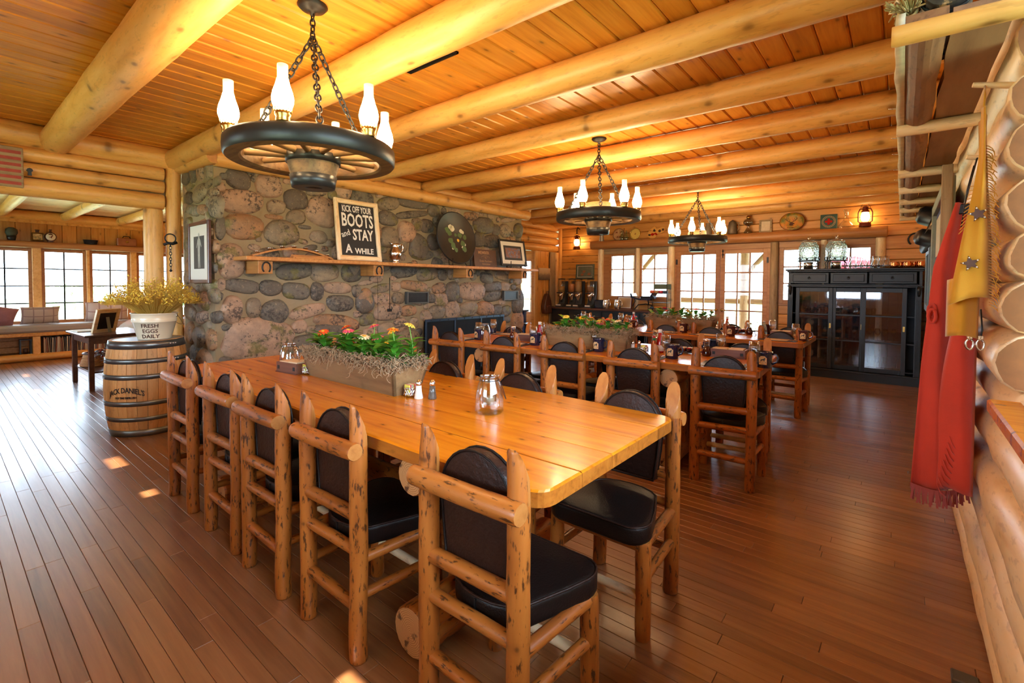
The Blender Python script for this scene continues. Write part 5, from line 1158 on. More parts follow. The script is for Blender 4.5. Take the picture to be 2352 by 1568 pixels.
# ------------------------------------------------------------------ glass-door cabinet against the far wall
M['cabpaint'] = plain('blue_black_paint', (0.006,0.010,0.017), 0.42, var=0.3, bs=6); M['cabback'] = plain('cabinet_back', (0.010,0.012,0.018), 0.6)
cb = thing('display_cabinet', 'large blue-black display cabinet with drawers and sliding glass doors full of glassware', 'cabinet', (-0.555,8.0,0))
cp = M['cabpaint']; cx0, cx1, cyb = -0.745, 0.755, 0.415
B = MB(); B.box(cx0,cx0+0.03,0.03,cyb,0.0,1.49); B.box(cx1-0.03,cx1,0.03,cyb,0,1.49); B.box(cx0,cx1,cyb-0.015,cyb,0,1.49); B.build('carcass', cp, cb)
for k in range(14): MB().box(cx0+0.035+k*0.1025,cx0+0.132+k*0.1025,cyb-0.022,cyb-0.015,0.12,1.30,0.002).build('back_plank', M['cabback'], cb)
B = MB(); B.box(cx0-0.03,cx1+0.03,-0.045,cyb,1.508,1.536,0.006); B.box(cx0-0.012,cx1+0.012,-0.02,cyb,1.488,1.508,0.004); B.build('top', cp, cb)
B = MB(); B.box(cx0,cx1,-0.005,cyb,1.300,1.318,0.003); B.box(cx0-0.01,cx1+0.01,-0.022,cyb,1.278,1.300,0.004); B.build('cornice', cp, cb)
B = MB(); B.box(cx0,cx1,0.0,cyb,0.0,0.10); B.box(cx0-0.008,cx1+0.008,-0.012,cyb,0.10,0.125,0.004); B.build('plinth', cp, cb)
for z in (0.15,0.525,0.885): MB().box(cx0+0.03,cx1-0.03,0.085,cyb-0.015,z,z+0.016).build('shelf', cp, cb)
for (a, b) in ((-0.715,-0.245),(-0.225,0.19),(0.21,0.70)):
    d = MB().box(a,b,-0.004,0.02,1.330,1.480,0.003).build('drawer', cp, cb)
    MB().box(a+0.03,b-0.03,-0.012,-0.004,1.352,1.458,0.006).build('drawer_panel', cp, d)
    B = MB(); m_ = (a+b)/2; B.lathe([(0,0),(0.010,0),(0.012,0.012),(0,0.016)], 10, xf=Matrix.Translation((m_,-0.012,1.415)) @ Matrix.Rotation(PI/2,4,'X')); B.tube([(m_+0.016*math.cos(PI+PI*i/8),-0.024,1.412+0.022*math.sin(PI+PI*i/8)) for i in range(9)], 0.004, 6); B.build('drop_handle', M['iron'], d)
for sx, x in ((-1,cx0),(1,cx1-0.065)):
    p = MB().box(x,x+0.065,-0.004,0.03,0.125,1.278,0.003).build('pilaster', cp, cb)
    for q in range(4): MB().box(x+0.009+q*0.0135,x+0.0155+q*0.0135,-0.010,-0.004,0.2,1.12,0.002).build('flute', cp, p)
    B = MB(); pts = [(-0.012,1.278),(-0.045,1.275),(-0.05,1.24),(-0.03,1.20),(-0.012,1.165)]; B.tube([(x+0.0325,q[0]+0.006,q[1]) for q in pts], [0.02,0.022,0.02,0.017,0.010], 8); B.build('corbel', M['black'], p)
cg = thin_glass('cabinet_glass', (0.80,0.84,0.90), 0.25)
for (a, b, y) in ((-0.645,-0.195,0.02),(-0.205,0.165,0.045),(0.135,0.610,0.02)):
    B = MB(); z0, z1 = 0.13, 1.27; st = 0.048
    B.box(a,a+st,y,y+0.02,z0,z1,0.003); B.box(b-st,b,y,y+0.02,z0,z1,0.003); B.box(a+st,b-st,y,y+0.02,z1-0.06,z1,0.003); B.box(a+st,b-st,y,y+0.02,z0,z0+0.06,0.003)
    B.box(a+st,b-st,y,y+0.016,0.525,0.545,0.002); B.box(a+st,b-st,y,y+0.016,0.880,0.900,0.002)
    d = B.build('sliding_door', cp, cb)
    for (za, zb) in ((z0+0.06,0.525),(0.545,0.88),(0.90,z1-0.06)): MB().box(a+st,b-st,y+0.006,y+0.009,za,zb).build('pane', cg, d)
    MB().box(b-0.036,b-0.014,y-0.003,y+0.002,0.70,0.77,0.001).build('finger_pull', M['brass'], d)
def mk_tumbler():
    t = thing('tumbler', 'x', 'glass'); MB().lathe([(0,0),(0.026,0),(0.033,0.085),(0.031,0.085),(0.025,0.008),(0,0.008)], 14).build('glass', M['tglass'], t); return t
def mk_wine():
    t = thing('wine_glass', 'x', 'glass'); MB().lathe([(0,0),(0.030,0),(0.030,0.003),(0.005,0.007),(0.004,0.075),(0.026,0.095),(0.034,0.125),(0.027,0.175),(0.025,0.175),(0.031,0.125),(0.022,0.10),(0,0.085)], 14).build('glass', M['tglass'], t); return t
def mk_flute():
    t = thing('stemmed_glass', 'x', 'glass'); MB().lathe([(0,0),(0.028,0),(0.028,0.003),(0.005,0.007),(0.004,0.06),(0.022,0.085),(0.024,0.17),(0.022,0.17),(0.02,0.088),(0,0.075)], 12).build('glass', M['tglass'], t); return t
for k in range(14):
    x = -1.18+0.085*k; 
    if k < 11: place('tum', mk_tumbler, (x, 8.14+0.05*(k % 2), 0.901), 0, 'clear tumbler on the cabinet top shelf, front row, %s from the left' % ORD[k], 'tumblers in the cabinet', 'glass')
    if k < 11: place('tum', mk_tumbler, (x+0.03, 8.28, 0.901), 0, 'clear tumbler on the cabinet top shelf, back row, %s from the left' % ORD[k], 'tumblers in the cabinet', 'glass')
    place('wine', mk_wine, (x, 8.15+0.06*(k % 2), 0.541), 0, 'wine glass on the cabinet middle shelf, %s from the left' % ORD[k], 'wine glasses in the cabinet', 'glass')
    if k > 3: place('flu', mk_flute, (x, 8.14+0.06*(k % 2), 0.166), 0, 'stemmed glass on the cabinet bottom shelf, %s from the left' % ORD[k-4], 'stemmed glasses in the cabinet', 'glass')
place('wine', mk_wine, (0.02,8.15,0.901), 0, 'single wine glass at the right of the cabinet top shelf', 'wine glasses in the cabinet', 'glass')
# on top of the cabinet
CZ = 1.536
def hobnail():
    t = NT('hammered_glass'); co = t.coords((1,1,1)); v = t.vor(co, 55)
    t.set(Base_Color=(0.92,0.96,0.95), Roughness=0.05, Transmission_Weight=0.85, IOR=1.3); t.bump(v, 0.9, 0.02); return t.m
M['hobnail'] = hobnail()
for k, (x, lb) in enumerate(((-1.07,'hammered glass drink dispenser on iron stand, left one on the cabinet'),(-0.735,'hammered glass drink dispenser on iron stand, right one on the cabinet'))):
    t = thing('drink_dispenser', lb, 'dispenser', (x,8.16,CZ), 0, 'glass drink dispensers')
    pr_ = [(0,0.12),(0.118,0.12),(0.128,0.135),(0.130,0.30),(0.120,0.345),(0.098,0.375),(0.096,0.385)]
    MB().lathe(pr_+[(r-0.006, z) for r, z in pr_[:1:-1]]+[(0,0.13)], 24).build('jar', M['hobnail'], t)
    MB().lathe([(0,0.385),(0.104,0.385),(0.108,0.392),(0.07,0.415),(0.02,0.425),(0.014,0.435),(0.026,0.455),(0.018,0.475),(0,0.48)], 22).build('lid', M['tglass'], t)
    B = MB(); B.tube([(0.135*math.cos(a*PI/14),0.135*math.sin(a*PI/14),0.118) for a in range(28)], 0.006, 6, closed=True)
    B.tube([(0.137*math.cos(a*PI/14),0.137*math.sin(a*PI/14),0.165) for a in range(28)], 0.003, 6, closed=True)
    for q in range(4):
        a = PI/4+q*PI/2; c, s_ = math.cos(a), math.sin(a); B.tube([(0.135*c,0.135*s_,0.165),(0.135*c,0.135*s_,0.11),(0.165*c,0.165*s_,0.08),(0.150*c,0.150*s_,0.03),(0.165*c,0.165*s_,0.004)], 0.006, 6)
    for q in range(10):
        a = 2*PI*q/10; B.tube([(0.137*math.cos(a+0.25*math.cos(u*PI/6)),0.137*math.sin(a+0.25*math.cos(u*PI/6)),0.142+0.022*math.sin(u*PI/6)) for u in range(12)], 0.0026, 5, closed=True)
    B.build('iron_stand', M['iron'], t)
    MB().lathe([(0,-0.02),(0.014,-0.02),(0.014,0.02),(0,0.02)], 10, xf=Matrix.Translation((0,-0.145,0.145)) @ Matrix.Rotation(PI/2,4,'X')).build('spigot', M['black'], t)
    cn = tag(MB().lathe([(0,0),(0.062,0),(0.062,0.10),(0.058,0.104),(0.0,0.104)], 18).build('steel_canister', M['steel'], None, (x,8.16,CZ)), 'small steel canister under the %s drink dispenser' % ('left','right')[k], 'canister')
def mk_carafe():
    t = thing('carafe', 'x', 'carafe'); pr_ = [(0,0),(0.040,0),(0.048,0.02),(0.046,0.06),(0.026,0.105),(0.023,0.125),(0.032,0.165)]
    MB().lathe(pr_+[(r-0.003, z) for r, z in pr_[:1:-1]]+[(0,0.006)], 16).build('glass', M['tglass'], t); MB().lathe([(0.0465,0.026),(0.0470,0.045)], 16).build('band', M['maroon'], t); return t
for k in range(7): place('caraf', mk_carafe, (-0.535+0.062*k, 8.10+0.09*(k % 2), CZ), 0, 'clear glass carafe on the cabinet top, %s from the left' % ORD[k], 'glass carafes on the cabinet', 'carafe')
M['copper'] = plain('copper', (0.72,0.26,0.09), 0.16, 1.0)
def mk_cmug():
    t = thing('copper_mug', 'x', 'mug'); MB().lathe([(0,0),(0.034,0),(0.042,0.02),(0.043,0.05),(0.038,0.078),(0.041,0.084),(0.038,0.084),(0.036,0.07),(0,0.06)], 18).build('body', M['copper'], t)
    MB().tube([(0.040,0,0.066),(0.060,0,0.07),(0.068,0,0.046),(0.058,0,0.022),(0.041,0,0.02)], 0.004, 7).build('handle', M['brass'], t); return t
for k in range(5): place('cmug', mk_cmug, (-0.09+0.068*k, 8.08+0.10*(k % 2), CZ), 0.2*k, 'hammered copper mug on the cabinet top, %s from the left' % ORD[k], 'copper mugs on the cabinet', 'mug')
# ------------------------------------------------------------------ sideboard with breakfast things
sb = thing('sideboard', 'low black sideboard with drawers beneath the far left windows', 'sideboard', (0,0,0))
B = MB(); B.box(-5.50,-3.20,8.0,8.34,0.06,0.80); B.box(-5.48,-3.22,8.04,8.32,0,0.06); B.build('carcass', cp, sb); MB().box(-5.53,-3.17,7.96,8.36,0.80,0.835,0.006).build('top', M['darkwood'], sb)
for k in range(6):
    a = -5.46+0.375*k; d = MB().box(a,a+0.345,7.985,8.0,0.60,0.775,0.003).build('drawer', cp, sb)
    MB().tube([(a+0.12+0.10*i/8,7.975-0.018*math.sin(PI*i/8),0.695-0.012*math.sin(PI*i/8)) for i in range(9)], 0.0045, 6).build('handle', M['steel'], d)
    dd = MB().box(a,a+0.345,7.985,8.0,0.09,0.585,0.003).build('door', cp, sb); MB().box(a+0.05,a+0.295,7.978,7.985,0.14,0.535,0.003).build('door_panel', cp, dd)
SZ = 0.835
cer = [plain('cereal_'+n, c, 0.8, var=0.6, bs=90) for n, c in (('flakes',(0.50,0.24,0.06)),('loops',(0.60,0.20,0.05)),('oats',(0.45,0.27,0.11)),('granola',(0.28,0.14,0.06)))]
for k, x in enumerate((-5.36,-5.115,-4.96,-4.69)):
    t = thing('cereal_dispenser', 'clear barrel cereal dispenser with grey base on the sideboard, %s' % ('far left','second from left','third from left','far right')[k], 'dispenser', (x,8.14,SZ), 0, 'cereal dispensers'); gr = M['greyplastic'] if 'greyplastic' in M else M.setdefault('greyplastic', plain('grey_plastic', (0.045,0.05,0.052), 0.45))
    MB().prism([(-0.12,0),(0.13,0),(0.13,0.52),(0.10,0.52),(0.09,0.28),(0.03,0.20),(0.0,0.07),(-0.12,0.03)], -0.07, 0.07, xf=Matrix(((0,0,1,0),(1,0,0,0),(0,1,0,0),(0,0,0,1)))).build('base', gr, t)
    MB().lathe([(0.070,0.30),(0.070,0.555)], 20).build('hopper', M['tglass'], t); MB().lathe([(0.0,0.30),(0.062,0.31),(0.062,0.31+0.10+0.05*(k % 3)),(0,0.42+0.05*(k % 3))], 18).build('cereal', cer[k], t)
    MB().lathe([(0,0.555),(0.073,0.555),(0.073,0.57),(0,0.575)], 20).build('lid', M['black'], t)
    MB().lathe([(0.030,0.10),(0.034,0.16),(0.060,0.21),(0.070,0.25),(0.070,0.30)], 18).build('funnel', M['steel'], t)
    MB().box(-0.07,0.07,-0.085,-0.06,0.275,0.295,0.004).build('collar', M['navy'], t); MB().lathe([(0,-0.03),(0.038,-0.03),(0.038,0.03),(0,0.03)], 14, xf=Matrix.Translation((0,-0.055,0.235)) @ Matrix.Rotation(PI/2,4,'X')).build('turn_knob', M['steel'], t)
    MB().box(-0.055,0.055,-0.125,-0.118,0.028,0.05,0.002).build('name_plate', M['chalk'], t)
def mk_churn():
    t = thing('steel_pitcher', 'x', 'pitcher'); MB().lathe([(0,0),(0.052,0),(0.056,0.01),(0.068,0.07),(0.064,0.13),(0.055,0.16),(0.058,0.17),(0.0,0.165)], 20).build('body', M['steel'], t)
    for s_ in (0.055,0.120): MB().lathe([(0.066,s_-0.004),(0.070,s_),(0.066,s_+0.004)], 20).build('hoop', M['steel'], t)
    MB().tube([(0.056,0,0.15),(0.09,0,0.14),(0.088,0,0.06),(0.066,0,0.045)], 0.005, 7).build('handle', M['steel'], t); return t
place('churn', mk_churn, (-4.33,8.10,SZ), 0, 'barrel-shaped steel pitcher on the sideboard, left of the pair', 'steel pitchers', 'pitcher'); place('churn', mk_churn, (-4.09,8.10,SZ), 0, 'barrel-shaped steel pitcher on the sideboard, right of the pair', 'steel pitchers', 'pitcher')
tag(MB().box(-0.10,0.10,-0.09,0.09,0,0.16,0.01).build('navy_bin', M['navy'], None, (-4.50,8.22,SZ)), 'navy blue bin on the sideboard beside the cereal dispensers', 'bin')
pb = framed('card_frame', 'cream card in a dark red wooden frame standing on the sideboard', 'picture', facing_ny((-4.06,8.30,SZ), 0, 0.15), 0.30, 0.24, 0.014, plain('red_stained_frame', (0.16,0.03,0.02), 0.4), 0.02, plain('tan_card', (0.60,0.42,0.22), 0.8))
scl = thing('counter_scale', 'old black iron counter scale with a scoop tray on the sideboard', 'scale', (-3.62,8.18,SZ))
MB().tube([(-0.20,0,0.26),(-0.16,0,0.16),(-0.20,0,0.07),(-0.18,0,0.0),(-0.10,0,0.09),(0.05,0,0.11),(0.15,0,0.09),(0.18,0,0.0)], 0.010, 8).build('frame', M['iron'], scl); MB().box(-0.03,0.22,-0.07,0.07,0.20,0.25,0.01).build('housing', M['iron'], scl); MB().tube([(0.10,0,0.10),(0.08,0,0.22)], 0.012).build('column', M['iron'], scl)
B = MB(); B.prism([(-0.22,0.30),(-0.20,0.22),(-0.06,0.18),(0.16,0.18),(0.22,0.30),(0.19,0.30),(0.13,0.21),(-0.05,0.21),(-0.17,0.25),(-0.19,0.30)], -0.10, 0.10, xf=Matrix(((1,0,0,0),(0,0,1,0),(0,1,0,0),(0,0,0,1)))); B.build('scoop', M['navy'], scl)
rk = thing('snack_rack', 'black wire snack rack with coloured packets on the sideboard', 'rack', (-3.33,8.2,SZ))
for x in (-0.17,0.17):
    for y in (-0.09,0.09): MB().tube([(x,y,0),(x,y,0.47)], 0.005, 6).build('upright', M['iron'], rk)
for z in (0.03,0.14,0.30): MB().box(-0.17,0.17,-0.09,0.09,z,z+0.008).build('rack_shelf', M['iron'], rk)
MB().box(-0.13,0.17,0.05,0.09,0.38,0.47,0.005).build('header', plain('sage_board', (0.10,0.14,0.09), 0.7), rk)
pcs = [plain('packet_orange', (0.75,0.12,0.03), 0.35), plain('packet_blue', (0.06,0.10,0.16), 0.35), plain('packet_red', (0.55,0.03,0.05), 0.35), plain('packet_tan', (0.5,0.28,0.10), 0.4)]
for k in range(8):
    z = 0.308 if k < 4 else 0.038; pk = MB().pillow([(-0.035,-0.028),(0.035,-0.028),(0.035,0.028),(-0.035,0.028)], 0, 0.05 if k < 4 else 0.03, 0.012, xf=Matrix.Translation((-0.12+0.08*(k % 4),-0.03,z))).build('snack_packet', pcs[(k*3+(k > 3)) % 4], None, (-3.33,8.2,SZ))
    tag(pk, '%s snack packet on the %s shelf of the wire rack, place %s from left' % (('orange','blue','red','tan')[(k*3+(k > 3)) % 4], 'upper' if k < 4 else 'lower', ('first','second','third','fourth')[k % 4]), 'packet', 'snack packets')
tr_ = framed('embossed_tray', 'grey-green embossed tin tray with longhorn figures leaning above the cereal dispensers', 'tray', facing_ny((-4.985,8.40,1.40), 0, 0.06), 0.42, 0.30, 0.035, plain('tin_green', (0.11,0.14,0.10), 0.45, 0.3, var=0.4, bs=25), 0.01, plain('tin_green_light', (0.16,0.19,0.14), 0.45, 0.3, var=0.4, bs=20))
for o_ in ((-0.02,0.15),(0.10,0.10),(-0.06,0.09)): MB().prism([(o_[0]-0.04,o_[1]-0.02),(o_[0]-0.02,o_[1]+0.03),(o_[0]+0.01,o_[1]+0.015),(o_[0]+0.03,o_[1]+0.035),(o_[0]+0.035,o_[1]),(o_[0]+0.015,o_[1]-0.025)], -0.006, -0.003).build('embossed_figure', plain('rust_brown', (0.35,0.13,0.06), 0.6), tr_)
# ------------------------------------------------------------------ lanterns, lit
M['lanred'] = plain('lantern_red', (0.16,0.025,0.012), 0.45, 0.4)
def hurricane(loc, label, st):
    t = thing('hurricane_lantern', label, 'lantern', loc, 0, 'lit hurricane lanterns'); m_ = M['lanred']
    MB().lathe([(0,0),(0.070,0),(0.072,0.01),(0.068,0.05),(0.05,0.062),(0.04,0.075),(0,0.075)], 18).build('tank', m_, t)
    B = MB(); B.lathe([(0.036,0.08),(0.052,0.12),(0.052,0.15),(0.038,0.20)], 18); B.f = [q for q in B.f if len(q) == 4]; B.mi = B.mi[:len(B.f)]; B.sm = B.sm[:len(B.f)]; B.build('globe', st, t)
    MB().lathe([(0.040,0.20),(0.050,0.205),(0.044,0.225),(0.030,0.24),(0.030,0.265),(0.040,0.27),(0.02,0.285),(0,0.29)], 18).build('hood', m_, t)
    for s_ in (-1,1): MB().tube([(s_*0.05,0,0.055),(s_*0.078,0,0.075),(s_*0.080,0,0.20),(s_*0.06,0,0.25),(s_*0.028,0,0.25)], 0.009, 7).build('side_tube', m_, t)
    MB().tube([(0.055*math.cos(PI*i/8),-0.005,0.25+0.08*math.sin(PI*i/8)) for i in range(9)], 0.0025, 5).build('bail', M['iron'], t); return t
gl2 = emit('lit_lantern_globe', (1.0,0.62,0.26), 22.0)
hurricane((-5.13,8.33,2.0), 'lit red hurricane lantern hanging on the far wall left corner', gl2); hurricane((-0.424,8.35,2.13), 'lit red hurricane lantern at the right end of the log shelf', gl2)
hk = tag(MB().tube([(-5.13,8.44,2.42),(-5.13,8.36,2.44),(-5.13,8.33,2.40),(-5.13,8.33,2.31)], 0.012, 7).build('lantern_bracket', M['iron']), 'black iron wall hook holding the left hurricane lantern', 'hook')
# ------------------------------------------------------------------ things on the log shelf
HZ = 2.134; HY = 8.37
cone = thing('pewter_beaker', 'slender grey pewter beaker at the left end of the log shelf', 'beaker', (-4.59,HY,HZ)); MB().lathe([(0,0),(0.05,0),(0.048,0.02),(0.034,0.15),(0.038,0.175),(0.034,0.175),(0,0.17)], 16).build('body', plain('pewter', (0.35,0.33,0.29), 0.4, 0.7), cone)
def plate(x, r, label, m_, m2, oval=1.0, name='plate'):
    t = thing(name, label, 'plate'); setm(t, facing_ny((x,8.395,HZ+0.006), 0, 0.12)); ry = r*oval
    MB().lathe([(0,0),(r*0.66,0),(r*0.72,0.006),(r,0.014),(r,0.017),(r*0.70,0.010),(0,0.004)], 32, (0,ry,0), sy=oval).build('dish', m_, t)
    B = MB(); B.tube([(r*math.cos(a*PI/20), ry+ry*math.sin(a*PI/20), 0.015) for a in range(40)], 0.004, 6, closed=True); B.build('rim', m2, t); return t
p1 = plate(-4.24, 0.115, 'round tan divided plate with western figures on the log shelf', plain('tan_plate', (0.50,0.29,0.13), 0.4), M['darkwood'])
MB().box(-0.003,0.003,0.12,0.22,0.010,0.016).build('divider', M['badge'], p1); [MB().box(0,0.10,-0.003,0.003,0.010,0.016,xf=Matrix.Translation((0,0.118,0)) @ Matrix.Rotation(a,4,'Z')).build('divider', M['badge'], p1) for a in (-0.35,PI+0.35)]
for (x, y) in ((-0.02,0.06),(0.03,0.065),(-0.045,0.15),(0.05,0.155)): MB().prism([(x-0.02,y-0.012),(x-0.015,y+0.008),(x+0.01,y+0.02),(x+0.022,y+0.008),(x+0.014,y-0.012),(x+0.004,y)], 0.0115, 0.0125).build('painted_figure', M['lanred'], p1)
p2 = plate(-3.90, 0.105, 'round yellow enamel plate with a small painted scene on the log shelf', plain('yellow_enamel', (0.72,0.52,0.12), 0.3), M['brass'])
MB().prism([(-0.05,0.09),(0.05,0.095),(0.045,0.13),(0.01,0.135),(-0.01,0.11)], 0.0045, 0.0055).build('painted_scene', M['mantel'], p2); [MB().box(-0.002,0.002,-0.006,0.006,0.012,0.016,xf=Matrix.Translation((0.088*math.cos(a*PI/8),0.105+0.088*math.sin(a*PI/8),0)) @ Matrix.Rotation(a*PI/8+PI/2,4,'Z')).build('rim_mark', M['darkwood'], p2) for a in range(16)]
mb_ = thing('bottle_carrier', 'wire carrier of clear glass milk bottles on the log shelf', 'bottle carrier', (-4.09,HY-0.04,HZ))
B = MB(); B.box(-0.09,0.09,-0.04,0.04,0,0.006); B.tube([(-0.09,-0.04,0.045),(0.09,-0.04,0.045),(0.09,0.04,0.045),(-0.09,0.04,0.045)], 0.003, 5, closed=True); B.tube([(0,0,0.0),(0,0,0.20),(0.012,0,0.215),(0,0,0.225),(-0.012,0,0.215),(0,0,0.20)], 0.003, 5); B.build('carrier', M['iron'], mb_)
for x in (-0.045,0.045): tag(MB().lathe([(0,0),(0.034,0),(0.036,0.01),(0.034,0.07),(0.016,0.125),(0.016,0.16),(0.02,0.17),(0,0.17)], 16).build('milk_bottle', M['greenglass'], None, (-4.09+x,HY-0.04,HZ+0.006)), 'clear glass milk bottle, %s one in the wire carrier' % ('left' if x < 0 else 'right'), 'bottle', 'milk bottles')
gt = thing('toy_guitar', 'yellow toy guitar body painted with a cowboy in red on the log shelf', 'guitar'); setm(gt, facing_ny((-3.49,8.40,HZ+0.01), 0, 0.1))
out = []
for i in range(40):
    a = 2*PI*i/40; x = 0.165*math.cos(a); w = 0.085+0.028*(1 if x < 0 else -0.3)-0.030*math.exp(-((x-0.035)/0.045)**2)
    out.append((x, 0.115+w*math.sin(a)*1.0+x*0.25))
MB().prism(out, -0.02, 0.012).build('body', plain('guitar_yellow', (0.68,0.36,0.09), 0.3, coat=0.4), gt); MB().lathe([(0,0.0122),(0.026,0.0122),(0.026,0.014),(0,0.014)], 18, (0.065,0.125,0)).build('sound_hole', M['darkwood'], gt); MB().box(0.105,0.145,0.125,0.165,0.0122,0.016).build('bridge', M['darkwood'], gt)
MB().prism([(-0.115,0.06),(-0.06,0.04),(-0.02,0.075),(0.0,0.04),(0.03,0.07),(-0.01,0.10),(-0.04,0.085),(-0.08,0.095)], 0.0122, 0.014).build('painted_shirt', M['ketchup'], gt); MB().prism([(-0.075,0.13),(-0.03,0.115),(0.0,0.135),(-0.02,0.14),(-0.03,0.165),(-0.05,0.165),(-0.055,0.14)], 0.0122, 0.014).build('painted_hat', M['black'], gt); MB().prism([(-0.15,0.05),(-0.11,0.04),(-0.105,0.075),(-0.145,0.08)], 0.0122, 0.014).build('painted_boot', M['black'], gt)
sgtext('The', 0.03, -0.11, 0.14, 1, 0, mat=M['darkwood'], par=gt, z=0.0135)
jg = thing('stone_jug', 'grey stoneware jug with a loop handle on the log shelf', 'jug', (-2.57,HY,HZ)); MB().lathe([(0,0),(0.06,0),(0.065,0.02),(0.062,0.12),(0.03,0.17),(0.028,0.20),(0.034,0.205),(0,0.20)], 18).build('body', plain('stoneware', (0.22,0.17,0.12), 0.4, var=0.3, bs=20), jg); MB().tube([(0.03,0,0.195),(0.08,0,0.20),(0.085,0,0.14),(0.055,0,0.11)], 0.009, 8).build('handle', M['oldwood'], jg)
cpt = thing('enamel_coffee_pot', 'tall dull grey coffee pot with side handle on the log shelf', 'coffee pot', (-2.18,HY,HZ)); MB().lathe([(0,0),(0.075,0),(0.078,0.01),(0.062,0.16),(0.05,0.20),(0.03,0.215),(0.012,0.225),(0,0.235)], 18).build('body', plain('dull_tin', (0.17,0.13,0.09), 0.55, 0.5, var=0.4, bs=15), cpt); MB().tube([(0.055,0,0.19),(0.095,0,0.18),(0.10,0,0.09),(0.072,0,0.05)], 0.007, 8).build('handle', M['oldwood'], cpt)
oil_lamp('oil_lamp', 'smoked glass oil lamp base standing in the middle of the log shelf', (-1.94,HY,HZ), 1.15)
framed('small_print', 'small faded print in a dark brown frame on the log shelf', 'picture', facing_ny((-1.70,8.41,HZ), 0, 0.08), 0.185, 0.205, 0.028, M['oldwood'], 0.004, plain('faded_print', (0.62,0.52,0.38), 0.7, var=0.2, bs=30))
p3 = plate(-1.33, 0.168, 'oval tray with a painted elk against a sunset on the log shelf', blotch('sunset_paint', [(0.35,(0.10,0.15,0.03)),(0.5,(0.45,0.22,0.02)),(0.58,(0.62,0.20,0.02)),(0.72,(0.12,0.16,0.05))], 9), M['lanred'], 0.82, 'elk_tray')
elk = [(-0.045,0.045),(-0.035,0.10),(-0.02,0.13),(0.005,0.125),(0.035,0.105),(0.03,0.095),(0.012,0.095),(0.03,0.06),(0.04,0.045)]
MB().prism(elk, 0.006, 0.008).build('painted_elk', M['darkwood'], p3)
for s_ in (-1,1):
    B = MB(); B.tube([(-0.012,0.125,0.009),(-0.012+s_*0.05,0.15,0.009),(-0.012+s_*0.085,0.19,0.009)], 0.003, 5)
    for q in (0.3,0.55,0.8): B.tube([(-0.012+s_*0.085*q,0.125+0.055*q,0.009),(-0.012+s_*0.085*q+s_*-0.004,0.15+0.075*q,0.009)], 0.0022, 5)
    B.build('painted_antler', M['darkwood'], p3)
B = text_mb('BOURBON', 0.030, 0.001); B = xform(B, lambda x, y, z: (x*0.9, 0.038+y+x*x*1.6, 0.0145+z)); B.build('lettering', M['brass'], p3)
fa = thing('first_aid_sign', 'dark green first aid tin with a red cross in a ring on the shelf', 'sign'); setm(fa, facing_ny((-0.86,8.41,HZ), 0, 0.05))
MB().box(-0.105,0.105,0,0.215,-0.03,0,0.004).build('tin', plain('dark_green', (0.012,0.055,0.04), 0.4, var=0.2, bs=10), fa)
for r in (0.085,0.066): MB().tube([(r*math.cos(a*PI/18),0.108+r*math.sin(a*PI/18),0.001) for a in range(36)], 0.0018, 5, closed=True).build('ring', M['badge'], fa)
B = MB(); B.box(-0.046,0.046,0.093,0.123,0,0.002); B.box(-0.015,0.015,0.062,0.154,0,0.0022); B.build('red_cross', M['ketchup'], fa)
for k in range(22): MB().box(-0.0022,0.0022,-0.006,0.006,0,0.0015,xf=Matrix.Translation((0.0755*math.cos(k*2*PI/22),0.108+0.0755*math.sin(k*2*PI/22),0)) @ Matrix.Rotation(k*2*PI/22,4,'Z')).build('ring_mark', M['badge'], fa)
dc = thing('wine_decanter', 'clear flared glass decanter beside the right lantern on the log shelf', 'decanter', (-0.64,HY-0.01,HZ)); MB().lathe([(0,0),(0.10,0.004),(0.105,0.02),(0.045,0.10),(0.022,0.16),(0.026,0.20),(0.05,0.26),(0.048,0.26),(0.022,0.20),(0.019,0.16)], 20).build('glass', M['tglass'], dc)
# umbrella-coloured poster behind carafes: red disc in the window seen outside
pu = thing('patio_umbrella', 'dark red patio umbrella outside the right window behind the carafes', 'umbrella', (-0.85,12.6,-0.3)); MB().tube([(0,0,-0.05),(0,0,2.2)], 0.02).build('pole', M['oldwood'], pu); MB().lathe([(0.75,1.85),(0.42,2.12),(0,2.25),(0,2.23),(0.42,2.09),(0.73,1.83)], 8).build('canopy', plain('umbrella_red', (0.30,0.02,0.03), 0.8), pu)
# ------------------------------------------------------------------ left pier and nook
pn = thing('landscape_painting', 'unframed landscape painting in greys and creams on the boarded pier', 'painting'); setm(pn, facing_x((XL-0.005,7.86,1.375)))
t_ = NT('landscape_paint'); co = t_.coords((1,1,1), rand=False); sp = t_.n('ShaderNodeSeparateXYZ'); t_.l(co, sp.inputs[0])
t_.set(Base_Color=t_.ramp(t_.math('ADD', t_.math('MULTIPLY', sp.outputs[1], 4.0), t_.math('MULTIPLY', t_.noise(co, 20, 4), 0.35)), [(0.2,(0.10,0.08,0.065)),(0.55,(0.26,0.19,0.13)),(0.75,(0.60,0.42,0.22)),(1.0,(0.68,0.52,0.34))]), Roughness=0.7)
MB().box(-0.19,0.19,0,0.24,0,0.018,0.002).build('canvas', t_.m, pn)
bp_ = thing('leather_backpack', 'brown leather backpack hanging on the boarded pier', 'backpack', (XL+0.06,7.87,0.70), 0); bl = plain('backpack_leather', (0.10,0.035,0.018), 0.45, var=0.4, bs=20)
MB().pillow([(-0.11,0),(0.11,0),(0.125,0.14),(0.10,0.26),(0.05,0.36),(0.02,0.40),(-0.02,0.40),(-0.05,0.36),(-0.10,0.26),(-0.125,0.14)], -0.05, 0.05, 0.025, xf=Matrix(((0,0,1,0),(1,0,0,0),(0,1,0,0),(0,0,0,1)))).build('bag', bl, bp_)
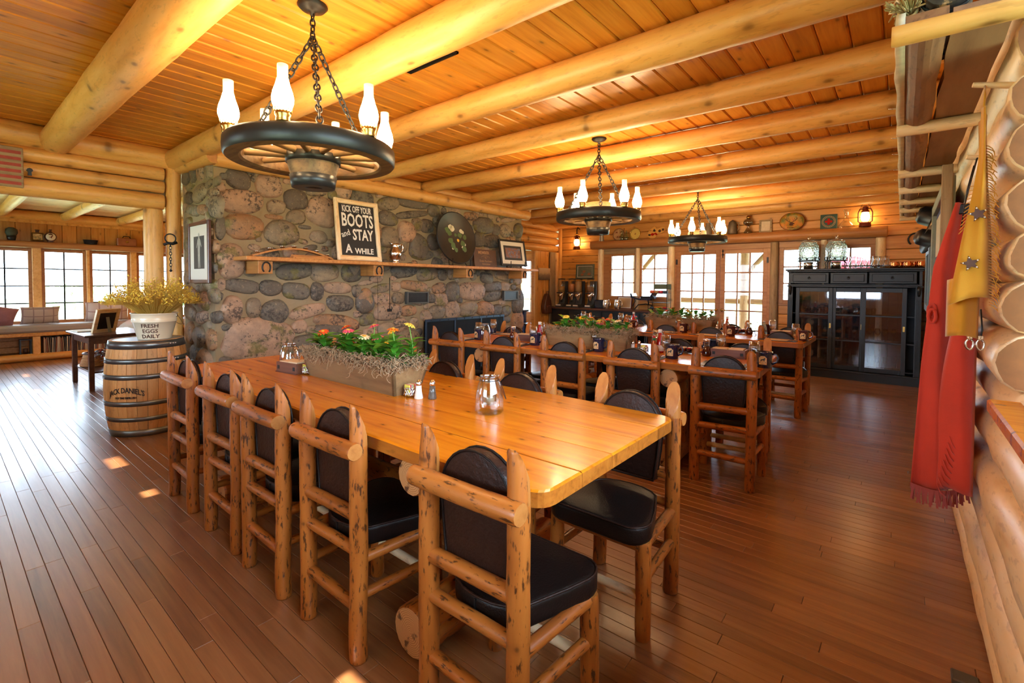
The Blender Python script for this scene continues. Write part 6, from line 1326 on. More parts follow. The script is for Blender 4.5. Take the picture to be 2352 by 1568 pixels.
MB().pillow([(-0.08,0.03),(0.08,0.03),(0.085,0.13),(0.05,0.16),(-0.05,0.16),(-0.085,0.13)], 0.045, 0.075, 0.012, xf=Matrix(((0,0,1,0),(1,0,0,0),(0,1,0,0),(0,0,0,1)))).build('pocket', bl, bp_)
MB().tube([(0.02,-0.03,0.38),(0.02,-0.02,0.45),(0.02,0.02,0.45),(0.02,0.03,0.38)], 0.008, 6).build('strap', bl, bp_)
nt_ = thing('blue_table', 'blue painted table with a candlestick in the nook past the fireplace', 'table', (-6.75,7.75,0)); bl_ = plain('blue_paint', (0.02,0.06,0.18), 0.4)
MB().box(-0.55,0.55,-0.4,0.4,0.70,0.74,0.004).build('top', bl_, nt_); [MB().box(x-0.03,x+0.03,y-0.03,y+0.03,0,0.70).build('leg', bl_, nt_) for x in (-0.48,0.48) for y in (-0.33,0.33)]
cs = thing('candlestick', 'tall black candlestick on the blue table in the nook', 'candlestick', (-6.27,7.95,0.74)); MB().lathe([(0,0),(0.06,0),(0.055,0.015),(0.012,0.03),(0.010,0.36),(0.035,0.38),(0.03,0.395),(0,0.395)], 16).build('stem', M['iron'], cs); MB().lathe([(0,0.395),(0.012,0.395),(0.012,0.45),(0,0.46)], 10).build('candle', M['cream'], cs)
nl = thing('table_lamp', 'table lamp with a glowing cream shade in the nook by the window', 'lamp', (-6.42,8.05,0.74)); MB().lathe([(0,0),(0.08,0),(0.07,0.02),(0.03,0.05),(0.05,0.15),(0.02,0.25),(0.012,0.42),(0,0.42)], 16).build('base', M['darkwood'], nl)
B = MB(); B.lathe([(0.15,0.42),(0.09,0.68)], 20); B.f = [q for q in B.f if len(q) == 4]; B.mi = B.mi[:len(B.f)]; B.sm = B.sm[:len(B.f)]; B.build('shade', emit('lit_shade', (1.0,0.66,0.34), 2.0), nl)
nc = thing('slat_chair', 'black slat-back chair standing at the blue table in the nook', 'chair', (-6.0,7.95,0), 0); [MB().box(x-0.018,x+0.018,y-0.018,y+0.018,0,(1.0 if x > 0 else 0.45)).build('leg', M['black'], nc) for x in (-0.18,0.18) for y in (-0.18,0.18)]; MB().box(-0.2,0.2,-0.2,0.2,0.44,0.47,0.005).build('seat', M['black'], nc); MB().box(0.17,0.195,-0.18,0.18,0.55,1.0,0.005).build('backrest', M['black'], nc)
# ------------------------------------------------------------------ whiskey barrel with bucket of dried flowers
M['barrelwood'] = wood('barrel_oak', (0.62,0.34,0.12), (0.50,0.24,0.07), (0.26,0.105,0.034), 0.55, 0.7, 0.2, 4, 0.25, 0.3, tonevar=0.45)
M['hoop'] = plain('galvanised_hoop', (0.16,0.17,0.17), 0.35, 0.85, var=0.4, bs=9)
BX, BY, BH = -5.13, 1.20, 0.80
bar = thing('whiskey_barrel', 'old oak whiskey barrel with metal hoops standing by the stone corner', 'barrel', (BX,BY,0))
br_ = lambda z: 0.262+0.040*(1-((z/BH-0.5)*2)**2)
NS = 26
for k in range(NS):
    a0, a1 = 2*PI*k/NS, 2*PI*(k+1)/NS; B = MB(); v = []; f = []; m = 12; g = 0.0045
    for i in range(m+1):
        z = BH*i/m; r = br_(z)
        for (a, rr) in ((a0+g, r),((a0+a1)/2, r*1.004),(a1-g, r),(a1-g, r-0.02),(a0+g, r-0.02)): v.append((z, rr*math.cos(a), rr*math.sin(a)))
    for i in range(m):
        for q in range(5): q2 = (q+1) % 5; f.append((5*i+q, 5*(i+1)+q, 5*(i+1)+q2, 5*i+q2))
    f += [(0,1,2,3,4),(5*m+4,5*m+3,5*m+2,5*m+1,5*m)]
    o = B.add(v, f, 0, False).build('stave', M['barrelwood'], bar); o.matrix_basis = Matrix(((0,1,0,0),(0,0,1,0),(1,0,0,0),(0,0,0,1)))
MB().lathe([(0,0.755),(0.25,0.755),(0.25,0.775),(0,0.775)], 36).build('barrel_head', M['barrelwood'], bar)
for (z0, z1) in ((0.735,0.797),(0.615,0.655),(0.485,0.525),(0.265,0.305),(0.135,0.17),(0.003,0.06)):
    B = MB(); B.lathe([(br_(z0)+0.001,z0),(br_(z0)+0.005,z0),(br_(z1)+0.005,z1),(br_(z1)+0.001,z1)], 48); h_ = B.build('hoop', M['hoop'], bar)
    an = math.atan2(-BY, -BX)+0.62
    for q in range(3): MB().lathe([(0,0),(0.008,0),(0.006,0.004),(0,0.005)], 8, xf=Matrix.Translation(((br_((z0+z1)/2)+0.005)*math.cos(an+0.09*q),(br_((z0+z1)/2)+0.005)*math.sin(an+0.09*q),(z0+z1)/2)) @ Matrix.Rotation(an+0.09*q,4,'Z') @ Matrix.Rotation(PI/2,4,'Y')).build('rivet', M['steel'], h_)
def wrap(B, z, ang, rf): 
    return xform(B, lambda x, y, d: ((rf(z+y)+0.003+d)*math.cos(ang+x/rf(z)), (rf(z+y)+0.003+d)*math.sin(ang+x/rf(z)), z+y))
ang = math.atan2(-BY, -BX)-0.52
B = text_mb("JACK DANIEL'S", 0.062, 0.001, 0.001, sp=0.9); B = xform(B, lambda x, y, z: (x*0.72, y-2.0*(x*0.72)**2, z)); wrap(B, 0.40, ang, br_).build('stencil', M['black'], bar)
B = text_mb("OLD TIME DISTILLERY", 0.022, 0.001, 0.001); B = xform(B, lambda x, y, z: (x*0.75, y, z)); wrap(B, 0.338, ang, br_).build('stencil', M['black'], bar)
bk = thing('cream_bucket', 'cream enamel bucket lettered FRESH EGGS DAILY on the barrel', 'bucket', (BX+0.02,BY+0.05,0.777))
M['enamel'] = plain('cream_enamel', (0.78,0.68,0.48), 0.25, coat=0.3)
bf = lambda z: 0.116+0.175*z/0.8
MB().lathe([(r, z*0.82) for r, z in [(0,0.0),(bf(0),0.0),(bf(0)+0.006,0.006),(bf(0.02),0.02),(bf(0.2),0.205),(bf(0.2)+0.004,0.207),(bf(0.2)+0.004,0.213),(bf(0.205),0.218),(bf(0.21)+0.004,0.224),(bf(0.21),0.23),(bf(0.24),0.29),(bf(0.24)+0.007,0.294),(bf(0.24)+0.005,0.30),(bf(0.24)-0.004,0.296),(bf(0.02)-0.006,0.02),(0,0.02)]], 40).build('pail', M['enamel'], bk)
an2 = math.atan2(-BY, -BX)-0.25
for k, w_ in enumerate(('FRESH','EGGS','DAILY')):
    B = text_mb(w_, 0.046, 0.001, 0.0008); zz = 0.138-0.046*k; wrap(B, zz, an2, lambda z: bf(z*1.1)+0.0005).build('lettering', M['darkwood'], bk)
eb = math.atan2(-BY, -BX)+1.25
MB().lathe([(0,0),(0.014,0),(0.012,0.008),(0,0.01)], 12, xf=Matrix.Translation((bf(0.22)*math.cos(eb),bf(0.22)*math.sin(eb),0.22)) @ Matrix.Rotation(eb,4,'Z') @ Matrix.Rotation(PI/2,4,'Y')).build('ear', M['steel'], bk)
MB().tube([((bf(0.22)+0.01+0.03*math.sin(PI*i/8))*math.cos(eb+0.12*i),(bf(0.22)+0.01+0.03*math.sin(PI*i/8))*math.sin(eb+0.12*i),0.22-0.09*math.sin(PI*i/10)) for i in range(9)], 0.002, 5).build('bail', M['iron'], bk)
yf = plain('dried_yellow_flower', (0.85,0.50,0.05), 0.8, var=0.4, bs=40); B = MB(); Bh = MB(); fr2 = random.Random(8)
for k in range(620):
    a = fr2.uniform(0,2*PI); el = fr2.random()**0.6; R_ = 0.12+0.22*el; h = 0.33*(1-0.62*el**1.4)*fr2.uniform(0.75,1.08)
    b0 = Vector((0.09*el*math.cos(a),0.09*el*math.sin(a),0.22)); tp = Vector((R_*1.1*math.cos(a),R_*1.1*math.sin(a),0.22+h)); md = (b0+tp)*0.5+Vector((0,0,0.05))
    B.tube([b0, md, tp], 0.0014, 3, caps=False); d = (tp-md).normalized()
    for q in range(4):
        p = tp-d*0.022*q+Vector((fr2.uniform(-1,1),fr2.uniform(-1,1),fr2.uniform(-1,1)))*0.011; s_ = 0.009*fr2.uniform(0.7,1.3); e = Vector((fr2.uniform(-1,1),fr2.uniform(-1,1),fr2.uniform(-0.3,1))).normalized(); e2 = e.orthogonal().normalized()
        Bh.add([p, p+e*s_*1.8+e2*s_*0.6, p+e*s_*2.1, p+e*s_*1.8-e2*s_*0.6], [(0,1,2,3)], 0, False)
df = thing('dried_bouquet', 'wide spray of dried yellow flowers in the cream bucket', 'bouquet', (BX+0.02,BY+0.05,0.777)); o = B.build('stems', plain('dried_stem', (0.66,0.42,0.07), 0.9), df); o['kind'] = 'stuff'; o = Bh.build('blossoms', yf, df); o['kind'] = 'stuff'
# ------------------------------------------------------------------ sunroom: bench, cushions, records, side table
bn = thing('window_bench', 'long built-in wooden window bench with open shelves under the sunroom windows', 'bench', (-11.0,0,0))
MB().box(-0.36,0.22,YB,5.0,0.40,0.455,0.006).build('seat_board', M['wallwood'], bn); log('base_log', (0.17,YB,0.06), (0.17,5.0,0.06), 0.06, 0.06, M['log'], bn); MB().box(-0.36,0.17,YB,5.0,0.0,0.10).build('base', M['oldwood'], bn)
for k in range(3): MB().box(-0.34,-0.31,YB,5.0,0.10+0.1*k,0.195+0.1*k,0.004).build('back_board', M['wallwood'], bn)
for y in (-0.4,1.07,2.2,3.4): MB().box(-0.33,0.20,y-0.045,y+0.045,0.10,0.40,0.008).build('divider', M['log'], bn)
M['benchfab'] = plain('grey_bench_fabric', (0.36,0.31,0.26), 0.9, var=0.15, bs=200); tag(MB().box(-11.25,-10.79,YB+0.05,4.9,0.457,0.575,0.03).build('bench_cushion', M['benchfab']), 'long grey fabric bench cushion under the windows', 'cushion')
lrn = random.Random(2)
for k in range(46):
    y = 1.16+0.0195*k; h = 0.24+0.03*lrn.random(); c_ = [(0.55,0.47,0.36),(0.12,0.10,0.09),(0.35,0.28,0.2),(0.20,0.18,0.2),(0.6,0.55,0.45),(0.28,0.12,0.08)][lrn.randrange(6)]
    key = 'rec%d' % (k % 9)
    if key not in M: M[key] = plain('record_sleeve_%d' % (k % 9), c_, 0.7)
    o = MB().box(-0.14,0.14,-0.006,0.006,0,h,0.001).build('record', M[key], None, (-10.96,y,0.102), (0.10*math.sin(k*0.7)*0.6,0,0)); tag(o, 'record sleeve under the window bench, %s from the left' % ORD[k], 'record', 'records under the bench')
bx_ = thing('lantern_box', 'dark glass-sided lantern box on the bench shelf', 'lantern', (-10.92,0.95,0.102))
for x in (-0.06,0.06):
    for y in (-0.06,0.06): MB().box(x-0.008,x+0.008,y-0.008,y+0.008,0,0.24).build('post', M['black'], bx_)
MB().box(-0.07,0.07,-0.07,0.07,0,0.012).build('base', M['black'], bx_); MB().box(-0.07,0.07,-0.07,0.07,0.235,0.25).build('top', M['black'], bx_); MB().lathe([(0,0.012),(0.03,0.012),(0.03,0.10),(0,0.10)], 12).build('candle', M['darkwood'], bx_)
def pillow(loc, rot, sx, sz, mat_, label):
    t = thing('throw_pillow', label, 'pillow', loc, 0, 'throw pillows', rot); n = 12; v = []; f = []
    for s_ in (-1,1):
        for i in range(n+1):
            for j in range(n+1):
                u, w = -1+2*i/n, -1+2*j/n; k = 1-0.10*(1-abs(u))*0-0.08*(1-u*u)*abs(w)**3-0.08*(1-w*w)*abs(u)**3
                th = 0.085*((1-u**2)*(1-w**2))**0.45*(1+0.2*vnoise(u*2+loc[1]*5, w*2, s_))
                v.append((sx/2*u*(1-0.07*(1-w*w)), s_*th, sz/2+sz/2*w*(1-0.07*(1-u*u))))
    N_ = (n+1)*(n+1)
    for q in (0,1):
        for i in range(n):
            for j in range(n):
                a = q*N_+i*(n+1)+j; fc = (a, a+1, a+n+2, a+n+1); f.append(fc if q else fc[::-1])
    MB().add(v, f).build('pillow_cover', mat_, t); return t
def plaid(name, c1, c2, sc):
    t = NT(name); co = t.coords((1,1,1), rand=False); sp = t.n('ShaderNodeSeparateXYZ'); t.l(co, sp.inputs[0])
    a = t.math('GREATER_THAN', t.math('SINE', t.math('MULTIPLY', sp.outputs[0], sc)), 0.93); b = t.math('GREATER_THAN', t.math('SINE', t.math('MULTIPLY', sp.outputs[2], sc)), 0.93)
    t.set(Base_Color=t.mix(t.math('MAXIMUM', a, b), c1, c2), Roughness=0.9); return t.m
pillow((-11.17,1.15,0.575), (0.25,0,PI/2+0.05), 0.48, 0.30, plaid('plaid_beige', (0.50,0.40,0.33), (0.30,0.22,0.2), 52), 'beige plaid throw pillow on the bench below the second window')
pillow((-11.12,0.62,0.575), (0.3,0.25,PI/2), 0.42, 0.34, plain('mauve_fabric', (0.36,0.16,0.17), 0.9, var=0.2, bs=30), 'mauve throw pillow at the left end of the bench')
pillow((-11.17,2.02,0.575), (0.25,0,PI/2-0.05), 0.62, 0.36, plaid('plaid_pale', (0.62,0.52,0.45), (0.40,0.26,0.22), 40), 'pale striped throw pillow on the bench behind the side table')
pillow((-11.14,2.62,0.575), (0.25,0.1,PI/2), 0.42, 0.36, plain('maroon_fabric', (0.18,0.025,0.03), 0.9, var=0.2, bs=30), 'maroon throw pillow on the bench behind the yellow flowers')
st = thing('side_table', 'dark wooden side table with a lower shelf in the sunroom', 'table', (-7.80,1.42,0), 0.04)
for x in (-0.40,0.40):
    for y in (-0.25,0.25): MB().box(x-0.025,x+0.025,y-0.025,y+0.025,0,0.63,0.004).build('leg', M['darkwood'], st)
MB().box(-0.47,0.47,-0.32,0.32,0.635,0.66,0.005).build('top', M['darkwood'], st); MB().box(-0.40,0.40,-0.25,0.25,0.20,0.218,0.003).build('lower_shelf', M['darkwood'], st)
for y in (-0.25,0.25): MB().box(-0.40,0.40,y-0.01,y+0.01,0.55,0.635).build('apron', M['darkwood'], st)
for x in (-0.40,0.40): MB().box(x-0.01,x+0.01,-0.25,0.25,0.55,0.635).build('apron', M['darkwood'], st)
ef = thing('easel_frame', 'light oak photo frame seen from the back with a grey prop on the side table', 'picture frame'); ef.matrix_basis = Matrix.Translation((-7.72,1.36,0.66)) @ Matrix.Rotation(0.55,4,'Z') @ Matrix.Rotation(0.28,4,'Y') @ Matrix(((0,0,1,0),(1,0,0,0),(0,1,0,0),(0,0,0,1)))
B = MB(); w, h, q = 0.30, 0.30, 0.045; B.box(-w/2,-w/2+q,0,h,-0.014,0.014,0.002); B.box(w/2-q,w/2,0,h,-0.014,0.014,0.002); B.box(-w/2+q,w/2-q,0,q,-0.014,0.014,0.002); B.box(-w/2+q,w/2-q,h-q,h,-0.014,0.014,0.002); B.build('frame', M['loglight'], ef)
MB().box(-w/2+q,w/2-q,q,h-q,-0.008,0.006).build('backing', M['black'], ef); MB().box(-0.022,0.022,-0.0,0.006,0.0,0.20,0.002,xf=Matrix.Translation((0,0.20,0.010)) @ Matrix.Rotation(PI/2-0.45,4,'X') @ Matrix.Rotation(PI/2*0,4,'Y') @ Matrix.Translation((0,-0.006,0))).build('prop', plain('grey_felt', (0.22,0.22,0.19), 0.9), ef)
fp_ = thing('potted_mum', 'pale yellow flowers in a clay pot wrapped in paper on the side table', 'potted plant', (-8.08,1.46,0.66)); MB().lathe([(0,0),(0.055,0),(0.085,0.13),(0.078,0.13),(0,0.11)], 16).build('pot', plain('kraft_wrap', (0.52,0.30,0.14), 0.8), fp_)
B = MB(); r_ = random.Random(6)
for k in range(60):
    a, e = r_.uniform(0,6.28), r_.uniform(0.1,1.4); p = Vector((0.105*math.cos(a)*math.cos(e),0.105*math.sin(a)*math.cos(e),0.15+0.075*math.sin(e))); B.lathe([(0.0,0.006),(0.016,0.0),(0.019,0.004),(0.008,0.012),(0,0.013)], 7, tuple(p))
o = B.build('blossoms', plain('pale_yellow_petal', (0.72,0.66,0.36), 0.7, var=0.2, bs=60), fp_); o['kind'] = 'stuff'
for k in range(12): l = bpy.data.objects.new('leaf', LM[k % 3]); COL.objects.link(l); l.parent = fp_; l.location = (0.04*math.cos(k),0.04*math.sin(k),0.12); l.rotation_euler = (0,-0.2,k*0.9); l.scale = (1.1,1.1,1.1)
tag(MB().box(-0.15,0.15,-0.10,0.10,0,0.014,0.003).build('magazine', M['cream'], None, (-8.02,1.22,0.66), (0,0,0.1)), 'thin pale magazine lying on the side table', 'magazine')
bsk = thing('wicker_basket', 'tan wicker creel basket on the lower shelf of the side table', 'basket', (-7.98,1.30,0.218)); B = MB()
for k in range(9): z = 0.012+0.016*k; r = 0.155-0.006*k; B.tube([(r*math.cos(a*PI/14)*(1+0.03*(-1)**(a+k)),r*0.8*math.sin(a*PI/14)*(1+0.03*(-1)**(a+k)),z) for a in range(28)], 0.0095, 5, closed=True)
B.lathe([(0,0.004),(0.145,0.006),(0.10,0.13)], 14, sy=0.8); B.build('weave', plain('wicker', (0.50,0.25,0.10), 0.7, var=0.3, bs=60), bsk); MB().tube([(0.115*math.cos(a*PI/12),0.10*math.sin(a*PI/12),0.16) for a in range(24)], 0.010, 6, closed=True).build('rim', M['darkwood'], bsk)
wr_ = thing('twig_basket', 'dark twig basket with red berries on the lower shelf of the side table', 'basket', (-7.62,1.36,0.218)); B = MB(); r_ = random.Random(12)
for k in range(40):
    a = r_.uniform(0,6.28); e = r_.uniform(-0.2,1.5); pts = []
    for i in range(7): pts.append((0.13*math.cos(a)*math.cos(e*0.8),0.12*math.sin(a)*math.cos(e*0.8),0.13+0.12*math.sin(e))); a += r_.uniform(0.05,0.3); e += r_.uniform(-0.25,0.25)
    B.tube(pts, 0.004, 5)
B.build('twigs', M['darkwood'], wr_)
for k in range(14): a, e = r_.uniform(0,6.28), r_.uniform(0.2,1.3); MB().lathe([(0,-0.014),(0.012,-0.007),(0.014,0.003),(0,0.014)], 8, (0.10*math.cos(a)*math.cos(e),0.10*math.sin(a)*math.cos(e),0.14+0.10*math.sin(e))).build('berry', M['ketchup'], wr_)
th_ = thing('throw_blanket', 'folded taupe throw blanket over a bench arm behind the barrel', 'blanket', (-8.9,2.05,0)); B = MB(); n = 14; v = []; f = []
for i in range(n+1):
    t = i/n
    for j in range(9): u = -1+2*j/8; x = 0.42*u; a = PI*t; v.append((x, 0.26*math.cos(a)*(1+0.05*math.sin(j*2)), 0.50+0.20*math.sin(a)+0.02*vnoise(u*3, t*4)))
for i in range(n):
    for j in range(8): f.append((i*9+j, i*9+j+1, (i+1)*9+j+1, (i+1)*9+j))
B.add(v, f); B.build('cloth', plain('taupe_knit', (0.34,0.24,0.16), 0.95, var=0.3, bs=120, bump=0.6), th_); MB().pillow([(-0.42,-0.25),(0.42,-0.25),(0.42,0.25),(-0.42,0.25)], 0.02, 0.60, 0.06).build('arm_roll', M['benchfab'], th_)
fl_ = thing('floor_lamp', 'lamp with a glowing orange shade behind the yellow flowers', 'lamp', (-9.6,2.38,0)); MB().tube([(0,0,0.02),(0,0,1.2)], 0.012).build('pole', M['iron'], fl_); MB().lathe([(0,0),(0.13,0),(0.13,0.015),(0.02,0.03),(0,0.03)], 20).build('base', M['iron'], fl_)
B = MB(); B.lathe([(0.22,1.12),(0.10,1.36)], 24); B.f = [q for q in B.f if len(q) == 4]; B.mi = B.mi[:len(B.f)]; B.sm = B.sm[:len(B.f)]; B.build('shade', emit('lit_orange_shade', (1.0,0.45,0.14), 7.0), fl_)
# shelf ornaments over the sunroom windows
OZ = 1.953; OX = -11.26
oc = thing('succulent', 'dark ribbed cactus in a black pot on the sunroom shelf', 'potted plant', (OX,0.85,OZ)); MB().lathe([(0,0),(0.045,0),(0.06,0.07),(0,0.07)], 14).build('pot', M['black'], oc); MB().lathe([(0.05,0.07),(0.075,0.12),(0.07,0.18),(0.03,0.21),(0,0.21)], 16).build('cactus', plain('dark_cactus', (0.05,0.06,0.05), 0.7, bump=0.9, bs=60, var=0.4), oc)
g1 = thing('square_decanter', 'square brown bottle with a painted label on the sunroom shelf', 'bottle', (OX,1.15,OZ)); MB().box(-0.05,0.05,-0.075,0.075,0,0.15,0.012).build('body', M['smokeglass'], g1); MB().lathe([(0.025,0.15),(0.022,0.165),(0.022,0.185),(0.030,0.188),(0.030,0.198),(0,0.198)], 14).build('neck', M['darkwood'], g1); MB().box(0.0505,0.053,-0.055,0.055,0.03,0.125).build('label', blotch('label_scene', [(0.35,(0.15,0.14,0.06)),(0.5,(0.5,0.30,0.10)),(0.65,(0.62,0.48,0.26))], 22), g1)
g2 = thing('round_decanter', 'teardrop bottle with a cream deer medallion on the sunroom shelf', 'bottle', (OX,1.31,OZ)); MB().lathe([(0,-0.03),(0.075,-0.03),(0.08,0),(0.075,0.03),(0,0.03)], 24, xf=Matrix.Translation((0,0,0.09)) @ Matrix.Rotation(PI/2,4,'Y')).build('body', M['darkwood'], g2); MB().lathe([(0.05,0.12),(0.018,0.18),(0.016,0.20),(0.026,0.215),(0,0.22)], 14).build('neck', M['darkwood'], g2); MB().lathe([(0,0),(0.062,0),(0.062,0.004),(0,0.004)], 24, xf=Matrix.Translation((0.031,0,0.09)) @ Matrix.Rotation(PI/2,4,'Y')).build('medallion', M['cream'], g2); MB().prism([(-0.03,-0.01),(0.0,0.0),(0.02,0.03),(0.03,0.02),(0.015,-0.005),(0.01,-0.03),(0.0,-0.012)], 0.0355, 0.037, xf=Matrix.Translation((0,0,0.09)) @ Matrix(((0,0,1,0),(1,0,0,0),(0,1,0,0),(0,0,0,1)))).build('deer_mark', M['lanred'], g2); MB().box(-0.03,0.03,-0.035,0.035,0,0.015).build('foot', M['darkwood'], g2)
pn_ = thing('black_pan', 'small black roasting pan on the sunroom shelf', 'pan', (OX,1.83,OZ)); MB().lathe([(0,0),(0.07,0),(0.082,0.07),(0.09,0.075),(0.08,0.075),(0.066,0.006),(0,0.006)], 20, sy=1.25).build('body', M['iron'], pn_)
bc = thing('tan_satchel', 'small tan leather satchel box on the sunroom shelf', 'satchel', (OX,2.34,OZ)); MB().box(-0.05,0.05,-0.145,0.145,0,0.145,0.014).build('body', plain('tan_satchel', (0.30,0.10,0.035), 0.5, var=0.4, bs=14), bc); MB().tube([(0,-0.06,0.145),(0,-0.04,0.18),(0,0.04,0.18),(0,0.06,0.145)], 0.008, 6).build('handle', M['iron'], bc); MB().box(0.05,0.054,-0.02,0.02,0.06,0.09).build('clasp', M['brass'], bc)
ol2 = oil_lamp('oil_lamp', 'clear oil lamp at the left edge of the sunroom shelf', (OX,0.66,OZ), 0.9)
# flag plaque and bracket on the header, tack hanging on the post
fg = thing('flag_plaque', 'weathered wooden flag plaque with faded red stripes on the log header', 'plaque'); setm(fg, facing_x((XL+0.005,0.20,2.055)))
MB().box(-0.30,0.30,0,0.325,-0.02,0.012,0.006).build('board', M['oldwood'], fg)
for k in range(6): MB().box(-0.285,0.285,0.020+0.05*k,0.044+0.05*k,0.012,0.0145).build('stripe', plain('faded_red', (0.42,0.07,0.05), 0.8, var=0.4, bs=25) if k == 0 else bpy.data.materials['faded_red'], fg)
tag(MB().add(*(lambda B: (B.v, B.f))(MB().prism([(-0.012,0),(0.012,0),(0.010,0.03),(0.02,0.04),(0.014,0.055),(0,0.062),(-0.014,0.055),(-0.02,0.04),(-0.010,0.03)], 0, 0.02, xf=facing_x((XL,0.535,2.165)))), 0, False).build('wall_hook', M['iron']), 'small black iron hook on the log header beside the flag plaque', 'hook')
tk = thing('cow_bell_ring', 'iron ring and chain hanging from the corner log post', 'tack', (XL+0.03,1.50,1.62)); MB().tube([(0,0.045*math.cos(a*PI/10),0.10+0.045*math.sin(a*PI/10)) for a in range(20)], 0.006, 6, closed=True).build('ring', M['iron'], tk); MB().tube([(0,-0.055,0.035),(0,-0.02,0.055),(0,0.02,0.05),(0,0.055,0.065)], 0.014, 7).build('bar', M['iron'], tk); chain((0,0,0.05),(0,0,-0.20),9,0.003).build('chain', M['iron'], tk); MB().lathe([(0,0),(0.012,0.01),(0.012,0.02),(0,0.03)], 10, (0,0,-0.23)).build('weight', M['iron'], tk)

# bushes outside the sunroom
bm_ = plain('bush_leaves', (0.50,0.62,0.38), 0.8, var=0.3, bs=3)
for k, (x, y, r) in enumerate(((-21,0.2,0.9),(-24,3.4,1.3),(-22,5.6,0.9),(-28,9,1.6),(-30,-4,1.8))):
    t = thing('garden_bush', 'leafy green bush on the lawn outside the sunroom, %s from the left' % ORD[(4,0,1,2,3)[0] if False else k], 'bush', (x,y,-0.3), 0, 'bushes outside'); B = MB(); r_ = random.Random(30+k)
    for q in range(420):
        a, e, rr = r_.uniform(0,6.28), r_.uniform(-0.2,1.5), r*(0.55+0.45*r_.random()); p = Vector((rr*math.cos(a)*math.cos(e),rr*math.sin(a)*math.cos(e),0.35*r+rr*0.9*math.sin(e))); u = Vector((r_.uniform(-1,1),r_.uniform(-1,1),r_.uniform(-1,1))).normalized(); w = u.orthogonal().normalized(); s_ = 0.14*r_.uniform(0.7,1.4)
        B.add([p, p+u*s_+w*s_*0.5, p+u*s_*2, p+u*s_-w*s_*0.5], [(0,1,2,3)], 0, False)
    o = B.build('foliage', bm_, t); o['kind'] = 'stuff'; log('trunk', (0,0,0), (0.1,0,0.6*r), 0.08, 0.05, M['oldwood'], t, n=8)
# ------------------------------------------------------------------ hanging slab shelf on the right wall
SH = 2.06
hs_ = thing('slab_shelf', 'rustic bark-edged slab shelf on pole brackets along the right wall', 'shelf', (0,0,0))
M['bark'] = plain('birch_bark_edge', (0.62,0.55,0.42), 0.8, var=0.4, bs=18, bump=0.6); M['slab'] = wood('brown_slab', (0.34,0.17,0.08), (0.23,0.105,0.05), (0.11,0.048,0.024), 0.6, 0.6, 0.4, 3, 0.3, 0.5); M['slab2'] = wood('grey_brown_slab', (0.40,0.22,0.125), (0.31,0.16,0.088), (0.20,0.10,0.055), 0.65, 0.5, 0.3, 3, 0.05, 0.2)
def slab_board(y0, y1, x0, x1, z0, z1, mat_, seed, cup=0.0):
    n = 40; v = []; f = []
    for i in range(n+1):
        y = y0+(y1-y0)*i/n; wa = 0.010*vnoise(y*4+seed, 1); wb_ = 0.008*vnoise(y*4+seed, 7)
        xa, xb = x0+wa, x1+wb_; m = 6
        for j in range(m+1): u = j/m; v.append((y, -(xa+(xb-xa)*u), z0-cup*math.sin(PI*u)))
        for j in range(m+1): u = 1-j/m; v.append((y, -(xa+(xb-xa)*u), z1))
    k = 14
    for i in range(n):
        for j in range(k): f.append((i*k+j, i*k+(j+1) % k, (i+1)*k+(j+1) % k, (i+1)*k+j))
    f += [tuple(range(k-1,-1,-1)), tuple(n*k+j for j in range(k))]
    o = MB().add(v, f, 0, False).build('slab', mat_, hs_); o.matrix_basis = Matrix(((0,-1,0,0),(1,0,0,0),(0,0,1,0),(0,0,0,1))); return o
slab_board(1.875, 6.75, -0.012, 0.085, SH, SH+0.05, M['slab'], 3, 0.025); slab_board(1.875, 6.75, 0.095, 0.225, SH, SH+0.04, M['slab2'], 9, 0.0)
n = 60; v = []; f = []
for i in range(n+1):
    y = 1.875+4.875*i/n
    for j in range(5): z = SH-0.008+0.07*j/4; v.append((-0.036+0.009*vnoise(y*5, z*14), y, z+0.006*vnoise(y*7, 2)))
    for j in range(5): z = SH+0.062-0.07*j/4; v.append((-0.010, y, z))
for i in range(n):
    for j in range(10): f.append((i*10+j, (i+1)*10+j, (i+1)*10+(j+1) % 10, i*10+(j+1) % 10))
f += [tuple(range(10)), tuple(n*10+9-j for j in range(10))]
MB().add(v, f).build('bark_edge', M['bark'], hs_)
log('bracket_pole', (0.27,1.86,SH-0.012), (-0.042,1.86,SH-0.006), 0.032, 0.034, M['log'], hs_, n=14, flat=(0.03,0.02), endmat=M['cutend'])
for y in (2.92,4.05,4.75,5.40,6.00,6.68): log('bracket_pole', (0.25,y,SH-0.028), (-0.038,y,SH-0.026), 0.028, 0.030, M['loglight'], hs_, n=12, wob=0.07, endmat=M['cutend'])
for y in (2.75,3.3,3.7,4.2,4.6,5.2,5.8): MB().tube([(-0.036,y,SH+0.03),(-0.066,y-0.01,SH+0.033)], 0.0022, 5).build('nail', M['steel'], hs_)
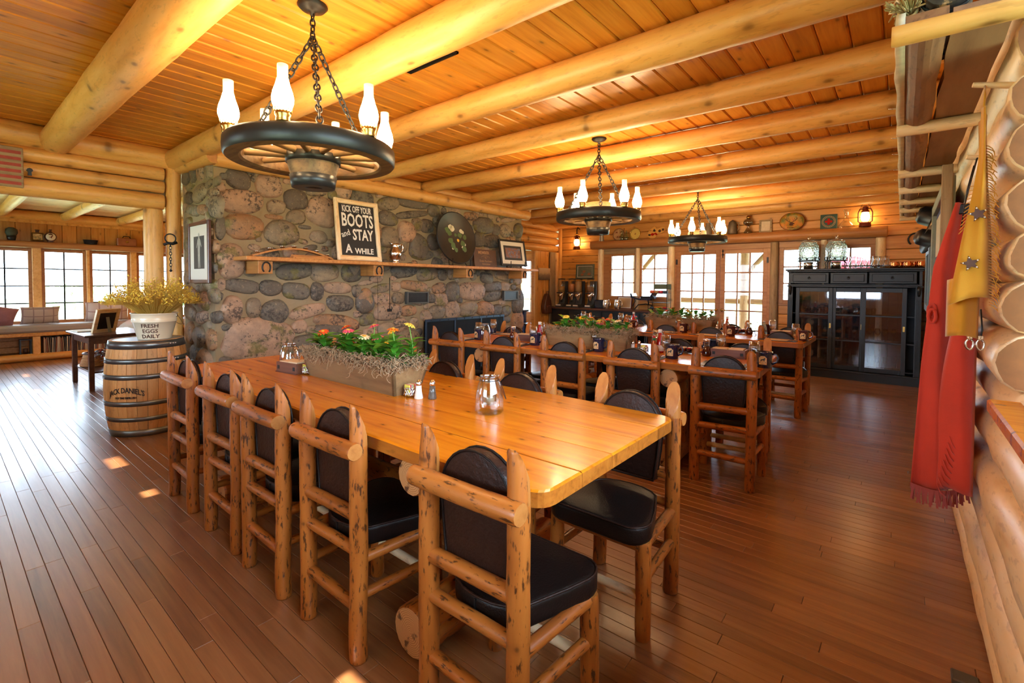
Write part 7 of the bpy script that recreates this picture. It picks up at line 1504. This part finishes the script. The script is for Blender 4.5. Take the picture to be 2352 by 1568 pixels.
# hide-wrapped drum and straw bundle on the shelf
qv = thing('hide_drum', 'dark mottled hide-wrapped cylinder lying on the slab shelf', 'drum', (0.085,1.98,SH+0.115)); t_ = NT('cow_hide'); co = t_.coords((1,1,1)); t_.set(Base_Color=t_.ramp(t_.noise(co, 22, 4, 0.6), [(0.42,(0.02,0.017,0.015)),(0.55,(0.05,0.04,0.03)),(0.62,(0.45,0.28,0.13))]), Roughness=0.6); log('barrel', (0,-0.10,0), (0,0.35,0.0), 0.062, 0.062, t_.m, qv, n=20, wob=0.03)
for y in (-0.06,0.28): MB().tube([(0.064*math.cos(a*PI/10),y,0.064*math.sin(a*PI/10)) for a in range(20)], 0.006, 6, closed=True).build('band', M['iron'], qv)
sw = thing('straw_bundle', 'tied bundle of dried straw and lavender on the slab shelf edge', 'bouquet', (-0.005,1.95,SH+0.062)); B = MB(); r_ = random.Random(3)
for k in range(90):
    a = r_.uniform(-0.035,0.035); b0 = Vector((a*0.5,-0.03+r_.uniform(-0.01,0.01),0.012+abs(a)*0.3)); e = b0+Vector((a*1.2+0.03*r_.random(),0.10+0.16*r_.random(),0.05+0.10*r_.random())); b2 = b0+Vector((a*0.9-0.01,-0.05*r_.random()-0.02,r_.uniform(-0.01,0.03)))
    B.tube([b2,b0,(b0+e)/2+Vector((0,0,0.02)),e], 0.0022, 4)
o = B.build('straws', plain('dry_straw', (0.42,0.34,0.16), 0.9, var=0.4, bs=40), sw); o['kind'] = 'stuff'
MB().tube([(0.022*math.cos(a*PI/8),-0.03,0.022+0.020*math.sin(a*PI/8)) for a in range(16)], 0.005, 6, closed=True).build('raffia_tie', M['loglight'], sw); [MB().tube([(0,-0.04,0.025),(s_*0.03,-0.06,0.05),(s_*0.045,-0.055,0.02),(0,-0.045,0.02)], 0.004, 6).build('bow', M['loglight'], sw) for s_ in (-1,1)]
B = MB()
for k in range(40): B.lathe([(0,-0.008),(0.005,0),(0,0.008)], 5, (r_.uniform(-0.03,0.05),0.06+0.14*r_.random(),0.06+0.10*r_.random()))
o = B.build('lavender_heads', plain('lavender', (0.20,0.16,0.30), 0.9), sw); o['kind'] = 'stuff'
# ------------------------------------------------------------------ leather chaps on pegs
def suede(name, col): 
    t = NT(name); co = t.coords((1,1,1)); n1 = t.noise(co, 160, 4, 0.7); n2 = t.noise(co, 5, 3)
    t.set(Base_Color=t.mix(n2, tuple(x*0.72 for x in col), tuple(min(1,x*1.2) for x in col)), Roughness=0.85, Sheen_Weight=0.3); t.bump(n1, 0.25, 0.003); return t.m
M['redsuede'] = suede('red_suede', (0.62,0.045,0.018)); M['yelsuede'] = suede('yellow_suede', (0.70,0.33,0.015))
def sheet(rows, mat_, name, parent, th=0.004):
    # rows: list of rows of points -> a thin leather sheet with thickness
    m = len(rows[0]); v = []; f = []
    for r in rows: v += [Vector(p) for p in r]
    N_ = len(v); nr = []
    for i in range(len(rows)):
        for j in range(m):
            a = v[min(i+1,len(rows)-1)*m+j]-v[max(i-1,0)*m+j]; b = v[i*m+min(j+1,m-1)]-v[i*m+max(j-1,0)]; c = a.cross(b); nr.append(c.normalized() if c.length > 1e-9 else Vector((0,-1,0)))
    v2 = v+[p+n_*th for p, n_ in zip(v, nr)]; R_ = len(rows)
    for i in range(R_-1):
        for j in range(m-1):
            a = i*m+j; f.append((a, a+m, a+m+1, a+1)); f.append((N_+a, N_+a+1, N_+a+m+1, N_+a+m))
    for i in range(R_-1): f.append((i*m, N_+i*m, N_+(i+1)*m, (i+1)*m)); f.append((i*m+m-1, (i+1)*m+m-1, N_+(i+1)*m+m-1, N_+i*m+m-1))
    for j in range(m-1): f.append((j, j+1, N_+j+1, N_+j)); f.append(((R_-1)*m+j, N_+(R_-1)*m+j, N_+(R_-1)*m+j+1, (R_-1)*m+j+1))
    return MB().add(v2, f).build(name, mat_, parent)
def interp(tab, t):
    for (a, va), (b, vb) in zip(tab, tab[1:]):
        if t <= b: k = (t-a)/(b-a); return tuple(x+(y-x)*k for x, y in zip(va, vb))
    return tab[-1][1]
rc = thing('red_chaps', 'long red suede chaps with fringed hem hanging on the right log wall', 'chaps', (0,0,0))
# near panel: left edge x, right edge x at each height (seen from the room's near end), bulging toward the camera
tab = [(0.0,(0.155,0.222)),(0.22,(0.095,0.226)),(0.55,(0.068,0.228)),(1.0,(0.045,0.228))]
rows = []; H0, H1 = 1.63, 0.475
for i in range(29):
    t = i/28; a, b = interp(tab, t); z = H0+(H1-H0)*t; row = []
    for j in range(19):
        u = j/18; x = b+(a-b)*u; y = 2.66-0.10*u+0.10*math.sin(PI*u)*0.3+0.018*math.sin(u*7+t*2.0)*t+0.008*math.sin(u*13+3*t)
        row.append((x, y-0.10*math.sin(u*PI)*(0.3+0.5*t), z+0.012*math.sin(u*5)*t))
    row += [(a+0.020, 2.66, z), (a+0.05, 2.84, z), (b-0.01, 2.98, z)]
    rows.append(row)
sheet(rows, M['redsuede'], 'leg_panel', rc)
# overlapping curved flap
rows = []
for i in range(25):
    t = i/24; z = 1.40+(0.50-1.40)*t; a = 0.205-0.075*math.sin(min(1,t*1.25)*PI*0.62)-0.012*t; row = []
    for j in range(9): u = j/8; row.append((0.226+(a-0.226)*u, 2.515-0.02*math.sin(u*PI)-0.015*t-0.012*u+0.01*math.sin(u*6+t*4), z+0.03*u*(t > 0.9)))
    rows.append(row)
sheet(rows, M['redsuede'], 'flap', rc)
B = MB()
for k in range(46):
    u = k/45; x = 0.226+(0.047-0.226)*u; y = 2.66-0.10*u-0.08*math.sin(u*PI); L = 0.060+0.012*math.sin(k*2.7); B.box(x-0.0032,x+0.0032,y-0.0015,y+0.0015,0.487-L,0.487,xf=None)
    B.v[-8:] = [(p[0]+(0.010*math.sin(k*1.3) if p[2] < 0.475 else 0), p[1]+(0.006*math.cos(k*2.1) if p[2] < 0.475 else 0), p[2]) for p in B.v[-8:]]
B.build('hem_fringe', plain('dusty_red_suede', (0.36,0.07,0.06), 0.9), rc)
B = MB()
for k in range(9): z = 0.72-0.024*k; B.tube([(0.155-0.004*k,2.485,z),(0.165-0.004*k,2.478,z-0.03),(0.175-0.003*k,2.482,z-0.045)], 0.004, 5, flat=0.4)
B.build('flap_fringe', M['redsuede'], rc)
MB().tube([(0.18,2.60,1.60),(0.192,2.58,1.68),(0.215,2.60,1.80)], 0.010, 6, flat=0.3).build('waist_strap', M['black'], rc); MB().box(0.16,0.225,2.585,2.60,1.585,1.625,0.004).build('waist_band', M['black'], rc)
for k in range(2): MB().tube([(0.095+0.012*math.cos(a*PI/5),2.56-0.02*k,1.20+0.028*math.sin(a*PI/5)-0.02*k) for a in range(10)], 0.006, 6, closed=True).build('leather_button', M['redsuede'], rc)
yc = thing('yellow_chaps', 'yellow suede fringed chaps with brown leather stars hanging on the right wall', 'chaps', (0,0,0))
tab = [(0.0,(0.186,0.200)),(0.25,(0.184,0.206)),(0.42,(0.172,0.212)),(0.65,(0.150,0.222)),(1.0,(0.120,0.228))]
rows = []
for i in range(25):
    t = i/24; a, b = interp(tab, t); z = 1.88+(1.26-1.88)*t; row = []
    for j in range(13): u = j/12; row.append((b+(a-b)*u, 2.20-0.03*math.sin(PI*u)-0.02*u+0.006*math.sin(u*9+t*3), z-0.015*u*t+0.010*math.sin(u*4)*t))
    row += [(a+0.02, 2.28, z), (b-0.005, 2.36, z)]; rows.append(row)
sheet(rows, M['yelsuede'], 'front_leg', yc)
rows = []
for i in range(13):
    t = i/12; z = 1.32+(1.12-1.32)*t; row = []
    for j in range(11): u = j/10; row.append((0.205+(0.122-0.205)*u, 2.27-0.035*math.sin(PI*u)+0.006*math.sin(u*8), z+0.012*math.sin(u*3)))
    rows.append(row)
sheet(rows, M['yelsuede'], 'back_leg', yc)
B = MB()
for k in range(58):
    t = k/57; z = 1.76-0.52*t; x = interp(tab, 0.19+0.84*t)[1]-0.002; L = 0.035+0.008*math.sin(k*3.1)
    B.tube([(x-0.006,2.185,z),(x+0.004,2.180,z-0.006),(x+0.012+0.004*math.sin(k*1.7),2.175,z-L*0.45),(x+0.016+0.006*math.sin(k*2.9),2.172,z-L*0.85)], [0.003,0.003,0.0028,0.0022], 4, flat=0.5)
B.build('side_fringe', M['yelsuede'], yc)
B = MB()
for k in range(12): B.tube([(0.180-0.002*k,2.18,1.63-0.012*k),(0.166-0.0022*k,2.172,1.628-0.014*k)], 0.0032, 4, flat=0.4)
B.build('pocket_fringe', M['yelsuede'], yc)
sl_ = plain('brown_star_leather', (0.085,0.03,0.016), 0.5)
for (x, z) in ((0.190,1.535),(0.176,1.375)):
    pl = []
    for i in range(10): r = 0.026 if i % 2 == 0 else 0.011; a = PI/2+i*PI/5+0.25; pl.append((r*math.cos(a), r*math.sin(a)))
    o = MB().prism(pl, 0, 0.004, xf=facing_ny((x-0.005,2.158,z), 0.0)).build('leather_star', sl_, yc)
    for i in range(5): a = PI/2+2*i*PI/5+0.25; MB().lathe([(0,0),(0.0035,0),(0.0025,0.003),(0,0.0035)], 8, xf=facing_ny((x-0.005+0.019*math.cos(a),2.154,z+0.019*math.sin(a)))).build('stud', M['steel'], o)
MB().tube([(0.193,2.20,1.86),(0.197,2.22,1.93),(0.20,2.26,1.97)], 0.008, 6, flat=0.4).build('hanging_loop', M['yelsuede'], yc)
MB().tube([(0.175,2.20,1.70),(0.160,2.20,1.62),(0.150,2.21,1.50)], 0.005, 5, flat=0.4).build('strap', M['black'], yc)
hb = thing('harness_buckles', 'black harness straps with steel snap clips below the yellow chaps', 'harness', (0,0,0))
for k, x in enumerate((0.185,0.212)): MB().tube([(x,2.30,1.22),(x+0.004,2.285,1.15),(x,2.28,1.12)], 0.010, 6, flat=0.3).build('strap', M['black'], hb); MB().tube([(x+0.010*math.cos(a*PI/6),2.278,1.10+0.018*math.sin(a*PI/6)) for a in range(12)], 0.004, 6, closed=True).build('snap_clip', M['steel'], hb); MB().box(x-0.008,x+0.008,2.272,2.284,1.118,1.132,0.002).build('buckle', M['steel'], hb)
pg = tag(log('wall_peg', (0.27,2.28,1.965), (0.17,2.26,1.985), 0.011, 0.009, M['loglight'], None, n=10, seg=4), 'pale wooden peg holding up the yellow chaps', 'peg'); pg2 = tag(log('wall_peg', (0.27,2.62,1.795), (0.185,2.60,1.81), 0.011, 0.009, M['loglight'], None, n=10, seg=4), 'pale wooden peg behind the red chaps strap', 'peg')
# flag in an old sash frame, mirror frame and hats farther along the wall
def facing_nx(loc): return Matrix.Translation(loc) @ Matrix(((0,0,-1,0),(-1,0,0,0),(0,1,0,0),(0,0,0,1)))   # local x -> -y, y -> up, z -> -x
ff = thing('framed_flag', 'striped flag in a pale green weathered frame on the right wall', 'picture'); setm(ff, facing_nx((0.20,4.58,0.95)))
sage = plain('sage_paint', (0.26,0.28,0.21), 0.7, var=0.3, bs=20)
w, h, q = 1.55, 1.0, 0.07
for (a, b, c, d) in ((-w/2,-w/2+q,0,h),(w/2-q,w/2,0,h),(-w/2+q,w/2-q,0,q),(-w/2+q,w/2-q,h-q,h)): MB().box(a,b,c,d,-0.03,0.02,0.004).build('frame_board', sage, ff)
board('weathered_board', (w/2+0.03,-0.02,0.01), (w/2+0.03,h+0.06,0.01), 0.03, 0.05, M['oldwood'], ff)
cr_ = plain('flag_cream', (0.70,0.60,0.40), 0.8, var=0.15, bs=12); rd_ = plain('flag_red', (0.40,0.03,0.03), 0.8, var=0.2, bs=12); bu_ = plain('flag_blue', (0.04,0.05,0.14), 0.8, var=0.2, bs=12)
for k in range(9): y0 = q+(h-2*q)*k/9; MB().box(-w/2+q+(0.55 if k > 4 else 0),w/2-q,y0,y0+(h-2*q)/9-0.001,-0.02,-0.01).build('stripe', rd_ if k % 2 == 0 else cr_, ff)
MB().box(-w/2+q,-w/2+q+0.55,q+(h-2*q)*5/9,h-q,-0.02,-0.009).build('canton', bu_, ff)
for k in range(9): MB().box(-w/2+q+0.03+0.06*k,-w/2+q+0.06+0.06*k,q+(h-2*q)*5/9+0.04,h-q-0.04,-0.009,-0.007).build('canton_bar', cr_, ff)
mf = thing('mirror_frame', 'blue-grey framed mirror on the right wall past the flag', 'mirror'); setm(mf, facing_nx((0.215,6.3,1.05)))
bg = plain('blue_grey_paint', (0.09,0.13,0.15), 0.5, var=0.2, bs=15)
for (a, b, c, d) in ((-0.4,-0.33,0,0.62),(0.33,0.4,0,0.62),(-0.33,0.33,0,0.07),(-0.33,0.33,0.55,0.62)): MB().box(a,b,c,d,-0.03,0.03,0.008).build('frame_side', bg, mf)
MB().box(-0.33,0.33,0.07,0.55,-0.01,0.0).build('mirror_glass', M['steel'], mf)
def hat(loc, label, rot):
    t = thing('felt_hat', label, 'hat', loc, 0, 'black hats on the right wall', rot); MB().lathe([(0.0,0.11),(0.05,0.115),(0.075,0.09),(0.085,0.0),(0.15,0.008),(0.152,0.012),(0.088,0.006),(0.078,0.088),(0.05,0.108),(0,0.104)], 22, sy=1.15).build('felt', M['black'], t); MB().lathe([(0.0862,0.004),(0.0845,0.022)], 22, sy=1.15).build('band', M['redsuede'], t)
hat((0.20,5.55,1.90), 'black felt hat with red band hung high on the right wall', (0,-1.25,0)); hat((0.20,6.15,1.76), 'black felt hat with red band hung lower on the right wall', (0,-1.3,0.3))
fj = thing('fringed_jacket', 'brown fringed buckskin jacket hanging on the right wall near the cabinet', 'jacket', (0,0,0)); rows = []
for i in range(12):
    t = i/11; z = 1.05-0.42*t; rows.append([(0.225-0.05*math.sin(PI*j/8)*(0.6+0.4*t), 5.6+0.45*j/8, z) for j in range(9)])
sheet(rows, plain('brown_buckskin', (0.16,0.075,0.03), 0.85, var=0.3, bs=20), 'body', fj); B = MB()
for k in range(22): B.tube([(0.20-0.02*math.sin(k),5.6+0.45*k/21,0.64),(0.195-0.02*math.sin(k),5.6+0.45*k/21,0.54+0.02*math.sin(k*2))], 0.005, 4)
B.build('fringe', M['slab'], fj)
hsn = thing('wall_horseshoe', 'black horseshoe nailed to the far wall above the copper mugs', 'horseshoe', (0.13,8.43,1.93)); MB().tube([(p[1]*1.6,0,p[2]*1.4) for p in horseshoe(0.05,0.06)], 0.012, 6).build('shoe', M['iron'], hsn)
# small dark metal corner table foot at the bottom right
fpx = thing('steel_door_stop', 'grey metal plate lying on the floor by the right wall', 'plate', (0.19,2.12,0)); MB().box(-0.035,0.035,-0.03,0.03,0,0.022,0.004).build('plate', M['hoop'], fpx)
